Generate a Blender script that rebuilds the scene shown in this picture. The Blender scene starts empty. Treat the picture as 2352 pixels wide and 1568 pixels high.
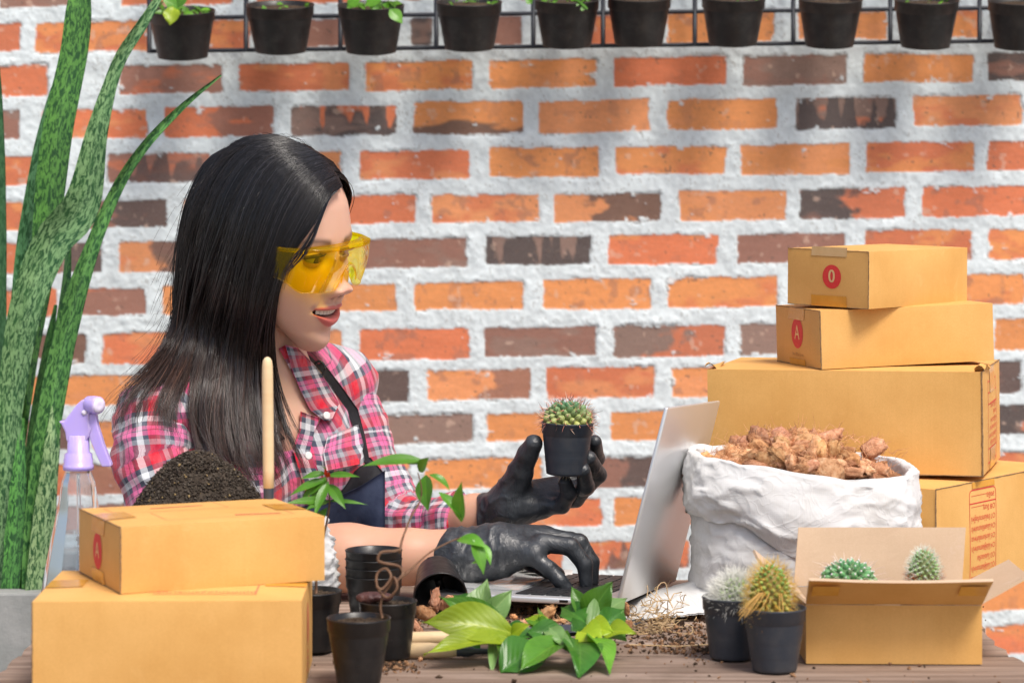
import bpy, bmesh, math, random
import numpy as np
from mathutils import Vector, Matrix

# ------------------------------------------------------------------ camera, sky, sun, exposure
F = 5995.0            # focal length in units of a 2352 px wide picture
CZ = 1.225            # height of the lens; the table top lies at 0.75
TZ = 0.75
scene = bpy.context.scene
cam_data = bpy.data.cameras.new("camera")
cam = bpy.data.objects.new("camera", cam_data)
scene.collection.objects.link(cam)
scene.camera = cam
cam.location = (0, 0, CZ)
cam.rotation_euler = (math.radians(90), 0, 0)
cam_data.sensor_width = 36.0
cam_data.lens = F * 36.0 / 2352.0
cam_data.shift_y = -384.0 / 2352.0
cam_data.clip_end = 200.0
cam_data.dof.use_dof = True
cam_data.dof.focus_distance = 2.93
cam_data.dof.aperture_fstop = 7.5

SUN_EL, SUN_AZ = math.radians(58), math.radians(32)   # azimuth measured from -y (behind the lens) to +x
world = bpy.data.worlds.new("World")
scene.world = world
world.use_nodes = True
wt = world.node_tree
for n in list(wt.nodes):
    wt.nodes.remove(n)
sky = wt.nodes.new("ShaderNodeTexSky")
sky.sky_type = 'NISHITA'
sky.sun_disc = False
sky.sun_elevation = SUN_EL
sky.sun_rotation = math.pi - SUN_AZ
sky.air_density = 1.0
sky.dust_density = 4.0
sky.ozone_density = 0.6
bg = wt.nodes.new("ShaderNodeBackground")
bg.inputs['Strength'].default_value = 0.115
wo = wt.nodes.new("ShaderNodeOutputWorld")
wt.links.new(sky.outputs[0], bg.inputs[0])
wt.links.new(bg.outputs[0], wo.inputs[0])

sun_data = bpy.data.lights.new("sun", 'SUN')
sun_data.energy = 2.3
sun_data.angle = math.radians(18)
sun_data.color = (1.0, 0.95, 0.88)
sun = bpy.data.objects.new("sun", sun_data)
scene.collection.objects.link(sun)
sd = Vector((math.sin(SUN_AZ) * math.cos(SUN_EL), -math.cos(SUN_AZ) * math.cos(SUN_EL), math.sin(SUN_EL)))
sun.rotation_euler = sd.to_track_quat('Z', 'Y').to_euler()
scene.view_settings.view_transform = 'Standard'
scene.view_settings.look = 'None'
scene.view_settings.gamma = 1.0
scene.view_settings.exposure = 0.5
scene.cycles.max_bounces = 8
scene.cycles.transparent_max_bounces = 16

# ------------------------------------------------------------------ helpers
random.seed(7)
rng = np.random.default_rng(7)
V = Vector


def P(u, v, D):
    return np.array(((u - 1176.0) * D / F, D, CZ - (v - 400.0) * D / F))


def T(u, v, z=TZ):
    D = (CZ - z) * F / (v - 400.0)
    return P(u, v, D)


def lin(c):
    out = []
    for k in c[:3]:
        k = k / 255.0
        out.append(k / 12.92 if k <= 0.04045 else ((k + 0.055) / 1.055) ** 2.4)
    return (*out, 1.0)


def hash3(ix, iy, iz, seed):
    n = (ix.astype(np.int64) * 374761393 + iy.astype(np.int64) * 668265263 + iz.astype(np.int64) * 2147483647 + seed * 1274126177) & 0xffffffff
    n = ((n ^ (n >> 13)) * 1274126177) & 0xffffffff
    n = (n ^ (n >> 16)) & 0xffffff
    return n.astype(np.float64) / float(0xffffff)


def vnoise(p, scale=1.0, seed=0):
    q = np.asarray(p, dtype=np.float64) * scale
    if q.shape[-1] == 2:
        q = np.concatenate([q, np.zeros(q.shape[:-1] + (1,))], -1)
    i = np.floor(q)
    f = q - i
    f = f * f * (3 - 2 * f)
    ix, iy, iz = i[..., 0], i[..., 1], i[..., 2]
    r = 0
    for dx in (0, 1):
        for dy in (0, 1):
            for dz in (0, 1):
                w = (f[..., 0] if dx else 1 - f[..., 0]) * (f[..., 1] if dy else 1 - f[..., 1]) * (f[..., 2] if dz else 1 - f[..., 2])
                r = r + w * hash3(ix + dx, iy + dy, iz + dz, seed)
    return r * 2 - 1


def fbm(p, scale=1.0, seed=0, octaves=3):
    r = 0
    a = 1.0
    for k in range(octaves):
        r = r + a * vnoise(p, scale * 2.03 ** k, seed + 17 * k)
        a *= 0.5
    return r


def smooth01(x, a, b):
    t = np.clip((x - a) / (b - a), 0, 1)
    return t * t * (3 - 2 * t)


def tag(o, label=None, cat=None, group=None, kind=None):
    if label: o['label'] = label
    if cat: o['category'] = cat
    if group: o['group'] = group
    if kind: o['kind'] = kind
    return o


def empty(name, loc=(0, 0, 0), label=None, cat=None, group=None):
    o = bpy.data.objects.new(name, None)
    scene.collection.objects.link(o)
    o.location = loc
    o.empty_display_size = 0.02
    return tag(o, label, cat, group)


def link_obj(name, me, m=None, parent=None):
    if m is not None:
        me.materials.append(m)
    o = bpy.data.objects.new(name, me)
    scene.collection.objects.link(o)
    if parent is not None:
        o.parent = parent
        o.matrix_parent_inverse = Matrix.Translation(-parent.location) if parent.type == 'EMPTY' else Matrix.Identity(4)
    return o


def mesh_np(name, verts, faces, m=None, parent=None, smooth=True, colors=None, uv=None):
    """verts (n,3), faces (k,3|4) arrays; colors (n,3|4) per vertex; uv (n,2) per vertex"""
    verts = np.asarray(verts, dtype=np.float32)
    faces = np.asarray(faces, dtype=np.int32)
    me = bpy.data.meshes.new(name)
    n, k, w = len(verts), len(faces), faces.shape[1]
    me.vertices.add(n)
    me.vertices.foreach_set('co', verts.ravel())
    me.loops.add(k * w)
    me.loops.foreach_set('vertex_index', faces.ravel())
    me.polygons.add(k)
    me.polygons.foreach_set('loop_start', np.arange(0, k * w, w, dtype=np.int32))
    me.polygons.foreach_set('loop_total', np.full(k, w, dtype=np.int32))
    me.polygons.foreach_set('use_smooth', np.full(k, smooth))
    me.update(calc_edges=True)
    if colors is not None:
        at = me.color_attributes.new('col', 'FLOAT_COLOR', 'POINT')
        c = np.ones((n, 4), dtype=np.float32)
        c[:, :colors.shape[1]] = colors
        at.data.foreach_set('color', c.ravel())
    if uv is not None:
        ul = me.uv_layers.new(name='UVMap')
        ul.data.foreach_set('uv', np.asarray(uv, dtype=np.float32)[faces.ravel()].ravel())
    me.validate()
    return link_obj(name, me, m, parent)


def grid_faces(nu, nv, cu=False, cv=False, off=0):
    I, J = np.meshgrid(np.arange(nu if cu else nu - 1), np.arange(nv if cv else nv - 1), indexing='ij')
    a = I * nv + J
    b = ((I + 1) % nu) * nv + J
    c = ((I + 1) % nu) * nv + (J + 1) % nv
    d = I * nv + (J + 1) % nv
    return np.stack([a, b, c, d], -1).reshape(-1, 4) + off


class MB:
    """collects pieces into one mesh"""
    def __init__(s):
        s.v = []; s.f = []; s.n = 0; s.c = []; s.uv = []
        s.col = (1, 1, 1)

    def add(s, v, f, col=None, uv=None):
        v = np.asarray(v, dtype=np.float64).reshape(-1, 3)
        s.v.append(v)
        for q in f:
            s.f.append([int(i) + s.n for i in q])
        c = np.asarray(s.col if col is None else col, dtype=np.float64)
        if c.ndim == 1:
            c = np.tile(c[:3], (len(v), 1))
        s.c.append(c[:, :3])
        s.uv.append(np.zeros((len(v), 2)) if uv is None else np.asarray(uv))
        s.n += len(v)
        return s

    def box(s, o, x, y, z, col=None):
        """box from corner o with edge vectors x, y, z"""
        o, x, y, z = (np.asarray(k, dtype=np.float64) for k in (o, x, y, z))
        v = [o, o + x, o + x + y, o + y, o + z, o + x + z, o + x + y + z, o + y + z]
        return s.add(v, [(0, 3, 2, 1), (4, 5, 6, 7), (0, 1, 5, 4), (1, 2, 6, 5), (2, 3, 7, 6), (3, 0, 4, 7)], col)

    def cbox(s, c, sx, sy, sz, col=None):
        return s.box((c[0] - sx / 2, c[1] - sy / 2, c[2] - sz / 2), (sx, 0, 0), (0, sy, 0), (0, 0, sz), col)

    def tube(s, pts, r, n=8, col=None, cap=True, uvs=(1, 1)):
        pts = np.asarray(pts, dtype=np.float64)
        m = len(pts)
        r = np.broadcast_to(np.asarray(r, dtype=np.float64), (m,))
        t = np.gradient(pts, axis=0)
        t /= np.linalg.norm(t, axis=1)[:, None] + 1e-12
        ref = np.array((0.13, 0.21, 0.97)) if abs(t[0][2]) < 0.9 else np.array((1.0, 0.1, 0.05))
        u = np.cross(t[0], ref); u /= np.linalg.norm(u)
        rings = []
        a = np.linspace(0, 2 * math.pi, n, endpoint=False)
        for i in range(m):
            u = u - t[i] * np.dot(u, t[i]); u /= np.linalg.norm(u) + 1e-12
            w = np.cross(t[i], u)
            rings.append(pts[i] + r[i] * (np.cos(a)[:, None] * u + np.sin(a)[:, None] * w))
        v = np.concatenate(rings)
        f = grid_faces(m, n, cv=True).tolist()
        if cap:
            f.append(list(range(n))[::-1])
            f.append([(m - 1) * n + k for k in range(n)])
        L = np.concatenate([[0], np.cumsum(np.linalg.norm(np.diff(pts, axis=0), axis=1))])
        uv = np.stack([np.tile(a / (2 * math.pi), m), np.repeat(L, n)], -1)
        return s.add(v, f, col, uv)

    def lathe(s, prof, n=40, o=(0, 0, 0), axis=(0, 0, 1), col=None, closed=False):
        """profile of (radius, height) pairs about an axis"""
        prof = np.asarray(prof, dtype=np.float64)
        ax = V(axis).normalized()
        q = V((0, 0, 1)).rotation_difference(ax).to_matrix()
        q = np.array(q)
        a = np.linspace(0, 2 * math.pi, n, endpoint=False)
        v = np.stack([prof[:, 0, None] * np.cos(a), prof[:, 0, None] * np.sin(a), np.repeat(prof[:, 1, None], n, 1)], -1).reshape(-1, 3)
        v = v @ q.T + np.asarray(o)
        return s.add(v, grid_faces(len(prof), n, cu=closed, cv=True).tolist(), col)

    def grid(s, g, col=None, cu=False, cv=False, uv=None):
        nu, nv = g.shape[:2]
        return s.add(g.reshape(-1, 3), grid_faces(nu, nv, cu, cv).tolist(), col, uv)

    def leaf(s, base, d, up, L, W, curl=0.3, fold=0.15, col=None, nu=9, nv=5, tip=1.0, twist=0.0, wav=0.0):
        base = np.asarray(base, dtype=np.float64)
        d = np.asarray(d, dtype=np.float64); d = d / np.linalg.norm(d)
        up = np.asarray(up, dtype=np.float64); up = up - d * np.dot(up, d); up /= np.linalg.norm(up) + 1e-9
        sd_ = np.cross(d, up)
        t = np.linspace(0, 1, nu)
        ww = 0.95 * W * np.sin(math.pi * np.clip(t, 0, 1) ** (0.78 * tip)) ** 1.2
        ww[0] = W * 0.06; ww[-1] = 0.0
        pts = []
        cc = base.copy(); dd = d.copy(); uu = up.copy(); step = L / (nu - 1)
        for i in range(nu):
            a = twist * t[i]
            su = np.cos(a) * sd_ + np.sin(a) * uu
            nn = np.cross(su, dd)
            q = np.linspace(-1, 1, nv)
            row = cc + su * (q * ww[i] / 2)[:, None] + nn * ((np.abs(q) * fold * ww[i] + wav * W * np.sin(9 * t[i] + 2 * q) * np.abs(q)))[:, None]
            pts.append(row)
            cc = cc + dd * step
            ang = -curl / (nu - 1)
            dd, uu = dd * math.cos(ang) + uu * math.sin(ang), uu * math.cos(ang) - dd * math.sin(ang)
        g = np.array(pts)
        uv = np.stack(np.meshgrid(t, np.linspace(0, 1, nv), indexing='ij'), -1).reshape(-1, 2)
        return s.grid(g, col, uv=uv)

    def build(s, name, m, parent=None, smooth=True, bevel=0.0, colors=True):
        v = np.concatenate(s.v)
        me = bpy.data.meshes.new(name)
        me.from_pydata(v.tolist(), [], s.f)
        me.polygons.foreach_set('use_smooth', np.full(len(me.polygons), smooth))
        if colors:
            at = me.color_attributes.new('col', 'FLOAT_COLOR', 'POINT')
            c = np.ones((len(v), 4), dtype=np.float32)
            c[:, :3] = np.concatenate(s.c)
            at.data.foreach_set('color', c.ravel())
            ul = me.uv_layers.new(name='UVMap')
            idx = np.empty(len(me.loops), dtype=np.int32)
            me.loops.foreach_get('vertex_index', idx)
            ul.data.foreach_set('uv', np.concatenate(s.uv).astype(np.float32)[idx].ravel())
        me.update()
        o = link_obj(name, me, m, parent)
        if bevel:
            b = o.modifiers.new('bevel', 'BEVEL'); b.width = bevel; b.segments = 2; b.limit_method = 'ANGLE'
        return o


# ------------------------------------------------------------------ materials
class NT:
    def __init__(s, name):
        s.m = bpy.data.materials.new(name)
        s.m.use_nodes = True
        s.t = s.m.node_tree
        s.b = s.t.nodes['Principled BSDF']
        s.out = s.t.nodes['Material Output']

    def n(s, kind, **kw):
        nd = s.t.nodes.new('ShaderNode' + kind)
        for k, v in kw.items():
            if k.startswith('i_'):
                nd.inputs[int(k[2:])].default_value = v
            else:
                setattr(nd, k, v)
        return nd

    def l(s, a, b):
        s.t.links.new(a, b)

    def noise(s, scale, detail=4, rough=0.55, vec=None, dist=0.0):
        nd = s.n('TexNoise')
        nd.inputs['Scale'].default_value = scale
        nd.inputs['Detail'].default_value = detail
        nd.inputs['Roughness'].default_value = rough
        nd.inputs['Distortion'].default_value = dist
        if vec is not None: s.l(vec, nd.inputs['Vector'])
        return nd.outputs['Fac']

    def ramp(s, fac, stops, interp='LINEAR'):
        nd = s.n('ValToRGB')
        cr = nd.color_ramp
        cr.interpolation = interp
        while len(cr.elements) < len(stops):
            cr.elements.new(0.5)
        for e, (p, c) in zip(cr.elements, stops):
            e.position = p
            e.color = (*c[:3], 1) if hasattr(c, '__len__') else (c, c, c, 1)
        s.l(fac, nd.inputs[0])
        return nd.outputs[0]

    def mix(s, fac, a, b, mode='MIX'):
        nd = s.n('Mix', data_type='RGBA', blend_type=mode)
        for sock, val in ((nd.inputs[0], fac), (nd.inputs[6], a), (nd.inputs[7], b)):
            if hasattr(val, 'is_linked'):
                s.l(val, sock)
            elif hasattr(val, '__len__'):
                sock.default_value = (*val[:3], 1)
            else:
                sock.default_value = val
        return nd.outputs[2]

    def math(s, op, a, b=None):
        nd = s.n('Math', operation=op)
        for sock, val in ((nd.inputs[0], a), (nd.inputs[1], b)):
            if val is None: continue
            if hasattr(val, 'is_linked'): s.l(val, sock)
            else: sock.default_value = val
        return nd.outputs[0]

    def coord(s, kind='Object', scale=(1, 1, 1), rot=(0, 0, 0)):
        tc = s.n('TexCoord')
        mp = s.n('Mapping')
        mp.inputs['Scale'].default_value = scale
        mp.inputs['Rotation'].default_value = rot
        s.l(tc.outputs[kind], mp.inputs[0])
        return mp.outputs[0]

    def bump(s, h, strength=0.3, dist=0.001, normal=None):
        nd = s.n('Bump')
        nd.inputs['Strength'].default_value = strength
        nd.inputs['Distance'].default_value = dist
        s.l(h, nd.inputs['Height'])
        if normal is not None: s.l(normal, nd.inputs['Normal'])
        s.l(nd.outputs[0], s.b.inputs['Normal'])
        return nd.outputs[0]

    def vcol(s):
        return s.n('VertexColor', layer_name='col').outputs[0]

    def set(s, col=None, rough=None, spec=None, **kw):
        if col is not None:
            if hasattr(col, 'is_linked'): s.l(col, s.b.inputs['Base Color'])
            else: s.b.inputs['Base Color'].default_value = (*col[:3], 1)
        if rough is not None:
            if hasattr(rough, 'is_linked'): s.l(rough, s.b.inputs['Roughness'])
            else: s.b.inputs['Roughness'].default_value = rough
        if spec is not None: s.b.inputs['Specular IOR Level'].default_value = spec
        for k, v in kw.items():
            s.b.inputs[k.replace('_', ' ')].default_value = v
        return s.m


def simple(name, c1, c2=None, scale=30, rough=0.6, spec=0.3, bs=200, bstr=0.15, bd=0.001, sc=(1, 1, 1), vc=False, **kw):
    t = NT(name)
    vec = t.coord('Object', sc)
    base = t.vcol() if vc else None
    if c2 is not None:
        k = t.ramp(t.noise(scale, 5, 0.6, vec), [(0.3, c1), (0.7, c2)])
        if base is not None: k = t.mix(1.0, k, base, 'MULTIPLY')
    elif base is not None:
        k = t.mix(1.0, c1, base, 'MULTIPLY')
    else:
        k = c1
    if bstr:
        t.bump(t.noise(bs, 4, 0.6, vec), bstr, bd)
    return t.set(k, rough, spec, **kw)


def cardboard(name, c1, c2, tint=1.0):
    t = NT(name)
    v1 = t.coord('Object', (1, 1, 1))
    v2 = t.coord('Object', (260, 260, 3))
    base = t.ramp(t.noise(9, 6, 0.65, v1), [(0.3, c1), (0.7, c2)])
    base = t.mix(t.ramp(t.noise(28, 6, 0.7, v1, 0.5), [(0.60, 0.0), (0.72, 0.30)]), base, (min(1, c2[0] * 1.12), c2[1] * 1.2, c2[2] * 1.5))
    fib = t.noise(700, 3, 0.7, v1)
    base = t.mix(t.ramp(fib, [(0.35, 0.0), (0.75, 0.35)]), base, (c1[0] * 0.8, c1[1] * 0.76, c1[2] * 0.7))
    cor = t.noise(1.0, 1, 0.5, v2)
    base = t.mix(t.ramp(cor, [(0.45, 0.0), (0.8, 0.08)]), base, (c1[0] * 0.82, c1[1] * 0.76, c1[2] * 0.66))
    t.bump(cor, 0.12, 0.0006)
    return t.set(base, 0.62, 0.25)


KRAFT = cardboard('kraft_yellow', (0.65, 0.35, 0.100), (0.78, 0.455, 0.155))
KRAFT_IN = cardboard('kraft_inside', (0.56, 0.40, 0.27), (0.62, 0.46, 0.32))
KRAFT_EDGE = simple('kraft_edge', (0.16, 0.095, 0.05), (0.36, 0.23, 0.12), 500, 0.9, 0.1)
RED_INK = simple('red_ink', (0.62, 0.03, 0.035), (0.70, 0.06, 0.05), 400, 0.55, 0.3, bstr=0)
RED_FADE = simple('faded_red_ink', (0.66, 0.13, 0.08), (0.72, 0.22, 0.12), 200, 0.6, 0.25, bstr=0)
CREAM_INK = simple('bare_card', (0.80, 0.55, 0.26), None, rough=0.6, bstr=0)
TAPE = simple('packing_tape', (0.60, 0.27, 0.03), (0.68, 0.34, 0.05), 60, 0.22, 0.5, bstr=0)
# ------------------------------------------------------------------ brick wall (one relief mesh, coloured brick by brick)
WD = 3.9
WS = WD / F
rows = {
 0: [(0, 156, 'b'), (283, 530, 'r'), (590, 830, 'r'), (880, 1120, 'b'), (1180, 1420, 'b'), (1480, 1720, 'r'), (1780, 2020, 'o'), (2080, 2330, 'r')],
 1: [(-210, 44, 'dr'), (82, 340, 'r'), (390, 570, 'r'), (640, 900, 'b'), (945, 990, 'd'), (1040, 1195, 'b'), (1245, 1480, 'r'), (1535, 1775, 'o'), (1835, 2035, 'o'), (2090, 2252, 'o'), (2310, 2560, 'b')],
 2: [(-160, 108, 'r'), (275, 510, 'b'), (552, 803, 'r'), (841, 1083, 'o'), (1125, 1367, 'o'), (1411, 1666, 'r'), (1708, 1942, 'g'), (1985, 2235, 'o'), (2270, 2520, 'd')],
 3: [(-200, 45, 'b'), (100, 336, 'r'), (378, 627, 'rb'), (670, 910, 'ds'), (953, 1200, 'od'), (1240, 1490, 'p'), (1535, 1783, 'o'), (1828, 2057, 'gs'), (2098, 2345, 'p')],
 4: [(-200, 110, 'r'), (250, 482, 'bs'), (530, 781, 'o'), (828, 1076, 'r'), (1125, 1375, 'o'), (1414, 1665, 'o'), (1702, 1950, 'o'), (1990, 2234, 'r'), (2270, 2520, 'r')],
 5: [(-190, 52, 'r'), (140, 381, 'bd'), (425, 655, 'o'), (700, 955, 'r'), (993, 1237, 'p'), (1273, 1515, 'pd'), (1562, 1803, 'p'), (1837, 2077, 'dr'), (2120, 2370, 'r')],
 6: [(-220, 40, 'r'), (60, 233, 'bd'), (275, 430, 'pd'), (530, 790, 'r'), (835, 1072, 'b'), (1118, 1355, 'gs'), (1398, 1647, 'r'), (1695, 1941, 'b'), (1986, 2230, 'r'), (2275, 2520, 'o')],
 7: [(-120, 130, 'r'), (180, 333, 'b'), (377, 620, 'o'), (665, 908, 'o'), (952, 1200, 'o'), (1248, 1493, 'o'), (1535, 1785, 'o'), (1825, 2060, 'o'), (2100, 2352, 'o')],
 8: [(-60, 195, 'rd'), (240, 490, 'r'), (535, 783, 'p'), (828, 1076, 'r'), (1112, 1368, 'b'), (1410, 1663, 'gr'), (1703, 1950, 'g'), (1990, 2234, 'o'), (2285, 2530, 'o')],
 9: [(-150, 95, 'o'), (139, 385, 'o'), (430, 650, 'r'), (690, 938, 'bd'), (983, 1215, 'pb'), (1257, 1503, 'r'), (1543, 1790, 'p'), (1835, 2070, 'o'), (2112, 2345, 'bd')],
 10: [(-110, 175, 'bd'), (215, 450, 'o'), (500, 720, 'r'), (842, 1085, 'g'), (1120, 1362, 'o'), (1405, 1650, 'o'), (1690, 1930, 'r'), (1970, 2220, 'o'), (2262, 2500, 'dr')],
 11: [(-170, 70, 'r'), (115, 285, 'rb'), (330, 580, 'r'), (620, 935, 'p'), (975, 1245, 'o'), (1285, 1530, 'bd'), (1570, 1800, 'o'), (1850, 2090, 'r'), (2130, 2360, 'r')],
 12: [(-100, 90, 'r'), (130, 360, 'b'), (400, 640, 'o'), (690, 930, 'b'), (985, 1125, 'b'), (1165, 1380, 'r'), (1413, 1640, 'o'), (1690, 1920, 'o'), (1960, 2210, 'r'), (2250, 2500, 'o')],
 13: [(-170, 50, 'r'), (90, 330, 'r'), (380, 610, 'o'), (650, 880, 'b'), (930, 1290, 'r'), (1342, 1580, 'rs'), (1620, 1860, 'o'), (1900, 2150, 'r'), (2190, 2430, 'o')],
 14: [(-100, 120, 'r'), (160, 420, 'b'), (460, 700, 'r'), (740, 990, 'r'), (1040, 1280, 'o'), (1330, 1570, 'r'), (1620, 1860, 'r'), (1900, 2180, 'r'), (2225, 2480, 'o')],
 15: [(-100, 120, 'r'), (160, 420, 'b'), (460, 700, 'r'), (740, 990, 'r'), (1040, 1280, 'o'), (1330, 1570, 'r'), (1620, 1860, 'r'), (1900, 2160, 'r'), (2262, 2500, 'r')],
}
mid_top = {0: -64, 1: 38, 2: 140, 3: 236, 4: 343, 5: 448, 6: 544, 7: 649, 8: 755, 9: 850, 10: 950, 11: 1054, 12: 1146, 13: 1244, 14: 1352, 15: 1452}
PAL = {'o': (0.74, 0.270, 0.075), 'p': (0.72, 0.270, 0.098), 'r': (0.64, 0.165, 0.060), 'b': (0.29, 0.125, 0.085), 'd': (0.075, 0.05, 0.045), 'g': (0.25, 0.15, 0.115), 's': (0.08, 0.055, 0.05)}


def build_wall():
    st = 0.0023
    U0, U1 = -1.02, 1.02
    xs = np.arange(-1.30, 1.30, st)
    zs = np.arange(0.36, 1.72, st)
    X, Z = np.meshgrid(xs, zs, indexing='ij')
    U = 1176 + X / WS
    Vv = 400 + (CZ - Z) / WS
    Vv = Vv + (U - 1176) * 0.0145
    q = np.stack([X, Z], -1)
    wob = np.stack([fbm(q, 38, 3, 4) * 3.2 + vnoise(q, 260, 9) * 1.6, fbm(q, 42, 5, 4) * 2.4 + vnoise(q, 260, 8) * 1.6], -1)
    Uw = U + wob[..., 0]
    Vw = Vv + wob[..., 1]
    ins = np.full(X.shape, -50.0)
    col = np.zeros(X.shape + (3,))
    big = fbm(q * np.array((1, 2.2)), 22, 21, 3)
    stk = vnoise(q * np.array((1, 0.12)), 120, 31)
    blot = fbm(q, 60, 41, 3)
    rr = random.Random(5)
    extra = {}
    for k in range(-5, 19):
        if k in rows:
            lst = list(rows[k]); top = mid_top[k]
        else:
            lst = []; top = -64 + 101.5 * k
        lo = min([b[0] for b in lst], default=-300 if k % 2 else -160)
        hi = max([b[1] for b in lst], default=lo - 40)
        while lo > -900:
            lst.append((lo - 285, lo - 42, rr.choice('oorrbp'))); lo -= 285
        while hi < 3300:
            lst.append((hi + 42, hi + 288, rr.choice('oorrbpg'))); hi += 288
        hgt = 64 + rr.uniform(-2, 3)
        tv = top + rr.uniform(-1, 1)
        for (a, b, kind) in lst:
            dt = rr.uniform(-4, 4)
            cx, cy = (a + b) / 2, tv + hgt / 2 + dt * 0.4
            hx, hy = (b - a) / 2 + 2, hgt / 2 + 2.5 + rr.uniform(-2, 2)
            tilt = rr.uniform(-0.012, 0.012)
            r = 5
            dx = np.abs(Uw - cx) - hx + r
            dy = np.abs(Vw - cy - (U - cx) * tilt) - hy + r
            sdv = r - (np.hypot(np.maximum(dx, 0), np.maximum(dy, 0)) + np.minimum(np.maximum(dx, dy), 0))
            m = sdv > ins
            if not m.any():
                continue
            ins = np.where(m, sdv, ins)
            sel = (np.abs(U - cx) < hx + 26) & (np.abs(Vv - cy) < hy + 26) & m
            c0 = np.array(PAL[kind[0]]) * rr.uniform(0.88, 1.1)
            c = np.tile(c0, (sel.sum(), 1))
            bb = big[sel]; ss = stk[sel]; oo = blot[sel]
            uu = (U[sel] - a) / (b - a)
            vv = (Vv[sel] - cy) / hy
            # firing bloom: paler orange or darker red clouds
            w = smooth01(bb + rr.uniform(-.3, .3), 0.0, 0.75)[:, None]
            alt = np.array(PAL[rr.choice('por' if kind[0] in 'opr' else 'bgr')])
            c = c * (1 - 0.75 * w) + alt * 0.75 * w
            w = (smooth01(oo, 0.35, 0.9) * rr.choice([0.25, 0.5, 0.15]))[:, None]
            c = c * (1 - w) + np.array(PAL['b']) * w
            if len(kind) > 1:
                k2 = kind[1]
                c2 = np.array(PAL[k2]) * rr.uniform(0.9, 1.1)
                if k2 == 's':      # vertical charred tongues
                    w = smooth01(ss + 0.5 * vv + 0.25 * oo + (0.25 if kind[0] in 'dg' else 0), -0.25, 0.1)
                    if kind[0] == 'd':
                        c2 = np.array(PAL['r']) ; w = smooth01(ss - 0.5 * vv, 0.15, 0.4)
                    if kind[0] == 'g':
                        c2 = np.array(PAL['d'])
                    if kind[0] in 'br':
                        w = w * 0.8
                elif k2 == 'd' and kind[0] == 'o':
                    w = smooth01(vv + 0.9 * uu * 0 + 0.35 * bb - 1.1 * np.abs(uu - 0.5) + 0.25, 0.25, 0.6) * 0.85
                else:
                    e = rr.choice([0.4, 0.5, 0.6])
                    w = smooth01(uu + 0.25 * bb + 0.1 * oo, e - 0.08, e + 0.08) * 0.85
                c = c * (1 - w[:, None]) + c2 * w[:, None]
            fine = vnoise(q[sel], 330, 77)
            c *= (1 + 0.06 * fine + 0.05 * vnoise(q[sel] * np.array((1, 6)), 90, 78))[:, None]
            col[sel] = c
    inside = smooth01(ins, -0.6, 2.4)
    nz = fbm(q, 130, 51, 4)
    nz2 = fbm(q, 32, 52, 3)
    # mortar smears over the bricks in places
    smear = smooth01(fbm(q * np.array((1, 1.6)), 55, 61, 4) - 0.02 * np.clip(ins, 0, 60), 0.8, 1.0)
    inside = inside * (1 - 0.85 * smear)
    mort = np.array((0.66, 0.725, 0.745)) * (1 + 0.09 * nz + 0.10 * nz2)[..., None]
    gr = smooth01(vnoise(q, 420, 63) + 0.4 * nz, 0.55, 0.95)[..., None] * 0.55
    pits = smooth01(vnoise(q, 300, 91) + 0.5 * vnoise(q, 110, 92), 0.95, 1.15)[..., None] * 0.7
    col = col * (1 - pits) + np.array((0.12, 0.07, 0.05)) * pits
    pale = smooth01(fbm(q, 75, 93, 3), 0.75, 1.1)[..., None] * 0.45
    col = col * (1 - pale) + np.array((0.66, 0.45, 0.34)) * pale
    mort = mort * (1 - gr) + np.array((0.28, 0.28, 0.26)) * gr
    crack = (smooth01(ins, -5, -1.5) * (1 - smooth01(ins, -1.2, 0.6)) * smooth01(nz2 + 0.4 * nz, 0.15, 0.7))[..., None] * 0.6
    mort = mort * (1 - crack) + np.array((0.13, 0.12, 0.11)) * crack
    C = mort * (1 - inside[..., None]) + np.clip(col, 0.01, 1) * inside[..., None]
    H = (1 - inside) * (0.0014 + 0.0006 * nz + 0.0004 * vnoise(q, 420, 71) + 0.0008 * nz2) + inside * (0.0003 * fbm(q * np.array((0.5, 1)), 60, 73, 3))
    H = H - 0.0035 * crack[..., 0]
    g = np.stack([X, WD - H, Z], -1)
    t = NT('brick_and_mortar')
    vc = t.vcol()
    vec = t.coord('Object')
    n1 = t.noise(900, 3, 0.7, vec)
    colr = t.mix(t.ramp(n1, [(0.35, 0.0), (0.7, 0.12)]), vc, (0.9, 0.88, 0.84))
    t.bump(t.noise(600, 5, 0.7, vec), 0.22, 0.0008)
    m = t.set(colr, 0.82, 0.2)
    root = empty('brick_wall', (0, WD, 0), 'weathered orange brick wall with thick rough pale mortar behind the woman', 'wall')
    mesh_np('brick_face', g.reshape(-1, 3), grid_faces(len(xs), len(zs))[:, ::-1], m, root, True, C.reshape(-1, 3))
    # the wall goes on past the picture: plain courses at both sides, above and below
    tb = NT('brick_courses')
    br = tb.n('TexBrick')
    tb.l(tb.coord('Generated', (1, 1, 1)), br.inputs['Vector'])
    br.inputs['Vector'].default_value = (0, 0, 0)
    vecb = tb.coord('Object', (1, 1, 1), (math.radians(90), 0, 0))
    tb.l(vecb, br.inputs['Vector'])
    br.inputs['Color1'].default_value = (0.60, 0.16, 0.05, 1)
    br.inputs['Color2'].default_value = (0.42, 0.12, 0.06, 1)
    br.inputs['Mortar'].default_value = (0.55, 0.57, 0.56, 1)
    br.inputs['Scale'].default_value = 1.0
    br.inputs['Brick Width'].default_value = 0.186
    br.inputs['Row Height'].default_value = 0.066
    br.inputs['Mortar Size'].default_value = 0.011
    br.inputs['Mortar Smooth'].default_value = 0.1
    tb.bump(tb.noise(300, 4, 0.6), 0.5, 0.002)
    mb_ = tb.set(br.outputs[0], 0.85, 0.2)
    w = MB()
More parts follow.
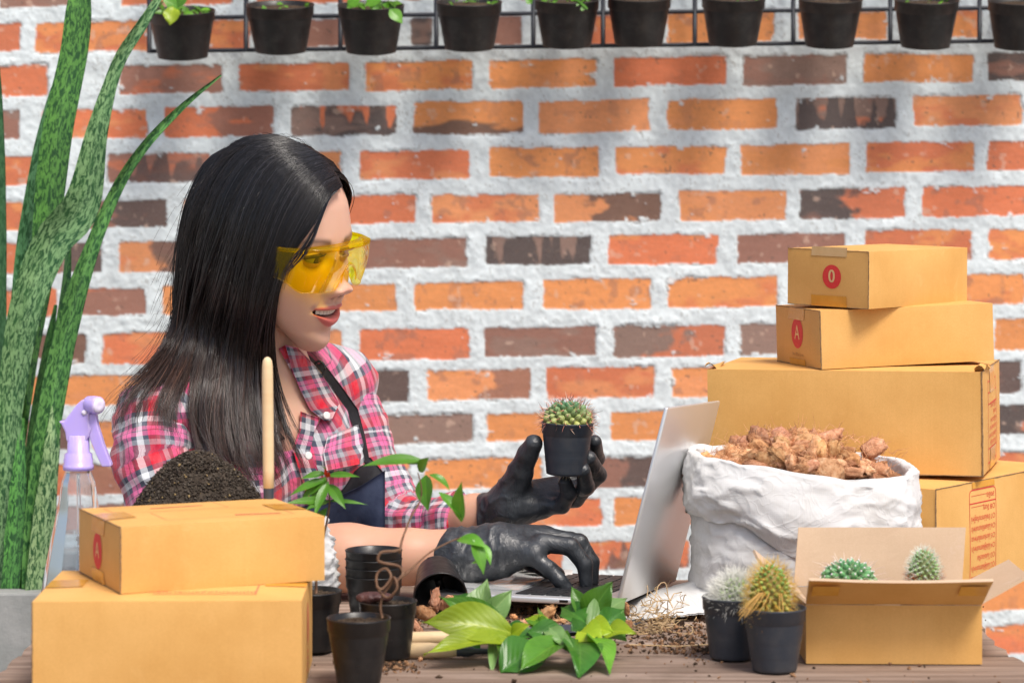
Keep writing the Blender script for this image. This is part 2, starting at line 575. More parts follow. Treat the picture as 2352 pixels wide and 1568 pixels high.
    w.cbox((-2.30, WD + 0.1, 1.3), 2.0, 0.2, 2.6)
    w.cbox((2.297, WD + 0.1, 1.3), 2.0, 0.2, 2.6)
    w.box((-1.30, WD + 0.001, 0), (2.597, 0, 0), (0, 0.199, 0), (0, 0, 0.362))
    w.box((-1.30, WD + 0.001, 1.717), (2.597, 0, 0), (0, 0.199, 0), (0, 0, 0.883))
    w.box((-1.30, WD + 0.012, 0.362), (2.597, 0, 0), (0, 0.188, 0), (0, 0, 1.355))
    w.build('wall_body', mb_, root, False, colors=False)


build_wall()

# ------------------------------------------------------------------ ground
gt = NT('concrete_ground')
vec = gt.coord('Object')
gc = gt.ramp(gt.noise(3, 8, 0.6, vec), [(0.3, (0.26, 0.25, 0.23)), (0.7, (0.36, 0.35, 0.33))])
gt.bump(gt.noise(80, 6, 0.6, vec), 0.3, 0.003)
gt.set(gc, 0.85, 0.2)
g = MB()
g.add([(-60, -60, 0), (60, -60, 0), (60, 60, 0), (-60, 60, 0)], [(0, 1, 2, 3)])
tag(g.build('ground', gt.m, None, False), kind='structure')

# ------------------------------------------------------------------ table of rough planks
wt_ = NT('weathered_planks')
vec = wt_.coord('Object', (1.3, 16, 16))
vec2 = wt_.coord('Object', (4, 90, 90))
vec3 = wt_.coord('Object')
a = wt_.noise(2.2, 7, 0.65, vec, 0.6)
b = wt_.noise(1.0, 4, 0.6, vec2)
cc = wt_.ramp(a, [(0.25, (0.15, 0.10, 0.075)), (0.5, (0.30, 0.22, 0.175)), (0.75, (0.43, 0.34, 0.28))])
cc = wt_.mix(wt_.ramp(b, [(0.40, 0.55), (0.62, 0.0)]), cc, (0.13, 0.085, 0.06))
cc = wt_.mix(wt_.ramp(wt_.noise(11, 4, 0.6, vec3), [(0.55, 0.0), (0.72, 0.5)]), cc, (0.11, 0.075, 0.05))
cc = wt_.mix(1.0, cc, wt_.vcol(), 'MULTIPLY')
wt_.bump(b, 0.5, 0.002)
PLANK = wt_.set(cc, 0.72, 0.25)
table = empty('wooden_table', (0, 2.6, 0), 'rustic work table of weathered brown planks under all the pots and boxes', 'table')
ys = [1.98, 2.13, 2.28, 2.43, 2.585, 2.74, 2.90, 3.07]
pr = random.Random(3)
for i in range(len(ys) - 1):
    y0, y1 = ys[i], ys[i + 1] - 0.003
    x0 = -0.486 + pr.uniform(-0.006, 0.006); x1 = 0.492 + pr.uniform(-0.006, 0.006)
    nx, ny = 120, 7
    X = np.linspace(x0, x1, nx); Y = np.linspace(y0, y1, ny)
    XX, YY = np.meshgrid(X, Y, indexing='ij')
    q = np.stack([XX * 0.6, YY * 3], -1)
    dz = -0.0006 * np.abs(fbm(q, 30, 90 + i, 3)) - 0.0012 * (np.abs(YY - (y0 + y1) / 2) > (y1 - y0) / 2 - 0.002)
    jag = np.where((XX <= x0 + 1e-6), vnoise(np.stack([YY, YY * 0], -1), 60, i) * 0.006, 0) + np.where((XX >= x1 - 1e-6), vnoise(np.stack([YY, YY * 0], -1), 60, i + 9) * 0.006, 0)
    top = np.stack([XX + jag, YY, TZ + dz - (0 if i != 5 else 0.0)], -1)
    bot = top.copy(); bot[..., 2] = TZ - 0.036
    mb = MB()
    tone = pr.uniform(0.85, 1.15)
    mb.grid(top, col=(tone, tone, tone))
    mb.grid(bot[::-1], col=(tone, tone, tone))
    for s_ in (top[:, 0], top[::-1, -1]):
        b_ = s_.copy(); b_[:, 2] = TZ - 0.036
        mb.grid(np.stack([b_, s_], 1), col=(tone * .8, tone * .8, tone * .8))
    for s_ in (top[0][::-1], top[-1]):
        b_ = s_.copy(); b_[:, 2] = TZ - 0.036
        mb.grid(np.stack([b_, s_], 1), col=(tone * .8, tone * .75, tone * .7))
    mb.build('plank', PLANK, table, False)
for sx in (-0.43, 0.43):
    for sy in (2.06, 2.98):
        MB().cbox((sx, sy, (TZ - 0.037) / 2), 0.06, 0.06, TZ - 0.037).build('leg', PLANK, table, False, 0.003)
for yy in (2.06, 2.98):
    MB().cbox((0, yy, TZ - 0.075), 0.79, 0.03, 0.07).build('rail', PLANK, table, False, 0.002)

# concrete planter at the far left, behind the table
pl = NT('stained_concrete')
vec = pl.coord('Object')
c = pl.ramp(pl.noise(9, 7, 0.65, vec), [(0.3, (0.17, 0.17, 0.16)), (0.55, (0.30, 0.31, 0.30)), (0.75, (0.40, 0.40, 0.39))])
pl.bump(pl.noise(150, 6, 0.6, vec), 0.4, 0.002)
pl.set(c, 0.8, 0.25)
# ------------------------------------------------------------------ cardboard boxes
def text_mesh(s, size, font_fit=None):
    cu = bpy.data.curves.new('lettering', 'FONT')
    cu.body = s
    cu.size = size
    cu.align_x = 'CENTER'; cu.align_y = 'CENTER'
    cu.resolution_u = 4
    o = bpy.data.objects.new('lettering', cu)
    scene.collection.objects.link(o)
    dg = bpy.context.evaluated_depsgraph_get()
    me = bpy.data.meshes.new_from_object(o.evaluated_get(dg))
    v = np.array([x.co[:] for x in me.vertices]).reshape(-1, 3)
    f = [list(p.vertices) for p in me.polygons]
    bpy.data.objects.remove(o); bpy.data.curves.remove(cu); bpy.data.meshes.remove(me)
    return v, f


class Face:
    """flat marks laid just over a box face: origin o, unit right r, unit up u"""
    def __init__(s, o, r, u, lift=0.0005, bulge=None):
        s.o = np.asarray(o, float); s.r = np.asarray(r, float); s.u = np.asarray(u, float)
        s.n = np.cross(s.r, s.u)
        s.lift = lift; s.bulge = bulge

    def map(s, pts, lift=None):
        pts = np.asarray(pts, float)
        q = s.o + pts[:, :1] * s.r + pts[:, 1:2] * s.u
        if s.bulge:
            w, h, seed = s.bulge
            a, b = np.clip(pts[:, 0] / w, 0, 1), np.clip(pts[:, 1] / h, 0, 1)
            bu = 0.0018 * (16 * a * (1 - a) * b * (1 - b)) ** 0.7 * (1 + 0.4 * vnoise(q, 14, seed))
            lf = bu + 0.00035 + (0.00025 if lift else 0)
            return q + s.n * lf[:, None]
        return q + s.n * (s.lift if lift is None else lift)

    def poly(s, mb, pts, lift=None):
        mb.add(s.map(pts, lift), [list(range(len(pts)))])

    def rect(s, mb, x, y, w, h, lift=None):
        nx, ny = (int(min(14, max(1, w / 0.006))) + 1, int(min(14, max(1, h / 0.006))) + 1)
        X, Y = np.meshgrid(np.linspace(x, x + w, nx), np.linspace(y, y + h, ny), indexing='ij')
        mb.add(s.map(np.stack([X.ravel(), Y.ravel()], -1), lift), grid_faces(nx, ny).tolist())

    def disc(s, mb, cx, cy, rx, ry, lift=None, n=40):
        pts = [(cx + rx * q * math.cos(a), cy + ry * q * math.sin(a)) for q in np.linspace(0, 1, 8) for a in np.linspace(0, 2 * math.pi, n, endpoint=False)]
        mb.add(s.map(pts, lift), grid_faces(8, n, cv=True).tolist())

    def text(s, mb, string, cx, cy, size, lift=None, sx=1.0, rot=0, right_edge=None):
        v, f = text_mesh(string, size)
        if len(v) == 0: return
        p = v[:, :2] * (sx, 1)
        if rot: p = -p
        if right_edge is not None:
            p[:, 0] += right_edge - p[:, 0].max()
        else:
            p[:, 0] += cx - (p[:, 0].max() + p[:, 0].min()) / 2
        p[:, 1] += cy
        mb.add(s.map(p, lift), f)


def box_shell(mb, c, R, w, d, h, bulge=0.002, n=12, seed=0, dent=()):
    """six slightly bulging faces sharing edges; c = front left bottom corner, R = columns right/back/up"""
    def face(o, a, b, la, lb, k):
        nrm = np.cross(a, b)
        s_, t_ = np.meshgrid(np.linspace(0, 1, n), np.linspace(0, 1, n), indexing='ij')
        q = o + s_[..., None] * a * la + t_[..., None] * b * lb
        bu = bulge * (16 * s_ * (1 - s_) * t_ * (1 - t_)) ** 0.7
        bu = bu * (1 + 0.4 * vnoise(q, 14, seed + k))
        return q + nrm * bu[..., None]
    x, y, z = R
    fs = [face(c, x, z, w, h, 1), face(c + x * w, y, z, d, h, 2), face(c + x * w + y * d, -x, z, w, h, 3),
          face(c + y * d, -y, z, d, h, 4), face(c + z * h, x, y, w, d, 5), face(c + y * d, x, -y, w, d, 6)]
    for f_ in fs:
        mb.grid(f_)


def carton(label, c, yaw, w, d, h, roll=0.0, group=None, seed=0, pitch=0.0):
    R = Matrix.Rotation(yaw, 3, 'Z') @ Matrix.Rotation(roll, 3, 'Y') @ Matrix.Rotation(pitch, 3, 'X')
    x, y, z = (np.array(R.col[i]) for i in range(3))
    c = np.asarray(c, float)
    root = empty('cardboard_box', tuple(c + x * w / 2 + y * d / 2), label, 'box', group)
    mb = MB()
    box_shell(mb, c, (x, y, z), w, d, h, 0.0018, seed=seed)
    o = mb.build('carton_body', KRAFT, root, True)
    # dark open corrugation along the glued corners and flap rims
    e = Pieces()
    rr = random.Random(seed)
    def edge(p, q, r=0.0011):
        m = 24
        t = np.linspace(0, 1, m)[:, None]
        pts = p * (1 - t) + q * t + np.array([[rr.gauss(0, 0.00010) for _ in range(3)] for _ in range(m)])
        k_ = MB(); e.append(k_); k_.tube(pts, [r * 0.62 * rr.uniform(0.75, 1.2) for _ in range(m)], 6)
    return root, dict(c=c, x=x, y=y, z=z, w=w, d=d, h=h, e=e, edge=edge, root=root, rr=rr, s=seed)


def front(b): return Face(b['c'], b['x'], b['z'], 0.0024, (b['w'], b['h'], b['s'] + 1))
def left(b): return Face(b['c'] + b['y'] * b['d'], -b['y'], b['z'], 0.0024, (b['d'], b['h'], b['s'] + 4))
def right(b): return Face(b['c'] + b['x'] * b['w'], b['y'], b['z'], 0.0024, (b['d'], b['h'], b['s'] + 2))
def top(b): return Face(b['c'] + b['z'] * b['h'], b['x'], b['y'], 0.0024, (b['w'], b['d'], b['s'] + 5))


class Pieces(list):
    n = 0
    def build(s, name, m, parent, smooth=False):
        for q in s: q.build(name, m, parent, smooth)


def tape_patch(fc, pcs, x, y, w, h, zig=None, lift=None):
    """strip of tape with a saw-cut end at 'zig' side (t or b)"""
    mb = MB(); pcs.append(mb)
    n = 14
    xs = np.linspace(x, x + w, n * 2 + 1)
    z = [(0.0012 if i % 2 else 0) for i in range(len(xs))]
    if zig == 't':
        pts = [(x, y), (x + w, y)] + [(a, y + h + k) for a, k in zip(xs[::-1], z)]
    elif zig == 'b':
        pts = [(a, y - k) for a, k in zip(xs, z)] + [(x + w, y + h), (x, y + h)]
    else:
        pts = [(x, y), (x + w, y), (x + w, y + h), (x, y + h)]
    if zig == 't':
        fc.rect(mb, x, y, w, h, lift); fc.poly(mb, [(x, y + h)] + [(a, y + h + k) for a, k in zip(xs, z)][::-1][:0] + [(x + w, y + h)] + [(a, y + h + k) for a, k in zip(xs[::-1], z)], lift)
    else:
        fc.rect(mb, x, y, w, h, lift)


# ---- left stack
B1, b1 = carton('large closed cardboard box at the bottom of the left stack, nearest the lens', (-0.4330, 2.355, TZ + 0.001), math.radians(1.5), 0.243, 0.185, 0.0885, group=None, seed=11)
b1['edge'](b1['c'], b1['c'] + b1['z'] * b1['h'])
b1['edge'](b1['c'] + b1['x'] * b1['w'] + b1['y'] * 0.10, b1['c'] + b1['x'] * b1['w'] + b1['y'] * 0.10 + b1['z'] * b1['h'], 0.0008)
b1['e'].build('corrugated_edge', KRAFT_EDGE, B1)
mk = MB(); fc = top(b1)
fc.rect(mk, 0.105, 0.030, 0.095, 0.0016); fc.rect(mk, 0.198, 0.030, 0.0016, 0.05)
fc.text(mk, 'กรุณาระบุรหัสไปรษณีย์', 0.15, 0.041, 0.011)
fc.rect(mk, 0.045, 0.115, 0.007, 0.006)
fr_ = right(b1)
fr_.disc(mk, 0.075, 0.055, 0.011, 0.020)
for k in range(4): fr_.rect(mk, 0.068, 0.010 + 0.006 * k, 0.015, 0.003)
mk.build('printed_marks', RED_FADE, B1, False)
tp = Pieces(); tape_patch(fc, tp, 0.0, 0.075, 0.035, 0.045, lift=0.0028); tape_patch(fc, tp, 0.205, 0.075, 0.038, 0.045, lift=0.0028)
tp.build('tape', TAPE, B1, False)

B2, b2 = carton('smaller closed cardboard box lying askew on top of the left stack', (-0.358, 2.387, TZ + 0.0915), math.radians(24.0), 0.198, 0.148, 0.0605, group=None, seed=12)
b2['edge'](b2['c'], b2['c'] + b2['z'] * b2['h'], 0.0014)
b2['edge'](b2['c'] + b2['z'] * b2['h'], b2['c'] + b2['z'] * b2['h'] + b2['y'] * b2['d'], 0.0012)
b2['edge'](b2['c'], b2['c'] + b2['y'] * b2['d'], 0.0012)
b2['e'].build('corrugated_edge', KRAFT_EDGE, B2)
fl = left(b2); mk = MB()
fl.disc(mk, 0.075, 0.030, 0.0165, 0.0175)
em = mk.build('red_emblem', RED_INK, B2, False)
mk = MB(); fl.text(mk, 'A', 0.075, 0.030, 0.021, 0.0028); mk.build('box_letter', CREAM_INK, em, False)
mk = MB(); ft = top(b2)
for (x, y, w) in ((0.120, 0.030, 0.045), (0.060, 0.108, 0.052)):
    ft.rect(mk, x, y, w, 0.004)
for (x, y, w, h) in ((0.050, 0.022, 0.125, 0.055), (0.020, 0.085, 0.11, 0.05)):
    for q in ((x, y, w, 0.0006), (x, y + h, w, 0.0006), (x, y, 0.0006, h), (x + w, y, 0.0006, h)):
        ft.rect(mk, *q)
mk.build('printed_marks', RED_FADE, B2, False)
tp = Pieces(); tape_patch(ft, tp, 0.0, 0.052, 0.030, 0.045, lift=0.0028); tape_patch(ft, tp, 0.168, 0.052, 0.030, 0.045, lift=0.0028)
tape_patch(fl, tp, 0.052, 0.046, 0.045, 0.014, 'b', lift=0.0028); tape_patch(fl, tp, 0.052, 0.0, 0.045, 0.012, 't', lift=0.0028)
tp.build('tape', TAPE, B2, False)

# ---- right stack
B4, b4 = carton('cardboard box at the foot of the right stack with a red printed checklist', (0.4652, 2.865, TZ + 0.001), math.radians(53), 0.31, 0.20, 0.128, seed=14)
# front face of this one runs to the back right
e0 = b4['c'] + b4['z'] * b4['h']
b4['edge'](b4['c'], e0, 0.0014); b4['edge'](e0, e0 + b4['x'] * b4['w'], 0.0012)
b4['e'].build('corrugated_edge', KRAFT_EDGE, B4)
ff = front(b4); mk = MB()
X0, X1, Y1 = 0.078, 0.142, 0.119
def line(x0, y0, x1, y1, t=0.0009):
    d = np.array((x1 - x0, y1 - y0)); L = np.hypot(*d); nn = np.array((-d[1], d[0])) / L * t / 2
    p, q = np.array((x0, y0)), np.array((x1, y1))
    m = max(1, int(L / 0.005)); ts = np.linspace(0, 1, m + 1)[:, None]
    pts = np.concatenate([(p - nn) * (1 - ts) + (q - nn) * ts, (p + nn) * (1 - ts) + (q + nn) * ts])
    mk.add(ff.map(pts), [(i, i + 1, m + 2 + i, m + 1 + i) for i in range(m)])
line(X0, 0.0, X0, Y1 - 0.006); line(X1, 0.0, X1, Y1 - 0.006); line(X0 + 0.006, Y1, X1 - 0.006, Y1, 0.0012)
for cx, a0 in ((X0 + 0.006, 90), (X1 - 0.006, 0)):
    pr_ = [(cx + 0.006 * math.cos(math.radians(a)), Y1 - 0.006 + 0.006 * math.sin(math.radians(a))) for a in range(a0, a0 + 91, 15)]
    for p_, q_ in zip(pr_, pr_[1:]): line(*p_, *q_, 0.0010)
line(X0, Y1 - 0.015, X1, Y1 - 0.015, 0.0012); line(X0, Y1 - 0.103, X1, Y1 - 0.103, 0.0012)
ff.text(mk, 'ลงชื่อ', 0, Y1 - 0.008, 0.0085, rot=1, right_edge=X1 - 0.004)
line(X0 + 0.004, Y1 - 0.0065, X1 - 0.022, Y1 - 0.0065, 0.0005)
items = ['8 อื่นๆ', '7 ย้ายไม่ทราบที่อยู่ใหม่', '6 ไม่มีเลขที่บ้านตามจ่าหน้า', '5 ไม่มารับภายในกำหนด', '4 ไม่มีผู้รับตามจ่าหน้า', '3 ไม่ยอมรับ', '2 ไม่มีผู้รับตามจ่าหน้า', '1 จ่าหน้าไม่ชัดเจน']
for k, s_ in enumerate(items):
    y = Y1 - 0.0215 - 0.0111 * k
    ring = [(X1 - 0.006 + r * math.cos(a), y + r * math.sin(a)) for r in (0.0030, 0.0023) for a in np.linspace(0, 2 * math.pi, 20, endpoint=False)]
    mk.add(ff.map(ring), [(i, (i + 1) % 20, 20 + (i + 1) % 20, 20 + i) for i in range(20)])
    v_, f_ = text_mesh(s_, 0.0082)
    wid = v_[:, 0].max() - v_[:, 0].min()
    ff.text(mk, s_, 0, y, 0.0082, rot=1, right_edge=X1 - 0.0105, sx=min(1.0, (X1 - X0 - 0.014) / wid))
line(X0 + 0.004, Y1 - 0.019, X1 - 0.026, Y1 - 0.019, 0.0005)
ff.text(mk, 'เหตุขัดข้อง', 0, Y1 - 0.110, 0.010, rot=1, right_edge=X1 - 0.006)
mk.build('printed_checklist', RED_INK, B4, False)
tp = Pieces(); tape_patch(ff, tp, 0.085, 0.1205, 0.055, 0.0072, lift=0.0026)
tp.build('tape', TAPE, B4, False)

R3roll = math.radians(1.0)
c3 = np.array((0.529, 2.933, 0.0)) - np.array((math.cos(math.radians(-16)), math.sin(math.radians(-16)), 0)) * 0.314
B3, b3 = carton('long cardboard box with crushed top corners, in the middle of the right stack', (c3[0], c3[1], TZ + 0.1325), math.radians(-16), 0.314, 0.205, 0.117, roll=-math.radians(0.6), seed=13)
tr = b3['c'] + b3['x'] * b3['w']
b3['edge'](tr, tr + b3['z'] * b3['h'], 0.0018)
b3['edge'](b3['c'], tr, 0.0012)
b3['edge'](tr + b3['z'] * b3['h'], tr + b3['z'] * b3['h'] + b3['y'] * b3['d'], 0.0015)
b3['e'].build('corrugated_edge', KRAFT_EDGE, B3)
# crumpled flap corners
for (p0, s_) in ((tr + b3['z'] * b3['h'], 1), (b3['c'] + b3['z'] * b3['h'], -1)):
    cm = MB(); g_ = np.zeros((7, 5, 3))
    for i in range(7):
        for j in range(5):
            t_, k_ = i / 6, j / 4
            g_[i, j] = p0 - b3['x'] * s_ * 0.012 * (k_ - 0.3) + b3['y'] * 0.07 * t_ + b3['z'] * (0.0045 * math.sin(3.0 * k_ + t_ * 5) * (1 - t_ * .6) + 0.003)
    cm.grid(g_); cm.grid(g_[::-1] - b3['z'] * 0.0012)
    cm.build('crumpled_flap', KRAFT, B3)
fr3 = right(b3); mk = MB()
for x in (0.055, 0.145): fr3.rect(mk, x, 0.004, 0.0016, 0.100)
for y in (0.008, 0.024, 0.075, 0.088, 0.101): fr3.rect(mk, 0.055, y, 0.09, 0.0012)
for k in range(6): fr3.text(mk, items[k + 1], 0.10, 0.030 + 0.0085 * k, 0.0075, rot=1, right_edge=0.14)
mk.build('printed_checklist', RED_INK, B3, False)
tp = Pieces(); tape_patch(fr3, tp, 0.075, 0.088, 0.055, 0.029, lift=0.0027); tape_patch(fr3, tp, 0.075, 0.0, 0.055, 0.024, lift=0.0027)
tp.build('tape', TAPE, B3, False)

ztop3 = TZ + 0.1325 + 0.117
B5, b5 = carton('flat cardboard box with a red letter A emblem, second from the top on the right', (0.3539, 2.984, ztop3 + 0.0025), math.radians(15), 0.215, 0.142, 0.0665, roll=-math.radians(1.7), seed=15)
c5, z5 = b5['c'], b5['z'] * b5['h']
b5['edge'](c5, c5 + z5, 0.0013); b5['edge'](c5 + z5, c5 + z5 + b5['y'] * b5['d'], 0.001); b5['edge'](c5, c5 + b5['y'] * b5['d'], 0.001)
b5['e'].build('corrugated_edge', KRAFT_EDGE, B5)
f5 = left(b5); mk = MB(); f5.disc(mk, 0.073, 0.0375, 0.0185, 0.0178); em = mk.build('red_emblem', RED_INK, B5, False)
mk = MB(); f5.text(mk, 'A', 0.073, 0.0375, 0.024, 0.0028); mk.build('box_letter', CREAM_INK, em, False)
tp = Pieces(); tape_patch(f5, tp, 0.045, 0.053, 0.05, 0.0135, 'b', lift=0.0026); tape_patch(f5, tp, 0.045, 0.0, 0.05, 0.007, 't', lift=0.0026)
tp.build('tape', TAPE, B5, False)
mk = MB(); f5.text(mk, '14 x 20 x 6 cm', 0.073, 0.0125, 0.006); mk.build('size_print', simple('brown_ink', (0.30, 0.17, 0.08), None, bstr=0), B5, False)

B6, b6 = carton('small cardboard box with a red 0 emblem at the very top of the right stack', (0.4055, 2.97, ztop3 + 0.0025 + 0.0695), math.radians(43), 0.183, 0.121, 0.0650, roll=-math.radians(0.5), pitch=math.radians(1.0), seed=16)
c6, z6 = b6['c'], b6['z'] * b6['h']
b6['edge'](c6, c6 + z6, 0.0009); b6['edge'](c6 + z6, c6 + z6 + b6['y'] * b6['d'], 0.0008); b6['edge'](c6, c6 + b6['y'] * b6['d'], 0.0008)
b6['e'].build('corrugated_edge', KRAFT_EDGE, B6)
f6 = left(b6); mk = MB(); f6.disc(mk, 0.0685, 0.0345, 0.0138, 0.0138); em = mk.build('red_emblem', RED_INK, B6, False)
mk = MB(); v_, f_ = text_mesh('0', 0.020)
for dx in (-0.0004, 0, 0.0004):
    f6.text(mk, '0', 0.0685 + dx, 0.0345, 0.021, 0.0028 + abs(dx), sx=0.95)
mk.build('box_letter', CREAM_INK, em, False)
tp = Pieces(); tape_patch(f6, tp, 0.037, 0.0, 0.053, 0.012, 't', lift=0.0026); tp.build('tape', TAPE, B6, False)
tp = Pieces(); tape_patch(f6, tp, 0.037, 0.058, 0.053, 0.0105, 'b', lift=0.0026)
tp.build('clear_tape', simple('clear_tape', (0.56, 0.36, 0.16), (0.60, 0.40, 0.2), 80, 0.25, 0.5, bstr=0), B6, False)

# ---- open carton with two cacti, front right
OX, OY, OW, OD, OH = 0.2850, 2.530, 0.1700, 0.112, 0.057
C7 = empty('open_box', (OX + OW / 2, OY + OD / 2, TZ), 'small open cardboard box with raised flaps holding two cacti', 'box')
th = 0.0028
z0, z1 = TZ + 0.001, TZ + 0.001 + OH


def sheet(quad, thick, n=14, m=8, warp=0.0, seed=0):
    """a stiff sheet: outer side first; quad a,b,c,d counter-clockwise seen from outside"""
    a_, b_, c_, d_ = (np.asarray(k, float) for k in quad)
    nrm = np.cross(b_ - a_, d_ - a_); nrm /= np.linalg.norm(nrm)
    s_, t_ = np.meshgrid(np.linspace(0, 1, n), np.linspace(0, 1, m), indexing='ij')
    s_, t_ = s_[..., None], t_[..., None]
    g_ = (a_ * (1 - s_) + b_ * s_) * (1 - t_) + (d_ * (1 - s_) + c_ * s_) * t_
    g_ = g_ + nrm * (warp * np.sin(math.pi * s_) * t_)
    g_ = g_ + nrm * (0.0005 * vnoise(g_, 40, seed))[..., None]
    return g_, g_ - nrm * thick


def panel(name, quad, m_out, parent, warp=0.0, seed=0):
    go, gi = sheet(quad, th, warp=warp, seed=seed)
    outer = MB(); outer.grid(go); outer.build(name, m_out[0], parent, True)
    inner = MB(); inner.grid(gi[::-1]);
    for e1, e2 in ((go[0][::-1], gi[0][::-1]), (go[-1], gi[-1]), (go[:, 0], gi[:, 0]), (go[::-1, -1], gi[::-1, -1])):
        inner.grid(np.stack([e2, e1], 1))
    inner.build(name + '_lining', m_out[1], parent, False)


FL, FRc, BLc, BRc = (np.array(k) for k in ((OX, OY, 0.), (OX + OW, OY - 0.004, 0.), (OX, OY + OD, 0.), (OX + OW, OY + OD, 0.)))
def lv(p, z): return np.array((p[0], p[1], z))
mats = (KRAFT, KRAFT_IN)
panel('front_wall', [lv(FL, z0), lv(FRc, z0), lv(FRc, z1), lv(FL, z1)], mats, C7, 0.001, 1)
panel('back_wall', [lv(BRc, z0), lv(BLc, z0), lv(BLc, z1), lv(BRc, z1)], mats, C7, 0.001, 2)
e_ = np.array((0, th, 0))
panel('side_wall', [lv(BLc - e_, z0), lv(FL + e_, z0), lv(FL + e_, z1), lv(BLc - e_, z1)], mats, C7, 0.001, 3)
panel('side_wall', [lv(FRc + e_, z0), lv(BRc - e_, z0), lv(BRc - e_, z1), lv(FRc + e_, z1)], mats, C7, 0.001, 4)
panel('flap', [lv(FL, z1 + .0005), lv(FRc, z1 + .0005), lv(FRc, z1) + (0.003, -0.043, 0.030), lv(FL, z1) + (-0.002, -0.043, 0.030)], mats, C7, 0.002, 5)
panel('flap', [lv(BRc, z1 + .0005), lv(BLc, z1 + .0005), lv(BLc, z1) + (0.006, 0.012, 0.058), lv(BRc, z1) + (0.006, 0.012, 0.058)], mats, C7, 0.0, 6)
panel('flap', [lv(BLc - e_, z1 + .0005), lv(FL + e_, z1 + .0005), lv(FL, z1) + (-0.042, 0.012, 0.036), lv(BLc, z1) + (-0.042, -0.004, 0.036)], mats, C7, 0.001, 7)
panel('flap', [lv(FRc + e_, z1 + .0005), lv(BRc - e_, z1 + .0005), lv(BRc, z1) + (0.048, -0.006, 0.026), lv(FRc, z1) + (0.048, 0.010, 0.026)], mats, C7, 0.001, 8)
MB().box((OX + th, OY + th, z0), (OW - 2 * th, 0, 0), (0, OD - 2 * th, 0), (0, 0, th)).build('bottom', KRAFT_IN, C7, False)
tp = Pieces()
p0 = lv(FL, z1) + (0.002, -0.022, 0.0145); r_ = np.array((1, 0, 0)); u_ = np.array((0, -0.043, 0.030)); u_ = u_ / np.linalg.norm(u_)
ft_ = Face(p0, r_, u_, 0.0035)
tape_patch(ft_, tp, 0.0, 0.002, 0.026, 0.020); tape_patch(ft_, tp, 0.141, 0.002, 0.026, 0.020)
tp.build('tape', TAPE, C7, False)
# ------------------------------------------------------------------ implicit modelling
def surface_net(fn, lo, hi, h):
    """mesh of the zero level of fn(points) inside the box lo..hi with cell size h"""
    lo = np.asarray(lo, float); hi = np.asarray(hi, float)
    n = np.ceil((hi - lo) / h).astype(int) + 1
    ax = [lo[i] + h * np.arange(n[i]) for i in range(3)]
    vals = np.empty(n, dtype=np.float32)
    Yg, Zg = np.meshgrid(ax[1], ax[2], indexing='ij')
    for i0 in range(0, n[0], 16):
        xs = ax[0][i0:i0 + 16]
        pts = np.empty((len(xs), n[1], n[2], 3))
        pts[..., 0] = xs[:, None, None]; pts[..., 1] = Yg; pts[..., 2] = Zg
        vals[i0:i0 + 16] = fn(pts)
    ins = vals < 0
    c = np.zeros(n - 1, dtype=int)
    for dx in (0, 1):
        for dy in (0, 1):
            for dz in (0, 1):
                c += ins[dx:n[0] - 1 + dx, dy:n[1] - 1 + dy, dz:n[2] - 1 + dz]
    act = (c > 0) & (c < 8)
    idx = -np.ones(act.shape, dtype=int)
    cells = np.argwhere(act)
    idx[act] = np.arange(len(cells))
    acc = np.zeros((len(cells), 3)); cnt = np.zeros(len(cells))
    corners = [(a, b, d) for a in (0, 1) for b in (0, 1) for d in (0, 1)]
    for a in corners:
        for k in range(3):
            if a[k]: continue
            b = list(a); b[k] = 1
            va = vals[cells[:, 0] + a[0], cells[:, 1] + a[1], cells[:, 2] + a[2]]
            vb = vals[cells[:, 0] + b[0], cells[:, 1] + b[1], cells[:, 2] + b[2]]
            m = (va < 0) != (vb < 0)
            t = np.where(m, va / np.where(m, va - vb, 1), 0)
            p = np.array(a, float)[None] + np.zeros((len(cells), 1))
            p[:, k] += t
            acc[m] += p[m]; cnt[m] += 1
    verts = lo + h * (cells + acc / cnt[:, None])
    faces = []
    for k in range(3):
        a1, a2 = [(1, 2), (2, 0), (0, 1)][k]
        sl0 = [slice(None)] * 3; sl1 = [slice(None)] * 3
        sl0[k] = slice(0, n[k] - 1); sl1[k] = slice(1, n[k])
        m = ins[tuple(sl0)] != ins[tuple(sl1)]
        e = np.argwhere(m)
        e = e[(e[:, a1] > 0) & (e[:, a2] > 0) & (e[:, a1] < n[a1] - 1) & (e[:, a2] < n[a2] - 1)]
        if not len(e): continue
        q = []
        for (d1, d2) in ((-1, -1), (0, -1), (0, 0), (-1, 0)):
            cc = e.copy(); cc[:, a1] += d1; cc[:, a2] += d2
            q.append(idx[cc[:, 0], cc[:, 1], cc[:, 2]])
        q = np.stack(q, 1)
        flip = ~ins[e[:, 0], e[:, 1], e[:, 2]]
        q[flip] = q[flip][:, ::-1]
        faces.append(q)
    return verts, np.concatenate(faces)


def relax(v, f, it=2, lam=0.5):
    n = len(v)
    ed = np.concatenate([f[:, [0, 1]], f[:, [1, 2]], f[:, [2, 3]], f[:, [3, 0]]])
    for _ in range(it):
        s = np.zeros_like(v); c = np.zeros(n)
        for k in range(3):
            s[:, k] = np.bincount(ed[:, 0], v[ed[:, 1], k], n) + np.bincount(ed[:, 1], v[ed[:, 0], k], n)
        c = np.bincount(ed[:, 0], minlength=n) + np.bincount(ed[:, 1], minlength=n)
        v = v * (1 - lam) + lam * s / np.maximum(c, 1)[:, None]
    return v


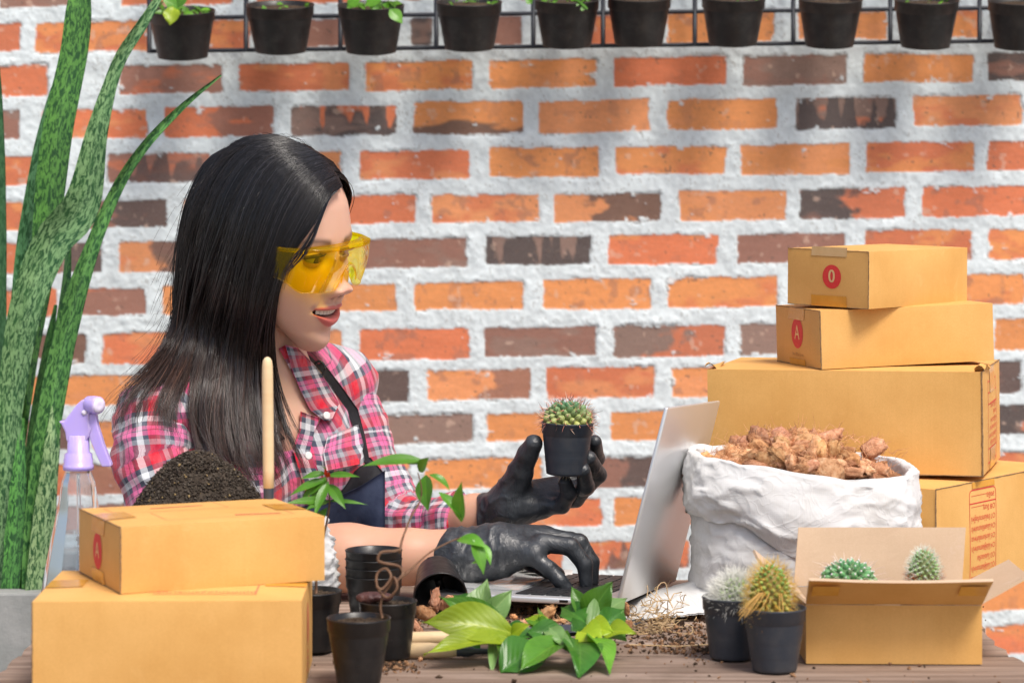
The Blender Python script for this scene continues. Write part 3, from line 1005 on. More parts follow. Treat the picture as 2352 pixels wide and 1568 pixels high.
def normals(v, f):
    nrm = np.cross(v[f[:, 2]] - v[f[:, 0]], v[f[:, 3]] - v[f[:, 1]])
    out = np.zeros_like(v)
    for j in range(4):
        for k in range(3):
            out[:, k] += np.bincount(f[:, j], nrm[:, k], len(v))
    return out / (np.linalg.norm(out, axis=1)[:, None] + 1e-12)


def capsule(p, a, b, ra, rb=None):
    a = np.asarray(a, float); b = np.asarray(b, float)
    rb = ra if rb is None else rb
    pa = p - a; ba = b - a
    h = np.clip((pa @ ba) / (ba @ ba + 1e-12), 0, 1)
    return np.linalg.norm(pa - h[..., None] * ba, axis=-1) - (ra + (rb - ra) * h)


def chain(p, pts, rs, k=0.004):
    d = None
    for i in range(len(pts) - 1):
        c = capsule(p, pts[i], pts[i + 1], rs[i], rs[i + 1])
        d = c if d is None else smin(d, c, k)
    return d


def ellipsoid(p, c, R, r):
    """R rows = axes, r = radii"""
    q = (p - np.asarray(c)) @ np.asarray(R).T
    r = np.asarray(r, float)
    k0 = np.linalg.norm(q / r, axis=-1)
    k1 = np.linalg.norm(q / (r * r), axis=-1)
    return k0 * (k0 - 1.0) / (k1 + 1e-9)


def smin(a, b, k):
    h = np.clip(0.5 + 0.5 * (b - a) / k, 0, 1)
    return b * (1 - h) + a * h - k * h * (1 - h)


def smax(a, b, k):
    return -smin(-a, -b, k)


def orient(v, f):
    nn = normals(v, f)
    c = v.mean(0)
    return f if ((v - c) * nn).sum() > 0 else f[:, ::-1]
# ------------------------------------------------------------------ the woman
person = empty('person', tuple(P(600, 1250, 3.12)), 'seated woman with long dark hair and yellow safety glasses holding a cactus and typing', 'person')

# ---- skin
sk = NT('skin')
vec = sk.coord('Object')
base = sk.mix(sk.ramp(sk.noise(45, 4, 0.6, vec), [(0.35, 0.0), (0.75, 0.25)]), sk.vcol(), (0.62, 0.33, 0.235))
sk.bump(sk.noise(1500, 3, 0.6, vec), 0.12, 0.0004)
SKIN = sk.set(base, 0.42, 0.42)
sk.b.inputs['Subsurface Weight'].default_value = 0.25
sk.b.inputs['Subsurface Radius'].default_value = (1.0, 0.35, 0.18)
sk.b.inputs['Subsurface Scale'].default_value = 0.006
SK = np.array((0.68, 0.42, 0.315))

# ---- head frame: X = her left (far side), Y = face direction, Z = up
YAW, PITCH, ROLL = math.radians(60), math.radians(8), math.radians(6)
fwd = V((math.sin(YAW), -math.cos(YAW), 0)); side = V((math.cos(YAW), math.sin(YAW), 0)); upv = V((0, 0, 1))
Mh = Matrix((side, fwd, upv)).transposed()
Mh = Mh @ Matrix.Rotation(-PITCH, 3, 'X') @ Matrix.Rotation(ROLL * -1, 3, 'Y')
HM = np.array(Mh)
HO = P(628, 566, 3.05)


def hw(p):
    return np.asarray(p, float) @ HM.T + HO


def head_surface(nt=230, na=260):
    # rows from crown to chin: z, front y, back y, half width, y of widest, tilt of the row's back upward, exponent
    K = np.array([
        # z      yf      yb      w      yw     tilt   n
        (0.1220, 0.010, -0.020, 0.012, -0.005, 0.000, 2.0),
        (0.1180, 0.034, -0.050, 0.036, -0.008, 0.000, 2.0),
        (0.1050, 0.056, -0.076, 0.054, -0.010, 0.000, 2.1),
        (0.0850, 0.073, -0.090, 0.066, -0.008, 0.000, 2.2),
        (0.0600, 0.0845, -0.097, 0.0725, -0.004, 0.000, 2.3),
        (0.0350, 0.0890, -0.099, 0.0735, 0.000, 0.000, 2.4),
        (0.0180, 0.0905, -0.098, 0.0725, 0.004, 0.000, 2.45),
        (0.0000, 0.0870, -0.094, 0.0715, 0.010, 0.000, 2.45),
        (-0.0180, 0.0860, -0.088, 0.0700, 0.014, 0.004, 2.4),
        (-0.0350, 0.0865, -0.078, 0.0680, 0.016, 0.010, 2.3),
        (-0.0500, 0.0870, -0.066, 0.0645, 0.014, 0.018, 2.2),
        (-0.0640, 0.0860, -0.056, 0.0600, 0.010, 0.026, 2.1),
        (-0.0780, 0.0835, -0.046, 0.0550, 0.006, 0.034, 2.0),
        (-0.0900, 0.0815, -0.036, 0.0480, 0.004, 0.042, 1.95),
        (-0.1010, 0.0805, -0.028, 0.0400, 0.004, 0.048, 1.9),
        (-0.1090, 0.0765, -0.020, 0.0290, 0.004, 0.052, 1.9),
        (-0.1145, 0.0680, -0.010, 0.0210, 0.008, 0.050, 1.9),
        (-0.1165, 0.0560, 0.000, 0.0120, 0.016, 0.040, 2.0),
        (-0.1130, 0.0400, 0.020, 0.0040, 0.028, 0.030, 2.0)])
    tk = np.concatenate([[0], np.cumsum(np.hypot(np.diff(K[:, 0]), np.diff(K[:, 1]) * 0.6))])
    t = np.linspace(0, tk[-1], nt)
    from_cols = []
    for j in range(7):
        y = np.interp(t, tk, K[:, j])
        ker = np.exp(-0.5 * (np.arange(-9, 10) / 3.5) ** 2); ker /= ker.sum()
        yp = np.pad(y, 9, mode='reflect', reflect_type='odd')
        from_cols.append(np.convolve(yp, ker, 'valid'))
    z, yf, yb, w, yw, tilt, ex = [c[:, None] for c in from_cols]
    # denser samples at the face front
    a = np.linspace(-1, 1, na, endpoint=False)
    ang = (np.sign(a) * np.abs(a) ** 1.35 * math.pi)[None]
    s, c = np.sin(ang), np.cos(ang)
    e = 2.0 / ex
    x = w * np.sign(s) * np.abs(s) ** np.where(c > 0, e, 1.0)
    y = np.where(c > 0, yw + (yf - yw) * np.abs(c) ** e, yw - (yw - yb) * np.abs(c))
    zz = z + tilt * (np.clip((yf - y) / (yf - yb + 1e-6), 0, 1)) ** 1.1 + 0 * x
    P_ = np.stack([x, y, zz], -1)
    # features
    X, Z = P_[..., 0], P_[..., 2]
    fr_ = smooth01(P_[..., 1], 0.0, 0.045)
    G = lambda x0, z0, sx, sz: np.exp(-0.5 * (((np.abs(X) if x0 else X) - x0) / sx) ** 2 - 0.5 * ((Z - z0) / sz) ** 2)
    d = np.zeros_like(X)
    # nose: bridge, tip, wings, nostrils
    bz = np.clip((0.012 - Z) / 0.044, 0, 1)
    bridge = np.where(Z > -0.034, 1, np.exp(-0.5 * ((Z + 0.034) / 0.0062) ** 2)) * smooth01(-Z, -0.022, 0.0)
    d += (0.0045 + 0.0088 * bz ** 1.3) * bridge * np.exp(-0.5 * (X / (0.0060 + 0.0042 * bz)) ** 2)
    d += 0.0078 * G(0, -0.0345, 0.0104, 0.0090)
    d += 0.0100 * G(0.0135, -0.0370, 0.0052, 0.0060)
    d -= 0.0055 * G(0.0072, -0.0448, 0.0036, 0.0018)
    d -= 0.0026 * G(0.0215, -0.037, 0.0028, 0.007)
    # eye sockets and brow
    d -= 0.0085 * G(0.029, 0.001, 0.0120, 0.0080)
    d -= 0.0040 * G(0.017, 0.002, 0.006, 0.010)
    d += 0.0018 * G(0.030, 0.020, 0.016, 0.006)
    # cheeks, folds
    d += 0.0045 * G(0.040, -0.032, 0.015, 0.014)
    fold = np.exp(-0.5 * (((np.abs(X) - (0.018 + 0.30 * np.clip(-0.036 - Z, 0, 0.03))) / 0.0028) ** 2)) * smooth01(-Z, 0.036, 0.044) * (1 - smooth01(-Z, 0.056, 0.066))
    d -= 0.0011 * fold
    d += 0.0030 * G(0, -0.058, 0.024, 0.012)
    # lips, parted in a smile; mouth line rises towards the corners
    ml = -0.0615 + 3.5 * X ** 2
    mw = 0.0275
    env = np.clip(1 - (X / mw) ** 2, 0, 1)
    up_l = np.exp(-0.5 * ((Z - (ml + 0.0046 - 5.0 * X ** 2 - 0.0010 * np.exp(-(X / 0.004) ** 2))) / (0.0016 + 0.0009 * env)) ** 2)
    lo_l = np.exp(-0.5 * ((Z - (ml - 0.0138 + 18.0 * X ** 2)) / (0.0016 + 0.0032 * env)) ** 2)
    d += 0.0046 * up_l * env ** 1.1 + 0.0068 * lo_l * env ** 1.1
    gap = np.exp(-((Z - (ml - 0.0040 + 3.0 * X ** 2)) / (0.0036 * np.sqrt(env) + 0.0006)) ** 4) * smooth01(env, 0.02, 0.18)
    d -= 0.0130 * gap
    d -= 0.0022 * np.exp(-0.5 * ((np.abs(X) - mw - 0.001) / 0.0022) ** 2 - 0.5 * ((Z - (ml + 0.0005)) / 0.003) ** 2)
    d -= 0.0024 * G(0, -0.0865, 0.016, 0.0038)
    d += 0.0032 * G(0, -0.1015, 0.013, 0.0080)
    d -= 0.0012 * G(0, -0.048, 0.0025, 0.005)
    P_[..., 1] += d * fr_
    # colours
    col = np.tile(SK, X.shape + (1,))
    front_m = (fr_ > 0.5)
    blush = (G(0.042, -0.028, 0.014, 0.012) * 0.22 * front_m)[..., None]
    col = col * (1 - blush) + np.array((0.72, 0.28, 0.22)) * blush
    noser = (G(0, -0.036, 0.011, 0.006) * 0.2 * front_m)[..., None]
    col = col * (1 - noser) + np.array((0.68, 0.25, 0.18)) * noser
    lip = np.maximum(smooth01(up_l, 0.42, 0.68), smooth01(lo_l, 0.36, 0.6)) * smooth01(env, 0.02, 0.12) * front_m
    lip = np.maximum(lip, (np.abs(Z - (ml - 0.0025)) < 0.0035) * smooth01(env, 0.05, 0.1) * front_m)[..., None]
    lc = np.array((0.60, 0.14, 0.13))
    col = col * (1 - lip) + lc * lip
    gm = (smooth01(gap, 0.35, 0.7) * front_m)[..., None]
    col = col * (1 - gm) + np.array((0.10, 0.02, 0.02)) * gm
    nm = (G(0.0075, -0.0440, 0.0030, 0.0013) * front_m)[..., None]
    col = col * (1 - 0.9 * nm) + np.array((0.10, 0.03, 0.02)) * 0.9 * nm
    # eyebrows
    ax_ = np.abs(X)
    bl = 0.0195 + 0.004 * np.sin(np.clip((ax_ - 0.014) / 0.036, 0, 1) * math.pi * 0.75)
    brow = np.exp(-0.5 * ((Z - bl) / (0.0026 * (1 - 0.5 * smooth01(ax_, 0.035, 0.052)))) ** 2) * smooth01(ax_, 0.011, 0.016) * (1 - smooth01(ax_, 0.046, 0.053)) * front_m
    br = (brow * 0.8)[..., None]
    col = col * (1 - br) + np.array((0.07, 0.035, 0.025)) * br
    sc_ = (1 - smooth01(P_[..., 1], 0.025, 0.06)) * smooth01(Z, -0.06, 0.02)
    sc_ = np.maximum(sc_, smooth01(Z, 0.088, 0.10))
    P_ = np.array((0, 0, 0.01)) + (P_ - (0, 0, 0.01)) * (1 - 0.055 * sc_)[..., None]
    v = hw(P_.reshape(-1, 3))
    f = grid_faces(nt, na, cv=True)
    return v, f, col.reshape(-1, 3)


hv, hf, hc = head_surface()
parts_v, parts_f, parts_c, off = [hv], [hf], [hc], len(hv)


def add_skin(v, f, col=None):
    global off
    if col is None and v[:, 2].mean() < 0.86:
        col = np.array((0.60, 0.335, 0.225)) * (1 + 0.05 * fbm(v, 40, 3, 3)[:, None]) + 0 * v
    parts_v.append(v); parts_f.append(f + off)
    parts_c.append(np.tile(SK, (len(v), 1)) if col is None else col)
    off += len(v)


# neck and upper chest
AX = np.array((0.695, 0.72, 0)); NX = np.array((0.72, -0.695, 0)); UPV = np.array((0, 0, 1.0))
Rt = np.array((AX, NX, UPV))
NB = P(622, 905, 3.10)
def neck_fn(p):
    a = HO + HM @ np.array((0, -0.018, -0.060))
    d = capsule(p, a, NB, 0.046, 0.047)
    d = smin(d, capsule(p, NB, NB + (0.0, 0, -0.03), 0.050, 0.062), 0.03)
    d = smin(d, ellipsoid(p, P(585, 1045, 3.12), Rt, (0.145, 0.078, 0.115)), 0.035)
    return d
# forearms
WR_N = P(1150, 1262, 2.895); EL_N = P(470, 1290, 2.96)
def arm_near(p):
    d = chain(p, [EL_N, P(620, 1282, 2.945), P(800, 1280, 2.925), P(940, 1278, 2.91), WR_N], [0.040, 0.0405, 0.037, 0.030, 0.024], 0.01)
    return d
WR_F = P(1135, 1178, 3.02); EL_F = P(925, 1225, 3.13)
def arm_far(p):
    return chain(p, [EL_F, P(1020, 1205, 3.08), P(1090, 1190, 3.04), WR_F], [0.036, 0.031, 0.027, 0.024], 0.01)
SHO_N, SHO_F = P(360, 965, 3.01), P(775, 890, 3.20)
def all_skin(p):
    d = neck_fn(p)
    d = smin(d, chain(p, [P(560, 960, 3.10), SHO_N, P(372, 1100, 2.985), EL_N], [0.045, 0.034, 0.033, 0.036], 0.02), 0.02)
    d = smin(d, chain(p, [P(650, 940, 3.14), SHO_F, P(825, 1040, 3.18), EL_F], [0.045, 0.033, 0.030, 0.032], 0.02), 0.02)
    return np.minimum(np.minimum(d, arm_near(p)), arm_far(p))
v, f = surface_net(all_skin, (-0.45, 2.87, 0.755), (0.03, 3.28, 1.13), 0.0034)
v = relax(v, f, 3)
arm_m = np.maximum(smooth01(v[:, 0], P(720, 0, 2.93)[0], P(760, 0, 2.93)[0]) * smooth01(-v[:, 2], -0.87, -0.84), smooth01(v[:, 0], P(980, 0, 3.05)[0], P(1000, 0, 3.05)[0]))[:, None]
colA = np.array((0.60, 0.335, 0.225)) * (1 + 0.05 * fbm(v, 40, 3, 3)[:, None])
f = f if ((lambda nn, ii: (all_skin(v[ii] + nn[ii] * .002) > all_skin(v[ii] - nn[ii] * .002)).mean())(normals(v, f), np.arange(0, len(v), 41))) > 0.5 else f[:, ::-1]
add_skin(v, f, SK * (1 - arm_m) + colA * arm_m)
mesh_np('body', np.concatenate(parts_v), np.concatenate(parts_f), SKIN, person, True, np.concatenate(parts_c))

# ---- teeth
TEETH = simple('teeth', (0.80, 0.76, 0.66), None, rough=0.25, spec=0.6, bstr=0)
for k in range(-4, 4):
    x = (k + 0.5) * 0.0052
    wdt = 0.0049
    yc = 0.0835 - 13.0 * x * x
    mb = MB()
    n = 7
    g_ = np.zeros((n, n, 3))
    sl = -26.0 * x
    for i in range(n):
        for j in range(n):
            s_, t_ = i / (n - 1) * 2 - 1, j / (n - 1) * 2 - 1
            g_[i, j] = (x + s_ * wdt / 2, yc + sl * s_ * wdt / 2 + 0.0014 * math.sqrt(max(0, 1 - 0.75 * max(s_ * s_, t_ * t_))), -0.0625 + 6 * x * x + t_ * 0.0042)
    mb.grid(hw(g_.reshape(-1, 3)).reshape(n, n, 3)[::-1])
    mb.build('tooth', TEETH, person)

# ---- eyes
EYE = NT('eye')
EYE.set(EYE.vcol(), 0.12, 0.6)
LID = SKIN
for sx in (-1, 1):
    ec = np.array((sx * 0.0290, 0.0715, 0.0015))
    n1, n2 = 40, 48
    th_ = np.linspace(0, math.pi, n1); ph = np.linspace(0, 2 * math.pi, n2, endpoint=False)
    r = 0.0120
    gz = np.array((0.05 * 0 - sx * 0.0 + 0.10, 0.98, -0.25)); gz /= np.linalg.norm(gz)
    e1 = np.cross(gz, (0, 0, 1)); e1 /= np.linalg.norm(e1); e2 = np.cross(e1, gz)
    g_ = r * (np.cos(th_)[:, None, None] * gz + np.sin(th_)[:, None, None] * (np.cos(ph)[None, :, None] * e1 + np.sin(ph)[None, :, None] * e2)) + ec
    c_ = np.zeros((n1, n2, 3)) + (0.52, 0.47, 0.43)
    c_[th_ < 0.60] = (0.016, 0.009, 0.007); c_[th_ < 0.2] = (0.004, 0.004, 0.004)
    eo = mesh_np('eyeball', hw(g_.reshape(-1, 3)), grid_faces(n1, n2, cv=True)[:, ::-1], EYE.m, person, True, c_.reshape(-1, 3))
    # lids: parts of a slightly larger ball
    for up_, a0, a1 in ((1, 17, 88), (0, -88, -20)):
        rl = 0.0132
        az = np.linspace(-86, 86, 41); el = np.linspace(0, 1, 14)
        g_ = np.zeros((len(az), len(el), 3)); cc_ = np.tile(SK * (0.93, 0.88, 0.86), (len(az), len(el), 1))
        for i, A in enumerate(az):
            u_ = abs(A) / 86
            edge = (a0 * (1 - u_ ** 2.2) + 1 * u_ ** 2.2) if up_ else (a1 * (1 - u_ ** 2) + 1 * u_ ** 2)
            for j, t_ in enumerate(el):
                E = edge + t_ * ((a1 - edge) if up_ else (a0 - edge))
                rr_ = rl - 0.0004 * (1 - t_)
                Ar, Er = math.radians(A), math.radians(E)
                g_[i, j] = ec + rr_ * np.array((math.sin(Ar) * math.cos(Er) * 1.22, math.cos(Ar) * math.cos(Er), math.sin(Er)))
                if up_ and t_ < 0.2: cc_[i, j] = (0.02, 0.012, 0.01)
                if up_ and 0.36 < t_ < 0.46: cc_[i, j] = SK * 0.6
        lid = mesh_np('eyelid', hw(g_.reshape(-1, 3)), grid_faces(len(az), len(el)), LID, person, True, cc_.reshape(-1, 3))
    # lashes
    mb = MB()
    for i in range(34):
        A = math.radians(-70 + 140 * i / 33); u_ = abs(math.degrees(A)) / 86
        E = math.radians(17 * (1 - u_ ** 2.2) + u_)
        b_ = ec + 0.0131 * np.array((math.sin(A) * math.cos(E) * 1.22, math.cos(A) * math.cos(E), math.sin(E)))
        o_ = np.array((math.sin(A) * 1.2, math.cos(A), 0.05)); o_ /= np.linalg.norm(o_)
        pts = [b_, b_ + o_ * 0.0030 + (0, 0, -0.0004), b_ + o_ * 0.0058 + (0, 0, 0.0014)]
        mb.tube(hw(pts), [0.0007, 0.0005, 0.0001], 4)
    mb.build('eyelashes', simple('lash', (0.01, 0.008, 0.008), None, bstr=0), lid)

# ---- ear (near and far)
for sx in (-1, 1):
    mb = MB()
    pts = []
    for i in range(24):
        a = -2.2 + 4.6 * i / 23
        pts.append((sx * (0.0665 + 0.006 * math.sin(a + 1)), -0.006 - 0.013 * math.cos(a) - 0.004, -0.012 + 0.028 * math.sin(a)))
    mb.tube(hw(pts), [0.004 - 0.0015 * (i / 23) for i in range(24)], 10, col=SK)
    mb.lathe([(0.0, 0.004), (0.008, 0.003), (0.012, 0.0), (0.012, -0.004)], 20, hw([(sx * 0.066, -0.012, -0.010)])[0], HM @ np.array((sx, 0.1, 0)), col=SK * 0.9)
    mb.build('ear', SKIN, person)
# ---- plaid shirt
def plaid_material():
    t = NT('plaid_flannel')
    uvn = t.n('TexCoord').outputs['UV']
    sep = t.n('SeparateXYZ'); t.l(uvn, sep.inputs[0])
    red, pink, white, dark, maroon, grey = (0.60, 0.008, 0.030), (0.68, 0.125, 0.31), (0.66, 0.69, 0.72), (0.055, 0.065, 0.10), (0.30, 0.03, 0.07), (0.32, 0.34, 0.38)
    st = [(0.0, red), (0.16, dark), (0.26, white), (0.38, dark), (0.48, pink), (0.565, dark), (0.585, pink), (0.68, dark), (0.76, grey), (0.86, maroon), (0.95, red)]
    outs = []
    for i, per in ((0, 0.058), (1, 0.060)):
        f_ = t.math('FRACT', t.math('MULTIPLY', sep.outputs[i], 1 / per))
        outs.append(t.ramp(f_, st, 'CONSTANT'))
    # threads of warp and weft alternate
    a = t.math('SINE', t.math('MULTIPLY', sep.outputs[0], 6.2832 / 0.0016))
    b = t.math('SINE', t.math('MULTIPLY', sep.outputs[1], 6.2832 / 0.0016))
    w = t.ramp(t.math('MULTIPLY_ADD', t.math('MULTIPLY', a, b), 0.5), [(0.2, 0.22), (0.8, 0.78)])
    ab = t.math('MULTIPLY', a, b)
    ma = t.n('Math', operation='MULTIPLY_ADD'); t.l(ab, ma.inputs[0]); ma.inputs[1].default_value = 0.28; ma.inputs[2].default_value = 0.5
    c = t.mix(ma.outputs[0], outs[0], outs[1])
    vec = t.coord('Object')
    c = t.mix(t.ramp(t.noise(60, 4, 0.6, vec), [(0.4, 0.0), (0.8, 0.12)]), c, (0.85, 0.8, 0.82))
    n1 = t.noise(38, 4, 0.55, vec, 0.8)
    n2 = t.noise(1100, 2, 0.5, vec)
    n3 = t.noise(14, 3, 0.5, t.coord('Object', (1.6, 1, 0.8), (0.3, 0.6, 0.2)), 1.2)
    n1 = t.math('ADD', n1, t.math('MULTIPLY', n3, 1.6))
    h_ = t.math('ADD', n1, t.math('MULTIPLY', n2, 0.05))
    t.bump(h_, 0.55, 0.006)
    m = t.set(c, 0.85, 0.15)
    t.b.inputs['Sheen Weight'].default_value = 0.25
    t.b.inputs['Sheen Roughness'].default_value = 0.5
    return m


PLAID = plaid_material()
SH_N = [P(350, 958, 3.01), P(352, 1060, 2.985), P(395, 1180, 2.965), P(455, 1290, 2.96), P(520, 1300, 2.955)]
SH_NR = [0.044, 0.043, 0.046, 0.049, 0.047]
SH_F = [P(780, 882, 3.20), P(822, 1020, 3.18), P(872, 1150, 3.15), P(912, 1222, 3.13), P(990, 1212, 3.09), P(1052, 1200, 3.06)]
SH_FR = [0.043, 0.0395, 0.040, 0.037, 0.032, 0.0300]


def folds(p, sc, seed, amp):
    n = fbm(p, sc, seed, 3)
    return amp * (1 - np.abs(n)) ** 3 - amp * 0.4


def torso_raw(p):
    d = ellipsoid(p, P(575, 1060, 3.13), Rt, (0.158, 0.098, 0.155))
    d = smin(d, ellipsoid(p, P(600, 1330, 3.14), Rt, (0.135, 0.098, 0.20)), 0.05)
    d = smin(d, capsule(p, P(575, 880, 3.115), P(352, 955, 3.01), 0.058, 0.043), 0.045)
    d = smin(d, capsule(p, P(640, 880, 3.14), P(785, 884, 3.20), 0.052, 0.045), 0.04)
    # bust
    for s_ in (-1, 1):
        d = smin(d, ellipsoid(p, P(640, 1085, 3.065) + AX * (0.062 * s_), Rt, (0.060, 0.050, 0.062)), 0.03)
    return d


NECKDIR = np.array((0.72, -0.695, 0))
def neck_cut(p):
    # neck hole and the open V in front
    d = capsule(p, P(622, 700, 3.09), P(622, 915, 3.095), 0.061, 0.064)
    # V: wedge between two planes, in front of the neck
    q = p - P(672, 1038, 3.03)
    ax, zz = q @ AX, q[..., 2]
    w = 0.012 + np.clip(zz, 0, 1) * 0.52
    dv = np.maximum(np.abs(ax + 0.004) - w, -zz)
    fy = -(q @ NECKDIR) - 0.09
    dv = np.maximum(dv, fy)
    return smin(d, dv, 0.012)


def torso_fn(p):
    d = torso_raw(p)
    d = d - folds(p * np.array((1, 1, 0.7)), 14, 5, 0.0045)
    return smax(d, -neck_cut(p), 0.004)


def sleeve_fn(pts, rs, seed, amp=0.0045):
    def fn(p):
        d = chain(p, pts, rs, 0.02)
        return d - folds(p, 20, seed, amp) - folds(p * np.array((1.0, 1, 2.0)), 24, seed + 5, amp * 0.5)
    return fn


def uv_chain(v, pts):
    best = np.full(len(v), 1e9); U_ = np.zeros(len(v)); A_ = np.zeros(len(v)); L = 0
    for a, b in zip(pts[:-1], pts[1:]):
        ba = b - a; ln = np.linalg.norm(ba); t = ba / ln
        h = (v - a) @ t
        hc = np.clip(h, 0, ln)
        dd = np.linalg.norm(v - a - hc[:, None] * t, axis=1)
        m = dd < best
        hx = h if L == 0 else hc
        e1 = np.cross(t, (0, 1, 0.0)); e1 /= np.linalg.norm(e1); e2 = np.cross(t, e1)
        r = v - a - h[:, None] * t
        ang = np.arctan2(r @ e2, r @ e1)
        best[m] = dd[m]; U_[m] = (L + np.clip(h, -0.1, ln))[m]; A_[m] = ang[m]
        L += ln
    return np.stack([A_ * 0.045, U_], -1)


def flip_out(v, f, fn):
    """orient faces outward by the sign of fn"""
    nn = normals(v, f)
    i = np.arange(0, len(v), 37)
    return f if (fn(v[i] + nn[i] * 0.002) > fn(v[i] - nn[i] * 0.002)).mean() > 0.5 else f[:, ::-1]


lo, hi = np.array((-0.50, 2.90, 0.72)), np.array((-0.13, 3.30, 1.08))
v, f = surface_net(torso_fn, lo, hi, 0.0042)
v = relax(v, f, 2); f = flip_out(v, f, torso_fn)
q = v - P(600, 1000, 3.1)
ua = q @ AX + 0.012 * vnoise(v, 9, 2) + 0.16 * q[:, 2] * np.sign(q @ AX + 0.0)*0
uvt = np.stack([ua * math.cos(0.12) + q[:, 2] * math.sin(0.12), q[:, 2] * math.cos(0.12) - ua * math.sin(0.12) + 0.012 * vnoise(v, 10, 4) + (q @ NX) * 0.6], -1)
mesh_np('shirt', v, f, PLAID, person, True, uv=uvt)
for (pts, rs, sd_, rot) in ((SH_N, SH_NR, 31, 0.0), (SH_F, SH_FR, 41, 0.0)):
    fn = sleeve_fn(pts, rs, sd_)
    A_ = np.array(pts); lo = A_.min(0) - 0.06; hi = A_.max(0) + 0.06
    v, f = surface_net(fn, lo, hi, 0.0036)
    v = relax(v, f, 1); f = flip_out(v, f, fn)
    uv_ = uv_chain(v, pts)
    uv_[:, 0] += 0.004 * vnoise(v, 20, 3)
    mesh_np('sleeve', v, f, PLAID, person, True, uv=uv_)


def body_fn(p):
    d = np.minimum(torso_raw(p), chain(p, SH_N, SH_NR, 0.02))
    d = np.minimum(d, chain(p, SH_F, SH_FR, 0.02))
    return np.minimum(d, neck_fn(p))


def lift(u, v, fn, off=0.0, D0=2.75, D1=3.35, miss=3.08):
    """distance at which the sight line through (u, v) first meets fn"""
    u = np.asarray(u, float); v = np.asarray(v, float)
    D = np.full(u.shape, D0)
    done = np.zeros(u.shape, bool)
    for _ in range(60):
        p = np.stack([(u - 1176) * D / F, D, CZ - (v - 400) * D / F], -1)
        d = fn(p)
        done |= d < 0.0008
        D = np.where(done, D, D + np.maximum(d, 0.0008) * 0.85)
    return np.where(D > D1, miss, D) - off


def Pm(u, v, D):
    return np.stack([(u - 1176) * D / F, D, CZ - (v - 400) * D / F], -1)


def cloth_strip(name, Lp, Rp, m, off, thick=0.0022, n=26, k=9, fn=body_fn, bulge=0.0, uvs=True, seed=0, edge=0.0):
    """cloth between two image-traced edges, laid on the body at its real depth"""
    def res(pts):
        pts = np.asarray(pts, float)
        L = np.concatenate([[0], np.cumsum(np.linalg.norm(np.diff(pts, axis=0), axis=1))])
        s_ = np.linspace(0, L[-1], n)
        return np.stack([np.interp(s_, L, pts[:, 0]), np.interp(s_, L, pts[:, 1])], -1)
    Lr, Rr = res(Lp), res(Rp)
    t = np.linspace(0, 1, k)[None, :, None]
    UV_ = Lr[:, None] * (1 - t) + Rr[:, None] * t
    D = lift(UV_[..., 0], UV_[..., 1], fn, off)
    ker = np.ones(5) / 5
    for _ in range(2):
        Dp = np.pad(D, ((2, 2), (0, 0)), 'edge'); D = np.apply_along_axis(lambda x: np.convolve(x, ker, 'valid'), 0, Dp)
        if k >= 5:
            Dp = np.pad(D, ((0, 0), (2, 2)), 'edge'); D = np.apply_along_axis(lambda x: np.convolve(x, ker, 'valid'), 1, Dp)
    D = D - bulge * np.sin(math.pi * t[..., 0])
    g_ = Pm(UV_[..., 0], UV_[..., 1], D)
    g_ = g_ + (0.0015 * vnoise(g_, 45, seed))[..., None] * np.array((0, -1, 0.3))
    e_ = 1 - np.abs(2 * t[..., 0] - 1) ** 6
    back = g_ + np.array((0, 1, 0)) * (thick)
    verts = np.concatenate([g_.reshape(-1, 3), back.reshape(-1, 3)])
    ff = grid_faces(n, k)
    nn = n * k
    side_f = []
    for i in range(n - 1):
        side_f.append((i * k, (i + 1) * k, nn + (i + 1) * k, nn + i * k))
        side_f.append(((i + 1) * k + k - 1, i * k + k - 1, nn + i * k + k - 1, nn + (i + 1) * k + k - 1))
    for j in range(k - 1):
        side_f.append((j + 1, j, nn + j, nn + j + 1))
        side_f.append(((n - 1) * k + j, (n - 1) * k + j + 1, nn + (n - 1) * k + j + 1, nn + (n - 1) * k + j))
    F_ = np.concatenate([ff, ff[:, ::-1] + nn, np.array(side_f)])
    q = verts - P(600, 1000, 3.1)
    # cloth grain follows the strip
    Ls = np.concatenate([[0], np.cumsum(np.linalg.norm(np.diff(g_[:, k // 2], axis=0), axis=1))])
    W = np.linalg.norm(g_[:, -1] - g_[:, 0], axis=1)
    uu = (np.linspace(0, 1, k)[None] * W[:, None]); vv = np.repeat(Ls[:, None], k, 1)
    uv_ = np.tile(np.stack([uu, vv], -1).reshape(-1, 2), (2, 1)) + seed * 0.013
    return mesh_np(name, verts, F_[:, ::-1], m, person, True, uv=uv_)


# collar, placket, pocket flap
cloth_strip('collar', [(655, 792), (672, 850), (689, 893), (712, 940), (745, 966)], [(684, 800), (722, 838), (752, 880), (779, 926), (762, 964)], PLAID, 0.014, 0.0035, bulge=0.006, seed=3)
cloth_strip('collar', [(640, 800), (655, 792), (672, 800)], [(668, 850), (689, 893), (700, 890)], PLAID, 0.006, 0.003, seed=4)
cloth_strip('placket', [(690, 945), (688, 985), (672, 1030), (690, 1090), (720, 1180)], [(735, 960), (722, 990), (712, 1035), (735, 1090), (765, 1170)], PLAID, 0.007, 0.003, bulge=0.002, seed=5)
cloth_strip('pocket_flap', [(752, 1003), (742, 1040), (750, 1080)], [(822, 975), (835, 1020), (826, 1065)], PLAID, 0.009, 0.003, bulge=0.003, seed=6)
BUT = simple('shell_button', (0.72, 0.70, 0.68), None, rough=0.2, spec=0.6, bstr=0)
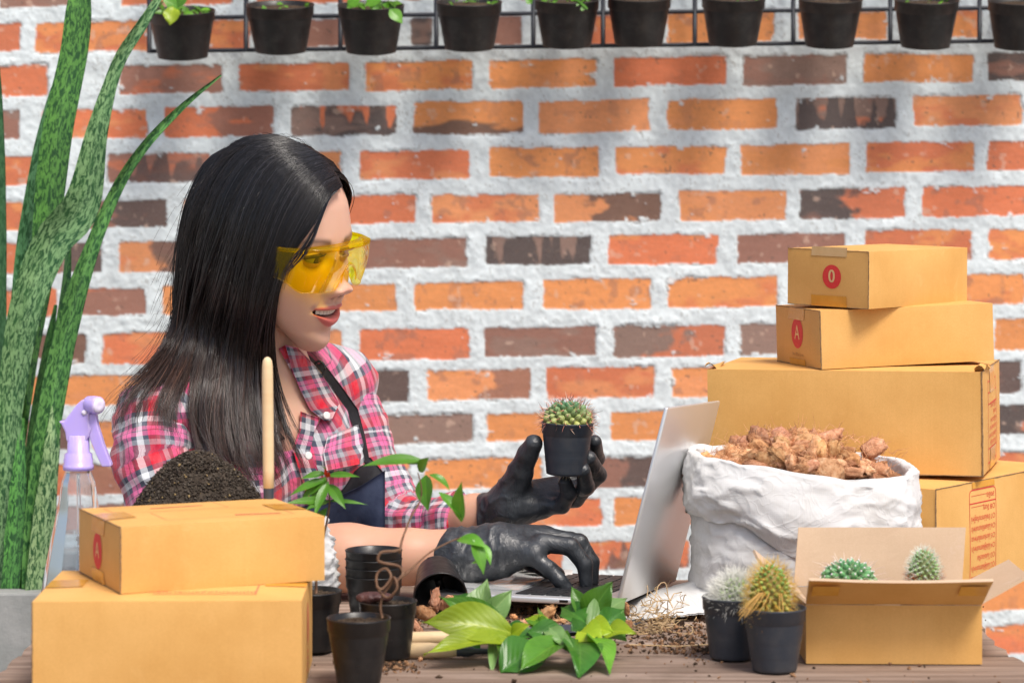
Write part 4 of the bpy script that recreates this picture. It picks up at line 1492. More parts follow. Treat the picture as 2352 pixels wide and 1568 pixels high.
for (u_, v_) in ((750, 954), (708, 1046)):
    D_ = float(lift(np.array([u_]), np.array([v_]), body_fn, 0.0235)[0])
    mb = MB(); mb.lathe([(0, 0.0012), (0.0035, 0.0015), (0.0045, 0.0012), (0.0048, 0), (0, 0)], 20, P(u_, v_, D_), (0.5, -0.8, 0.2))
    mb.build('button', BUT, person)
# apron: navy twill bib and black strap
NAVY = simple('navy_twill', (0.022, 0.030, 0.062), (0.034, 0.046, 0.085), 90, 0.75, 0.2, 40, 0.35, 0.004)
BLACKC = simple('black_webbing', (0.012, 0.012, 0.015), (0.02, 0.02, 0.024), 200, 0.7, 0.25, 600, 0.3, 0.001)
cloth_strip('apron_bib', [(655, 1172), (760, 1148), (830, 1115), (884, 1080)], [(640, 1380), (740, 1380), (820, 1380), (884, 1380)], NAVY, 0.014, 0.003, n=30, k=20, bulge=0.0, seed=7)
cloth_strip('apron_lining', [(752, 1160), (790, 1120), (828, 1060), (850, 1050)], [(770, 1175), (830, 1150), (880, 1100), (882, 1086)], BLACKC, 0.004, 0.002, seed=8)
cloth_strip('apron_strap', [(726, 838), (760, 885), (795, 940), (820, 1000), (835, 1062)], [(742, 832), (783, 885), (822, 940), (838, 1000), (850, 1062)], BLACKC, 0.008, 0.0025, n=30, k=5, seed=9)
BUCK = simple('dark_buckle', (0.015, 0.017, 0.022), None, rough=0.25, spec=0.6, bstr=0)
D_ = float(lift(np.array([733.]), np.array([846.]), body_fn, 0.013)[0])
mb = MB(); mb.tube([P(733, 846, D_) + 0.007 * np.array((math.cos(a), -0.2, math.sin(a) * 1.2)) for a in np.linspace(0, 6.2832, 20)], 0.0017, 6)
mb.build('strap_buckle', BUCK, person)
# rolled cuff on the far sleeve
mb = MB()
cuf = P(1040, 1200, 3.065); ax_ = (SH_F[5] - SH_F[4]); ax_ /= np.linalg.norm(ax_)
e1 = np.cross(ax_, (0, 1, 0)); e1 /= np.linalg.norm(e1); e2 = np.cross(ax_, e1)
prof = [(0.027, 0.020), (0.031, 0.022), (0.0345, 0.019), (0.0355, 0.008), (0.035, -0.008), (0.0335, -0.02), (0.029, -0.024)]
n = 48
g_ = np.zeros((len(prof), n, 3)); uvg = np.zeros((len(prof), n, 2))
for i, (r, h) in enumerate(prof):
    for j in range(n):
        a = 2 * math.pi * j / n
        r_ = r * (1 + 0.05 * math.sin(5 * a + i) + 0.03 * math.sin(9 * a))
        g_[i, j] = cuf + ax_ * (h + 0.003 * math.sin(3 * a)) + e1 * r_ * math.cos(a) + e2 * r_ * math.sin(a)
        uvg[i, j] = (a * 0.034, h * 1.4)
mb.grid(g_, cv=True, uv=uvg.reshape(-1, 2))
mb.build('rolled_cuff', PLAID, person)

# ---- nitrile gloves
gl = NT('black_nitrile')
vec = gl.coord('Object')
n1 = gl.noise(26, 2, 0.5, vec, 2.0)
n2 = gl.noise(48, 2, 0.5, gl.coord('Object', (1.6, 1, 0.7), (0.2, 0.5, 0.1)), 2.0)
r1 = gl.ramp(gl.math('ABSOLUTE', gl.math('SUBTRACT', n1, 0.5)), [(0.0, 0.4), (0.06, 0.0)])
r2 = gl.ramp(gl.math('ABSOLUTE', gl.math('SUBTRACT', n2, 0.5)), [(0.0, 0.28), (0.05, 0.0)])
h_ = gl.math('ADD', gl.math('ADD', r1, r2), gl.math('MULTIPLY', n1, 2.0))
gl.bump(h_, 0.28, 0.0022)
c = gl.ramp(gl.noise(70, 4, 0.6, vec), [(0.3, (0.020, 0.023, 0.028)), (0.75, (0.048, 0.054, 0.062))])
GLOVE = gl.set(c, gl.ramp(gl.noise(120, 3, 0.6, vec), [(0.3, 0.34), (0.7, 0.5)]), 0.6)


def glove(name, fns, lo, hi, seed, h=0.0016):
    v, f = surface_net(fns, lo, hi, h)
    v = relax(v, f, 2, 0.4); f = flip_out(v, f, fns)
    nn = normals(v, f)
    w = 0.6 * vnoise(v * np.array((1.6, 0.7, 0.8)), 62, seed) + 0.5 * vnoise(v @ np.array([[0.9, 0, 0.5], [0, 1, 0], [-0.5, 0, 0.9]]) * np.array((2.2, .8, .7)), 60, seed + 3)
    amp = np.interp(v[:, 0], [P(1000, 0, 2.9)[0], P(1130, 0, 2.9)[0], P(1260, 0, 2.9)[0]], [0.0026, 0.0018, 0.0002])
    v = v + nn * ((1 - np.clip(np.abs(w), 0, 1)) ** 3 * amp * 1.3 - amp * 0.4)[:, None]
    v = relax(v, f, 1, 0.5)
    return mesh_np(name, v, f, GLOVE, person, True)


# typing hand: palm down, little finger towards the lens
Rp = np.array([P(1215, 1262, 2.895) - P(1150, 1262, 2.895), (0, 0.12, 0.0), (0, 0, 1.0)])
fingers_n = [
    ([P(1218, 1276, 2.868), P(1258, 1303, 2.862), P(1286, 1333, 2.858), P(1303, 1350, 2.857)], [0.0102, 0.0090, 0.0084, 0.0072]),     # little
    ([P(1245, 1246, 2.880), P(1310, 1254, 2.876), P(1343, 1296, 2.874), P(1347, 1342, 2.874)], [0.0115, 0.0104, 0.0094, 0.0078]),     # ring
    ([P(1262, 1236, 2.900), P(1330, 1246, 2.896), P(1357, 1290, 2.893), P(1360, 1334, 2.893)], [0.0120, 0.0108, 0.0100, 0.0080]),     # middle
    ([P(1250, 1232, 2.922), P(1312, 1242, 2.920), P(1340, 1283, 2.918), P(1345, 1326, 2.925)], [0.0120, 0.0108, 0.0098, 0.0080]),     # index
    ([P(1175, 1262, 2.925), P(1222, 1288, 2.945), P(1262, 1308, 2.950), P(1282, 1318, 2.952)], [0.0140, 0.0120, 0.0105, 0.0085]),     # thumb
]


def hand_n(p):
    d = chain(p, [P(1002, 1282, 2.905), P(1060, 1276, 2.90), P(1120, 1268, 2.897), P(1150, 1264, 2.895)], [0.0292, 0.0295, 0.0275, 0.0262], 0.01)
    palm = None
    for (a, b, ra, rb) in ((P(1150, 1258, 2.895), P(1250, 1240, 2.905), 0.0235, 0.0165), (P(1150, 1266, 2.890), P(1228, 1268, 2.872), 0.0235, 0.0135), (P(1150, 1260, 2.90), P(1235, 1240, 2.92), 0.022, 0.015)):
        c_ = capsule(p, a, b, ra, rb)
        palm = c_ if palm is None else smin(palm, c_, 0.012)
    d = smin(d, palm, 0.012)
    fg = None
    for pts, rs in fingers_n:
        c_ = chain(p, pts, [r * 0.94 for r in rs], 0.003)
        fg = c_ if fg is None else smin(fg, c_, 0.0012)
    d = smin(d, fg, 0.005)
    # cut the cuff open
    cut = (P(1000, 1280, 2.905) - p) @ np.array((0.995, 0.0, 0.10))
    return smax(d, cut, 0.002)


glove('glove', hand_n, P(985, 1380, 2.84) - (0, 0.01, 0.0), P(1385, 1180, 2.98) + (0.0, 0.0, 0.01), 61)

# hand under the little pot
fingers_f = [
    ([P(1176, 1128, 2.985), P(1196, 1078, 2.975), P(1212, 1042, 2.965), P(1226, 1018, 2.955)], [0.0155, 0.0140, 0.0128, 0.0108]),      # thumb
    ([P(1290, 1120, 3.010), P(1336, 1085, 3.020), P(1370, 1052, 3.005), P(1366, 1014, 2.975)], [0.0115, 0.0105, 0.0100, 0.0085]),     # index
    ([P(1288, 1132, 3.000), P(1345, 1118, 3.005), P(1374, 1090, 2.985), P(1354, 1052, 2.955)], [0.0115, 0.0108, 0.0102, 0.0088]),     # middle
    ([P(1270, 1150, 2.990), P(1322, 1144, 2.985), P(1346, 1116, 2.965), P(1340, 1080, 2.945)], [0.0115, 0.0108, 0.0102, 0.0090]),     # ring
    ([P(1240, 1165, 2.985), P(1290, 1160, 2.975), P(1306, 1134, 2.962), P(1298, 1108, 2.958)], [0.0110, 0.0100, 0.0095, 0.0085]),     # little
]


def hand_f(p):
    d = chain(p, [P(1098, 1186, 3.03), P(1140, 1180, 3.015), P(1180, 1160, 3.00)], [0.0235, 0.0240, 0.0235], 0.01)
    # flared cuff, not rolled
    d = smin(d, capsule(p, P(1100, 1190, 3.03), P(1125, 1186, 3.02), 0.0268, 0.024), 0.006)
    palm = None
    for (a, b, ra, rb) in ((P(1180, 1150, 3.0), P(1285, 1118, 3.012), 0.021, 0.0135), (P(1170, 1165, 2.998), P(1275, 1148, 2.995), 0.0205, 0.0135), (P(1165, 1150, 2.995), P(1196, 1085, 2.978), 0.0215, 0.0145), (P(1180, 1170, 2.99), P(1245, 1166, 2.985), 0.018, 0.012)):
        c_ = capsule(p, a, b, ra, rb)
        palm = c_ if palm is None else smin(palm, c_, 0.012)
    d = smin(d, palm, 0.012)
    fg = None
    for pts, rs in fingers_f:
        c_ = chain(p, pts, [r * 0.95 for r in rs], 0.003)
        fg = c_ if fg is None else smin(fg, c_, 0.0010)
    d = smin(d, fg, 0.004)
    cut = (P(1098, 1186, 3.03) - p) @ np.array((1.0, 0.0, 0.0))
    return smax(d, cut, 0.002)


glove('glove', hand_f, P(1080, 1240, 2.91), P(1420, 975, 3.07) + (0.01, 0, 0), 62)
# ---- safety glasses
yg = NT('yellow_polycarbonate')
tb_ = yg.n('BsdfTransparent'); tb_.inputs[0].default_value = (1.0, 0.88, 0.015, 1)
gb_ = yg.n('BsdfGlossy'); gb_.inputs['Roughness'].default_value = 0.06; gb_.inputs[0].default_value = (1, 0.97, 0.85, 1)
df_ = yg.n('BsdfDiffuse'); df_.inputs[0].default_value = (0.95, 0.66, 0.01, 1)
fz_ = yg.n('Fresnel'); fz_.inputs[0].default_value = 1.5
m1 = yg.n('MixShader'); m1.inputs[0].default_value = 0.06
yg.l(tb_.outputs[0], m1.inputs[1]); yg.l(df_.outputs[0], m1.inputs[2])
m2 = yg.n('MixShader'); yg.l(yg.math('MULTIPLY', fz_.outputs[0], 0.35), m2.inputs[0])
yg.l(m1.outputs[0], m2.inputs[1]); yg.l(gb_.outputs[0], m2.inputs[2]); yg.l(m2.outputs[0], yg.out.inputs[0])
LENS = yg.m


def lens_y(x):
    return 0.036 + (0.1130 - 0.036) * np.clip(1 - (np.abs(x) / 0.0745) ** 3.0, 0, 1) ** (1 / 2.2)


nx_, nz_ = 90, 22
a = np.linspace(-1, 1, nx_)
xs_ = np.sign(a) * (1 - (1 - np.abs(a)) ** 1.5) * 0.0742
g1 = np.zeros((nx_, nz_, 3)); g2 = np.zeros((nx_, nz_, 3))
for i, x in enumerate(xs_):
    zt = 0.0165 - 0.002 * smooth01(abs(x), 0.05, 0.0742)
    zb = -0.0335 + 0.017 * smooth01(abs(x), 0.058, 0.0742) + 0.022 * math.exp(-(x / 0.0125) ** 2)
    for j in range(nz_):
        t_ = j / (nz_ - 1)
        z = zb + (zt - zb) * t_
        y = lens_y(x) - 0.010 * (1 - t_) ** 1.5 + 0.0015 * math.sin(math.pi * t_)
        if x > 0.03: y += 0.0003 * math.sin(x * 3200)
        g1[i, j] = (x, y, z); g2[i, j] = (x * 0.975, y - 0.0020, z)
glasses = empty('safety_glasses', tuple(hw([(0, 0.1, 0)])[0]), 'clear yellow wraparound safety glasses worn by the woman', 'glasses')
mb = MB(); mb.grid(hw(g1.reshape(-1, 3)).reshape(g1.shape)[::-1]); mb.build('lens_shield', LENS, glasses)
# thick moulded rim along the top and bottom edge, with a ledge over the brow
mb = MB()
led = np.zeros((nx_, 4, 3))
for i, x in enumerate(xs_):
    t0 = g1[i, -1]
    dx_ = 0.012 * (1 - smooth01(abs(x), 0.04, 0.07))
    led[i] = [t0 + (0, 0.0008, -0.0012), t0 + (0, 0.0006, 0.0018), t0 * (1, 1, 1) + (0, -dx_ - 0.003, 0.0035), t0 + (0, -dx_ - 0.003, 0.0010)]
mb.grid(hw(led.reshape(-1, 3)).reshape(led.shape), cv=True)
mb.build('brow_ledge', LENS, glasses)
mb = MB(); mb.tube(hw(g1[:, 0]), 0.0007, 6); mb.build('lower_rim', LENS, glasses)
mb = MB()
pts = [(0.0145 * math.cos(t_) * -1, 0.1075 + 0.002 * math.sin(t_), -0.024 + 0.020 * math.sin(t_)) for t_ in np.linspace(0, math.pi, 24)]
mb.tube(hw(pts), 0.0010, 6); mb.build('nose_rest', LENS, glasses)
for sx in (-1, 1):
    mb = MB(); a0 = np.array((sx * 0.0735, 0.046, -0.002))
    hb = [hw([k])[0] for k in (a0, a0 + (sx * 0.0025, 0, 0), a0 + (sx * 0.002, -0.022, 0), a0 + (0, -0.022, 0), a0 + (0, 0, 0.016), a0 + (sx * .0025, 0, 0.016), a0 + (sx * 0.002, -0.022, 0.012), a0 + (0, -0.022, 0.012))]
    mb.add(hb, [(0, 1, 2, 3), (7, 6, 5, 4), (0, 4, 5, 1), (1, 5, 6, 2), (2, 6, 7, 3), (3, 7, 4, 0)])
    mb.build('temple_arm', LENS, glasses, False)

# ---- hair: guide locks interpolated into thousands of strands
def hair_fn(p):
    q = (p - HO) @ HM
    d = ellipsoid(p, HO + HM @ np.array((0, -0.004, 0.008)), HM.T, (0.0835, 0.1110, 0.1235))
    return np.minimum(d, body_fn(p) - 0.004)


GD = [
 [(786, 428), (768, 441), (746, 472), (716, 522), (682, 566), (654, 618), (630, 690), (612, 780), (612, 860), (630, 950), (662, 1030), (690, 1105)],
 [(778, 408), (740, 428), (705, 490), (668, 560), (640, 635), (618, 730), (608, 820), (604, 920), (616, 1010), (640, 1070), (665, 1120)],
 [(762, 385), (705, 412), (655, 490), (622, 580), (596, 670), (580, 770), (574, 870), (572, 960), (584, 1040), (606, 1090), (625, 1130)],
 [(742, 364), (662, 392), (608, 480), (575, 580), (550, 690), (534, 790), (524, 880), (520, 960), (528, 1030), (548, 1090), (575, 1130)],
 [(715, 344), (622, 368), (562, 462), (528, 575), (502, 690), (486, 790), (470, 880), (458, 950), (462, 1010), (480, 1060), (500, 1090)],
 [(688, 328), (592, 346), (524, 432), (484, 555), (458, 680), (442, 780), (418, 860), (400, 930), (398, 975), (408, 1005), (420, 1030)],
 [(660, 316), (565, 330), (494, 405), (450, 525), (430, 655), (416, 755), (385, 835), (345, 895), (322, 940), (312, 975), (314, 1000)],
 [(632, 308), (548, 320), (486, 385), (447, 495), (431, 635), (420, 735), (396, 800), (358, 850), (312, 895), (282, 945), (272, 1000)],
]


def resample(pts, n):
    pts = np.asarray(pts, float)
    L = np.concatenate([[0], np.cumsum(np.linalg.norm(np.diff(pts[:, :2], axis=0), axis=1))])
    # smooth (Catmull-Rom) resampling
    s_ = np.linspace(0, L[-1], n)
    out = np.zeros((n, pts.shape[1]))
    P0 = np.vstack([2 * pts[0] - pts[1], pts, 2 * pts[-1] - pts[-2]])
    k = np.clip(np.searchsorted(L, s_, 'right') - 1, 0, len(pts) - 2)
    t = ((s_ - L[k]) / (L[k + 1] - L[k]))[:, None]
    a_, b_, c_, d_ = P0[k], P0[k + 1], P0[k + 2], P0[k + 3]
    return 0.5 * ((2 * b_) + (-a_ + c_) * t + (2 * a_ - 5 * b_ + 4 * c_ - d_) * t ** 2 + (-a_ + 3 * b_ - 3 * c_ + d_) * t ** 3)


NG = 44
GU = []
for g_ in GD:
    r_ = resample(g_, NG)
    D = lift(r_[:, 0], r_[:, 1], hair_fn, 0.0, miss=np.nan)
    ok = ~np.isnan(D)
    D = np.interp(np.arange(NG), np.arange(NG)[ok], D[ok])
    # hair hangs in a smooth curve: never dips behind a chord
    for _ in range(14):
        Ds = D.copy(); Ds[1:-1] = 0.25 * D[:-2] + 0.5 * D[1:-1] + 0.25 * D[2:]
        D = np.minimum(D, Ds) if _ < 12 else Ds
    GU.append(Pm(r_[:, 0], r_[:, 1], D))
GU = np.array(GU)                       # (8, NG, 3)


def interp_guides(G, s):
    k = np.clip(np.floor(s).astype(int), 0, len(G) - 2)
    f_ = (s - k)[:, None, None]
    return G[k] * (1 - f_) + G[k + 1] * f_


def strands_mesh(S, r, t0):
    """S (N, M, 3) strand points -> three-sided tubes"""
    N, M_, _ = S.shape
    T_ = np.gradient(S, axis=1); T_ /= np.linalg.norm(T_, axis=-1)[..., None] + 1e-9
    ref = np.array((0.1, 1.0, 0.05))
    e1 = np.cross(T_, ref); e1 /= np.linalg.norm(e1, axis=-1)[..., None] + 1e-9
    e2 = np.cross(T_, e1)
    ring = []
    for k in range(3):
        a_ = 2 * math.pi * k / 3 + 0.5
        ring.append(S + (e1 * math.cos(a_) + e2 * math.sin(a_)) * r[..., None])
    Vt = np.stack(ring, 2).reshape(-1, 3)
    base = (np.arange(N) * M_ * 3)[:, None, None] + (np.arange(M_ - 1) * 3)[None, :, None]
    k = np.arange(3)[None, None]
    a_ = base + k; b_ = base + (k + 1) % 3
    Fq = np.stack([a_, b_, b_ + 3, a_ + 3], -1).reshape(-1, 4)
    return Vt, Fq


def grow(G, N, depth, jit, seed, rad=0.00042, clump=0.6, tipw=0.010, lenv=0.14, smin_=0, smax_=None, M_=26):
    R = np.random.default_rng(seed)
    smax_ = len(G) - 1 if smax_ is None else smax_
    nc = max(8, N // 48)
    cs = R.uniform(smin_, smax_, nc)
    cid = R.integers(0, nc, N)
    s = np.clip(cs[cid] * clump + R.uniform(smin_, smax_, N) * (1 - clump) + R.normal(0, 0.12, N), smin_, smax_)
    s = np.where(R.random(N) < 0.30, R.uniform(smin_, smax_, N), s)
    cid = np.abs(s[:, None] - cs[None]).argmin(1)
    B = interp_guides(G, s)
    w_ = 0.88 * smooth01(np.linspace(0, 1, G.shape[1]), 0.45, 1.0)[None, :, None] * (np.abs(s - cs[cid]) < 0.9)[:, None, None]
    B = B * (1 - w_) + interp_guides(G, np.clip(cs[cid] + R.normal(0, 0.05, N), smin_, smax_)) * w_
    ln = (1 - np.abs(R.normal(0, lenv, N)).clip(0, 0.5) * 0.5) * (1 - np.abs(R.normal(0, lenv, nc)).clip(0, 0.4) * 0.45)[cid]
    st = np.abs(R.normal(0, 0.01, N))
    t = st[:, None] + (ln - st)[:, None] * np.linspace(0, 1, M_)[None]
    k = np.clip((t * (G.shape[1] - 1)).astype(int), 0, G.shape[1] - 2)
    f_ = (t * (G.shape[1] - 1) - k)[..., None]
    S = np.take_along_axis(B, k[..., None], 1) * (1 - f_) + np.take_along_axis(B, k[..., None] + 1, 1) * f_
    co = R.normal(0, 1, (nc, 3))[cid][:, None] * np.array((1, .5, .4)) * tipw
    io = R.normal(0, 1, (N, 3))[:, None] * np.array((1, .6, .4)) * jit
    ph = R.uniform(0, 6.28, (N, 1, 1)); ch = R.uniform(0, 6.28, (nc, 1))[cid][:, None]
    tt = t[..., None]
    S = S + co * smooth01(tt, 0.25, 1.0) + io * (0.35 + tt)
    S = S + np.array((1, .3, 0)) * 0.0030 * smooth01(tt, 0.3, 1) * np.sin(9 * tt + ch)
    S = S + np.array((1, .3, 0)) * 0.0011 * np.sin(17 * tt + ph) * smooth01(tt, 0.1, 1)
    dp = R.random(N)[:, None] ** 1.3 * depth
    S[..., 1] += dp * (0.15 + 0.85 * smooth01(t, 0.25, 0.6)) - 0.002
    rr_ = np.broadcast_to((rad * R.uniform(0.7, 1.2, N))[:, None] * (1 - 0.75 * smooth01(np.linspace(0, 1, M_), 0.75, 1.0))[None], (N, M_))
    Vt, Fq = strands_mesh(S, rr_, t)
    shade = (np.exp(R.normal(0, 0.55, N)) * R.uniform(0.6, 1.6, nc)[cid])[:, None, None]
    brown = smooth01(t, 0.45, 0.95)[..., None] * (np.exp(R.normal(-0.1, 0.5, N)) * R.uniform(0.4, 1.6, nc)[cid])[:, None, None]
    C = np.array((0.0105, 0.0095, 0.0105)) * shade + np.array((0.052, 0.026, 0.018)) * brown
    C = np.repeat(C.reshape(-1, 3), 3, axis=0)
    return Vt, Fq, C


hm = NT('dark_hair')
hm.set(hm.vcol(), 0.27, 0.7)
HAIR = hm.m
hm.b.inputs['Coat Weight'].default_value = 0.0
hm.b.inputs['Coat Roughness'].default_value = 0.4
chunks = [grow(GU, 6800, 0.010, 0.0011, 1, lenv=0.20, tipw=0.012), grow(GU, 1500, 0.0, 0.0020, 2, rad=0.00030, tipw=0.012, clump=0.3)]
# far side and back of the head, in head coordinates
FG = [
 [(0.006, 0.0700, 0.094), (0.030, 0.0760, 0.086), (0.054, 0.0700, 0.064), (0.069, 0.052, 0.034), (0.078, 0.028, -0.004), (0.078, 0.000, -0.05), (0.068, -0.030, -0.11), (0.052, -0.05, -0.17)],
 [(0.004, 0.050, 0.111), (0.034, 0.052, 0.104), (0.064, 0.040, 0.076), (0.079, 0.018, 0.034), (0.081, 0.000, -0.010), (0.078, -0.020, -0.06), (0.068, -0.042, -0.11), (0.050, -0.06, -0.18)],
 [(0.002, 0.020, 0.125), (0.040, 0.018, 0.114), (0.070, 0.004, 0.078), (0.081, -0.012, 0.03), (0.080, -0.030, -0.02), (0.075, -0.045, -0.07), (0.064, -0.06, -0.12), (0.046, -0.07, -0.19)],
 [(0.000, -0.015, 0.129), (0.036, -0.030, 0.112), (0.064, -0.046, 0.07), (0.070, -0.058, 0.02), (0.068, -0.066, -0.03), (0.062, -0.074, -0.08), (0.054, -0.08, -0.13), (0.040, -0.085, -0.20)],
 [(0.000, -0.050, 0.118), (0.018, -0.078, 0.092), (0.036, -0.098, 0.05), (0.040, -0.106, 0.00), (0.038, -0.108, -0.05), (0.036, -0.106, -0.1), (0.032, -0.10, -0.15), (0.026, -0.095, -0.21)],
 [(0.000, -0.055, 0.116), (-0.004, -0.085, 0.094), (-0.006, -0.105, 0.05), (-0.006, -0.112, 0.00), (-0.004, -0.112, -0.05), (-0.002, -0.108, -0.1), (0.0, -0.10, -0.15), (0.0, -0.095, -0.21)],
 [(-0.004, -0.045, 0.120), (-0.028, -0.078, 0.096), (-0.044, -0.094, 0.05), (-0.048, -0.100, 0.00), (-0.048, -0.10, -0.05), (-0.044, -0.098, -0.1), (-0.036, -0.095, -0.15), (-0.03, -0.09, -0.21)],
 [(-0.004, -0.020, 0.128), (-0.036, -0.034, 0.114), (-0.062, -0.050, 0.07), (-0.072, -0.060, 0.02), (-0.072, -0.066, -0.03), (-0.068, -0.072, -0.08), (-0.058, -0.08, -0.14), (-0.04, -0.08, -0.21)],
]
FGW = []
for g_ in FG:
    g3 = np.array(g_, float)
    L = np.concatenate([[0], np.cumsum(np.linalg.norm(np.diff(g3, axis=0), axis=1))])
    P0 = np.vstack([2 * g3[0] - g3[1], g3, 2 * g3[-1] - g3[-2]])
    s_ = np.linspace(0, L[-1], NG); k = np.clip(np.searchsorted(L, s_, 'right') - 1, 0, len(g3) - 2)
    t = ((s_ - L[k]) / (L[k + 1] - L[k]))[:, None]
    a_, b_, c_, d_ = P0[k], P0[k + 1], P0[k + 2], P0[k + 3]
    g3 = 0.5 * ((2 * b_) + (-a_ + c_) * t + (2 * a_ - 5 * b_ + 4 * c_ - d_) * t ** 2 + (-a_ + 3 * b_ - 3 * c_ + d_) * t ** 3)
    FGW.append(hw(g3))
FGW = np.array(FGW)
chunks.append(grow(FGW, 2600, 0.0, 0.0020, 3, rad=0.0005, tipw=0.006))
# fine stray hairs
def strays(N, seed):
    R = np.random.default_rng(seed)
    out = []
    for i in range(N):
        s = R.uniform(2.2, 7.0)
        if R.random() < 0.25: s = R.uniform(5.5, 7.0)
        B = interp_guides(GU, np.array([s]))[0]
        a0 = int(R.uniform(0, 30)); a1 = min(NG - 1, a0 + int(R.uniform(10, 22)))
        B = B[a0:a1 + 1]
        q = B[np.linspace(0, len(B) - 1, 16).astype(int)].copy()
        o_ = R.normal(0, 1, 3) * (0.010, 0.004, 0.006)
        if s > 5: o_[0] = -abs(o_[0]) * 1.3
        tt = np.linspace(0, 1, 16)[:, None]
        q += o_ * tt ** 1.4 * 1.6 + np.array((0, -0.002, 0)) + 0.002 * np.sin(tt * R.uniform(4, 10) + R.uniform(0, 6)) * (1, 0, .4)
        out.append(q)
    # flyaways over the crown
    for i in range(90):
        xr = R.normal(-0.1, 0.45)
        th0 = R.uniform(1.0, 2.6)
        c_ = HO + HM @ np.array((0.0, -0.004, 0.008))
        pts = []
        for k in range(16):
            a_ = th0 + k * 0.035
            rad_ = 1.00 + 0.04 * math.sin(k / 15 * 3.1) * R.uniform(0.3, 1.2)
            q = np.array((math.sin(xr) * math.sin(a_) * 0.083, math.cos(a_) * 0.107, math.cos(xr) * math.sin(a_) * 0.1215)) * rad_
            pts.append(c_ + HM @ q)
        out.append(np.array(pts))
    S = np.array(out)
    r_ = np.full(S.shape[:2], 0.00017)
    Vt, Fq = strands_mesh(S, r_, None)
    return Vt, Fq, np.tile((0.02, 0.015, 0.013), (len(Vt), 1))


chunks.append(strays(300, 9))
# loose front locks over the temple and the glasses
LK = [[(776, 438, 2.955), (757, 458, 2.948), (738, 505, 2.944), (719, 552, 2.940), (694, 592, 2.944), (658, 628, 2.95), (642, 680, 2.96)],
      [(768, 440, 2.960), (746, 474, 2.950), (722, 520, 2.944), (698, 562, 2.944), (670, 600, 2.948), (647, 640, 2.952), (634, 690, 2.96)]]
LW = np.array([[P(*q) for q in resample(g_, NG)] for g_ in LK])
chunks.append(grow(LW, 46, 0.0, 0.0007, 5, rad=0.00028, tipw=0.0018, clump=0.2, lenv=0.2))
LK = [[(642, 700, 2.965), (634, 760, 2.965), (640, 820, 2.965), (660, 880, 2.98)], [(634, 720, 2.965), (622, 790, 2.965), (640, 850, 2.968), (672, 905, 2.985)]]
LW = np.array([[P(*q) for q in resample(g_, NG)] for g_ in LK])
0 and chunks.append(grow(LW, 30, 0.0, 0.0012, 6, rad=0.00022, tipw=0.003, clump=0.2, lenv=0.25))
# locks spreading at the lower ends
TL = [[(300, 890), (270, 940), (262, 1000), (275, 1050), (282, 1080)], [(420, 900), (395, 940), (385, 985), (392, 1025), (405, 1060)],
      [(640, 1000), (665, 1050), (682, 1085), (692, 1110)]]
o_ = 0
VV, FF, CC = [], [], []
for (a_, b_, c_) in chunks:
    VV.append(a_); FF.append(b_ + o_); CC.append(c_); o_ += len(a_)
# the mass under the strands
sh = np.zeros((60, NG, 3))
ss_ = np.linspace(0, 7, 60)
sh = interp_guides(GU, ss_)
sh = sh[:, :38] + np.array((0, 0.011, 0))
n0 = len(sh) * 38
VV.append(sh.reshape(-1, 3)); FF.append(grid_faces(60, 38) + o_); CC.append(np.tile((0.008, 0.006, 0.006), (n0, 1))); o_ += n0
sh = interp_guides(FGW, np.linspace(0, 7, 60))[:, :40]
cen = HO + HM @ np.array((0, -0.005, 0.0))
sh = cen + (sh - cen) * 0.965
VV.append(sh.reshape(-1, 3)); FF.append(grid_faces(60, 40) + o_); CC.append(np.tile((0.008, 0.006, 0.006), (60 * 40, 1))); o_ += 2400
# crown cap
na_, nb_ = 60, 40
A_, B_ = np.meshgrid(np.linspace(0, 2 * math.pi, na_, endpoint=False), np.linspace(0, 1, nb_), indexing='ij')
lowz = np.where(np.cos(A_) > 0, 0.30 + 0.35 * np.clip(np.cos(A_), 0, 1), 0.30 + 0.75 * np.cos(A_))
el_ = math.pi / 2 - B_ * (math.pi / 2 - lowz)
cap = np.stack([0.0755 * np.cos(el_) * np.sin(A_), -0.004 + 0.1005 * np.cos(el_) * np.cos(A_), 0.008 + 0.1175 * np.sin(el_)], -1)
VV.append(hw(cap.reshape(-1, 3))); FF.append(grid_faces(na_, nb_, cu=True) + o_); CC.append(np.tile((0.008, 0.006, 0.006), (na_ * nb_, 1)))
mesh_np('hair', np.concatenate(VV), np.concatenate(FF), HAIR, person, True, np.concatenate(CC))
# ------------------------------------------------------------------ pots, plants, sacks, tools
def plastic(name, c, rough=0.42, dust=0.25):
    t = NT(name)
    vec = t.coord('Object')
    k = t.ramp(t.noise(50, 6, 0.65, vec), [(0.45, 0.0), (0.8, dust)])
    col = t.mix(k, c, (0.14, 0.125, 0.11))
    k2 = t.noise(1.0, 3, 0.6, t.coord('Object', (30, 30, 1500)))
    t.bump(k2, 0.15, 0.0008)
    return t.set(col, t.ramp(t.noise(80, 4, 0.6, vec), [(0.3, rough - 0.08), (0.7, rough + 0.12)]), 0.45)


POT = plastic('blue_black_plastic', (0.030, 0.037, 0.050))
POTB = plastic('black_plastic', (0.010, 0.010, 0.011), 0.34, 0.12)
POTD = plastic('dusty_black_plastic', (0.011, 0.0105, 0.0105), 0.45, 0.22)
SOIL = simple('dark_soil', (0.030, 0.020, 0.014), (0.115, 0.085, 0.060), 260, 0.95, 0.1, 500, 0.8, 0.003)
SOILV = simple('loose_soil', (1, 1, 1), (0.7, 0.7, 0.7), 300, 0.95, 0.1, 700, 0.6, 0.002, vc=True)


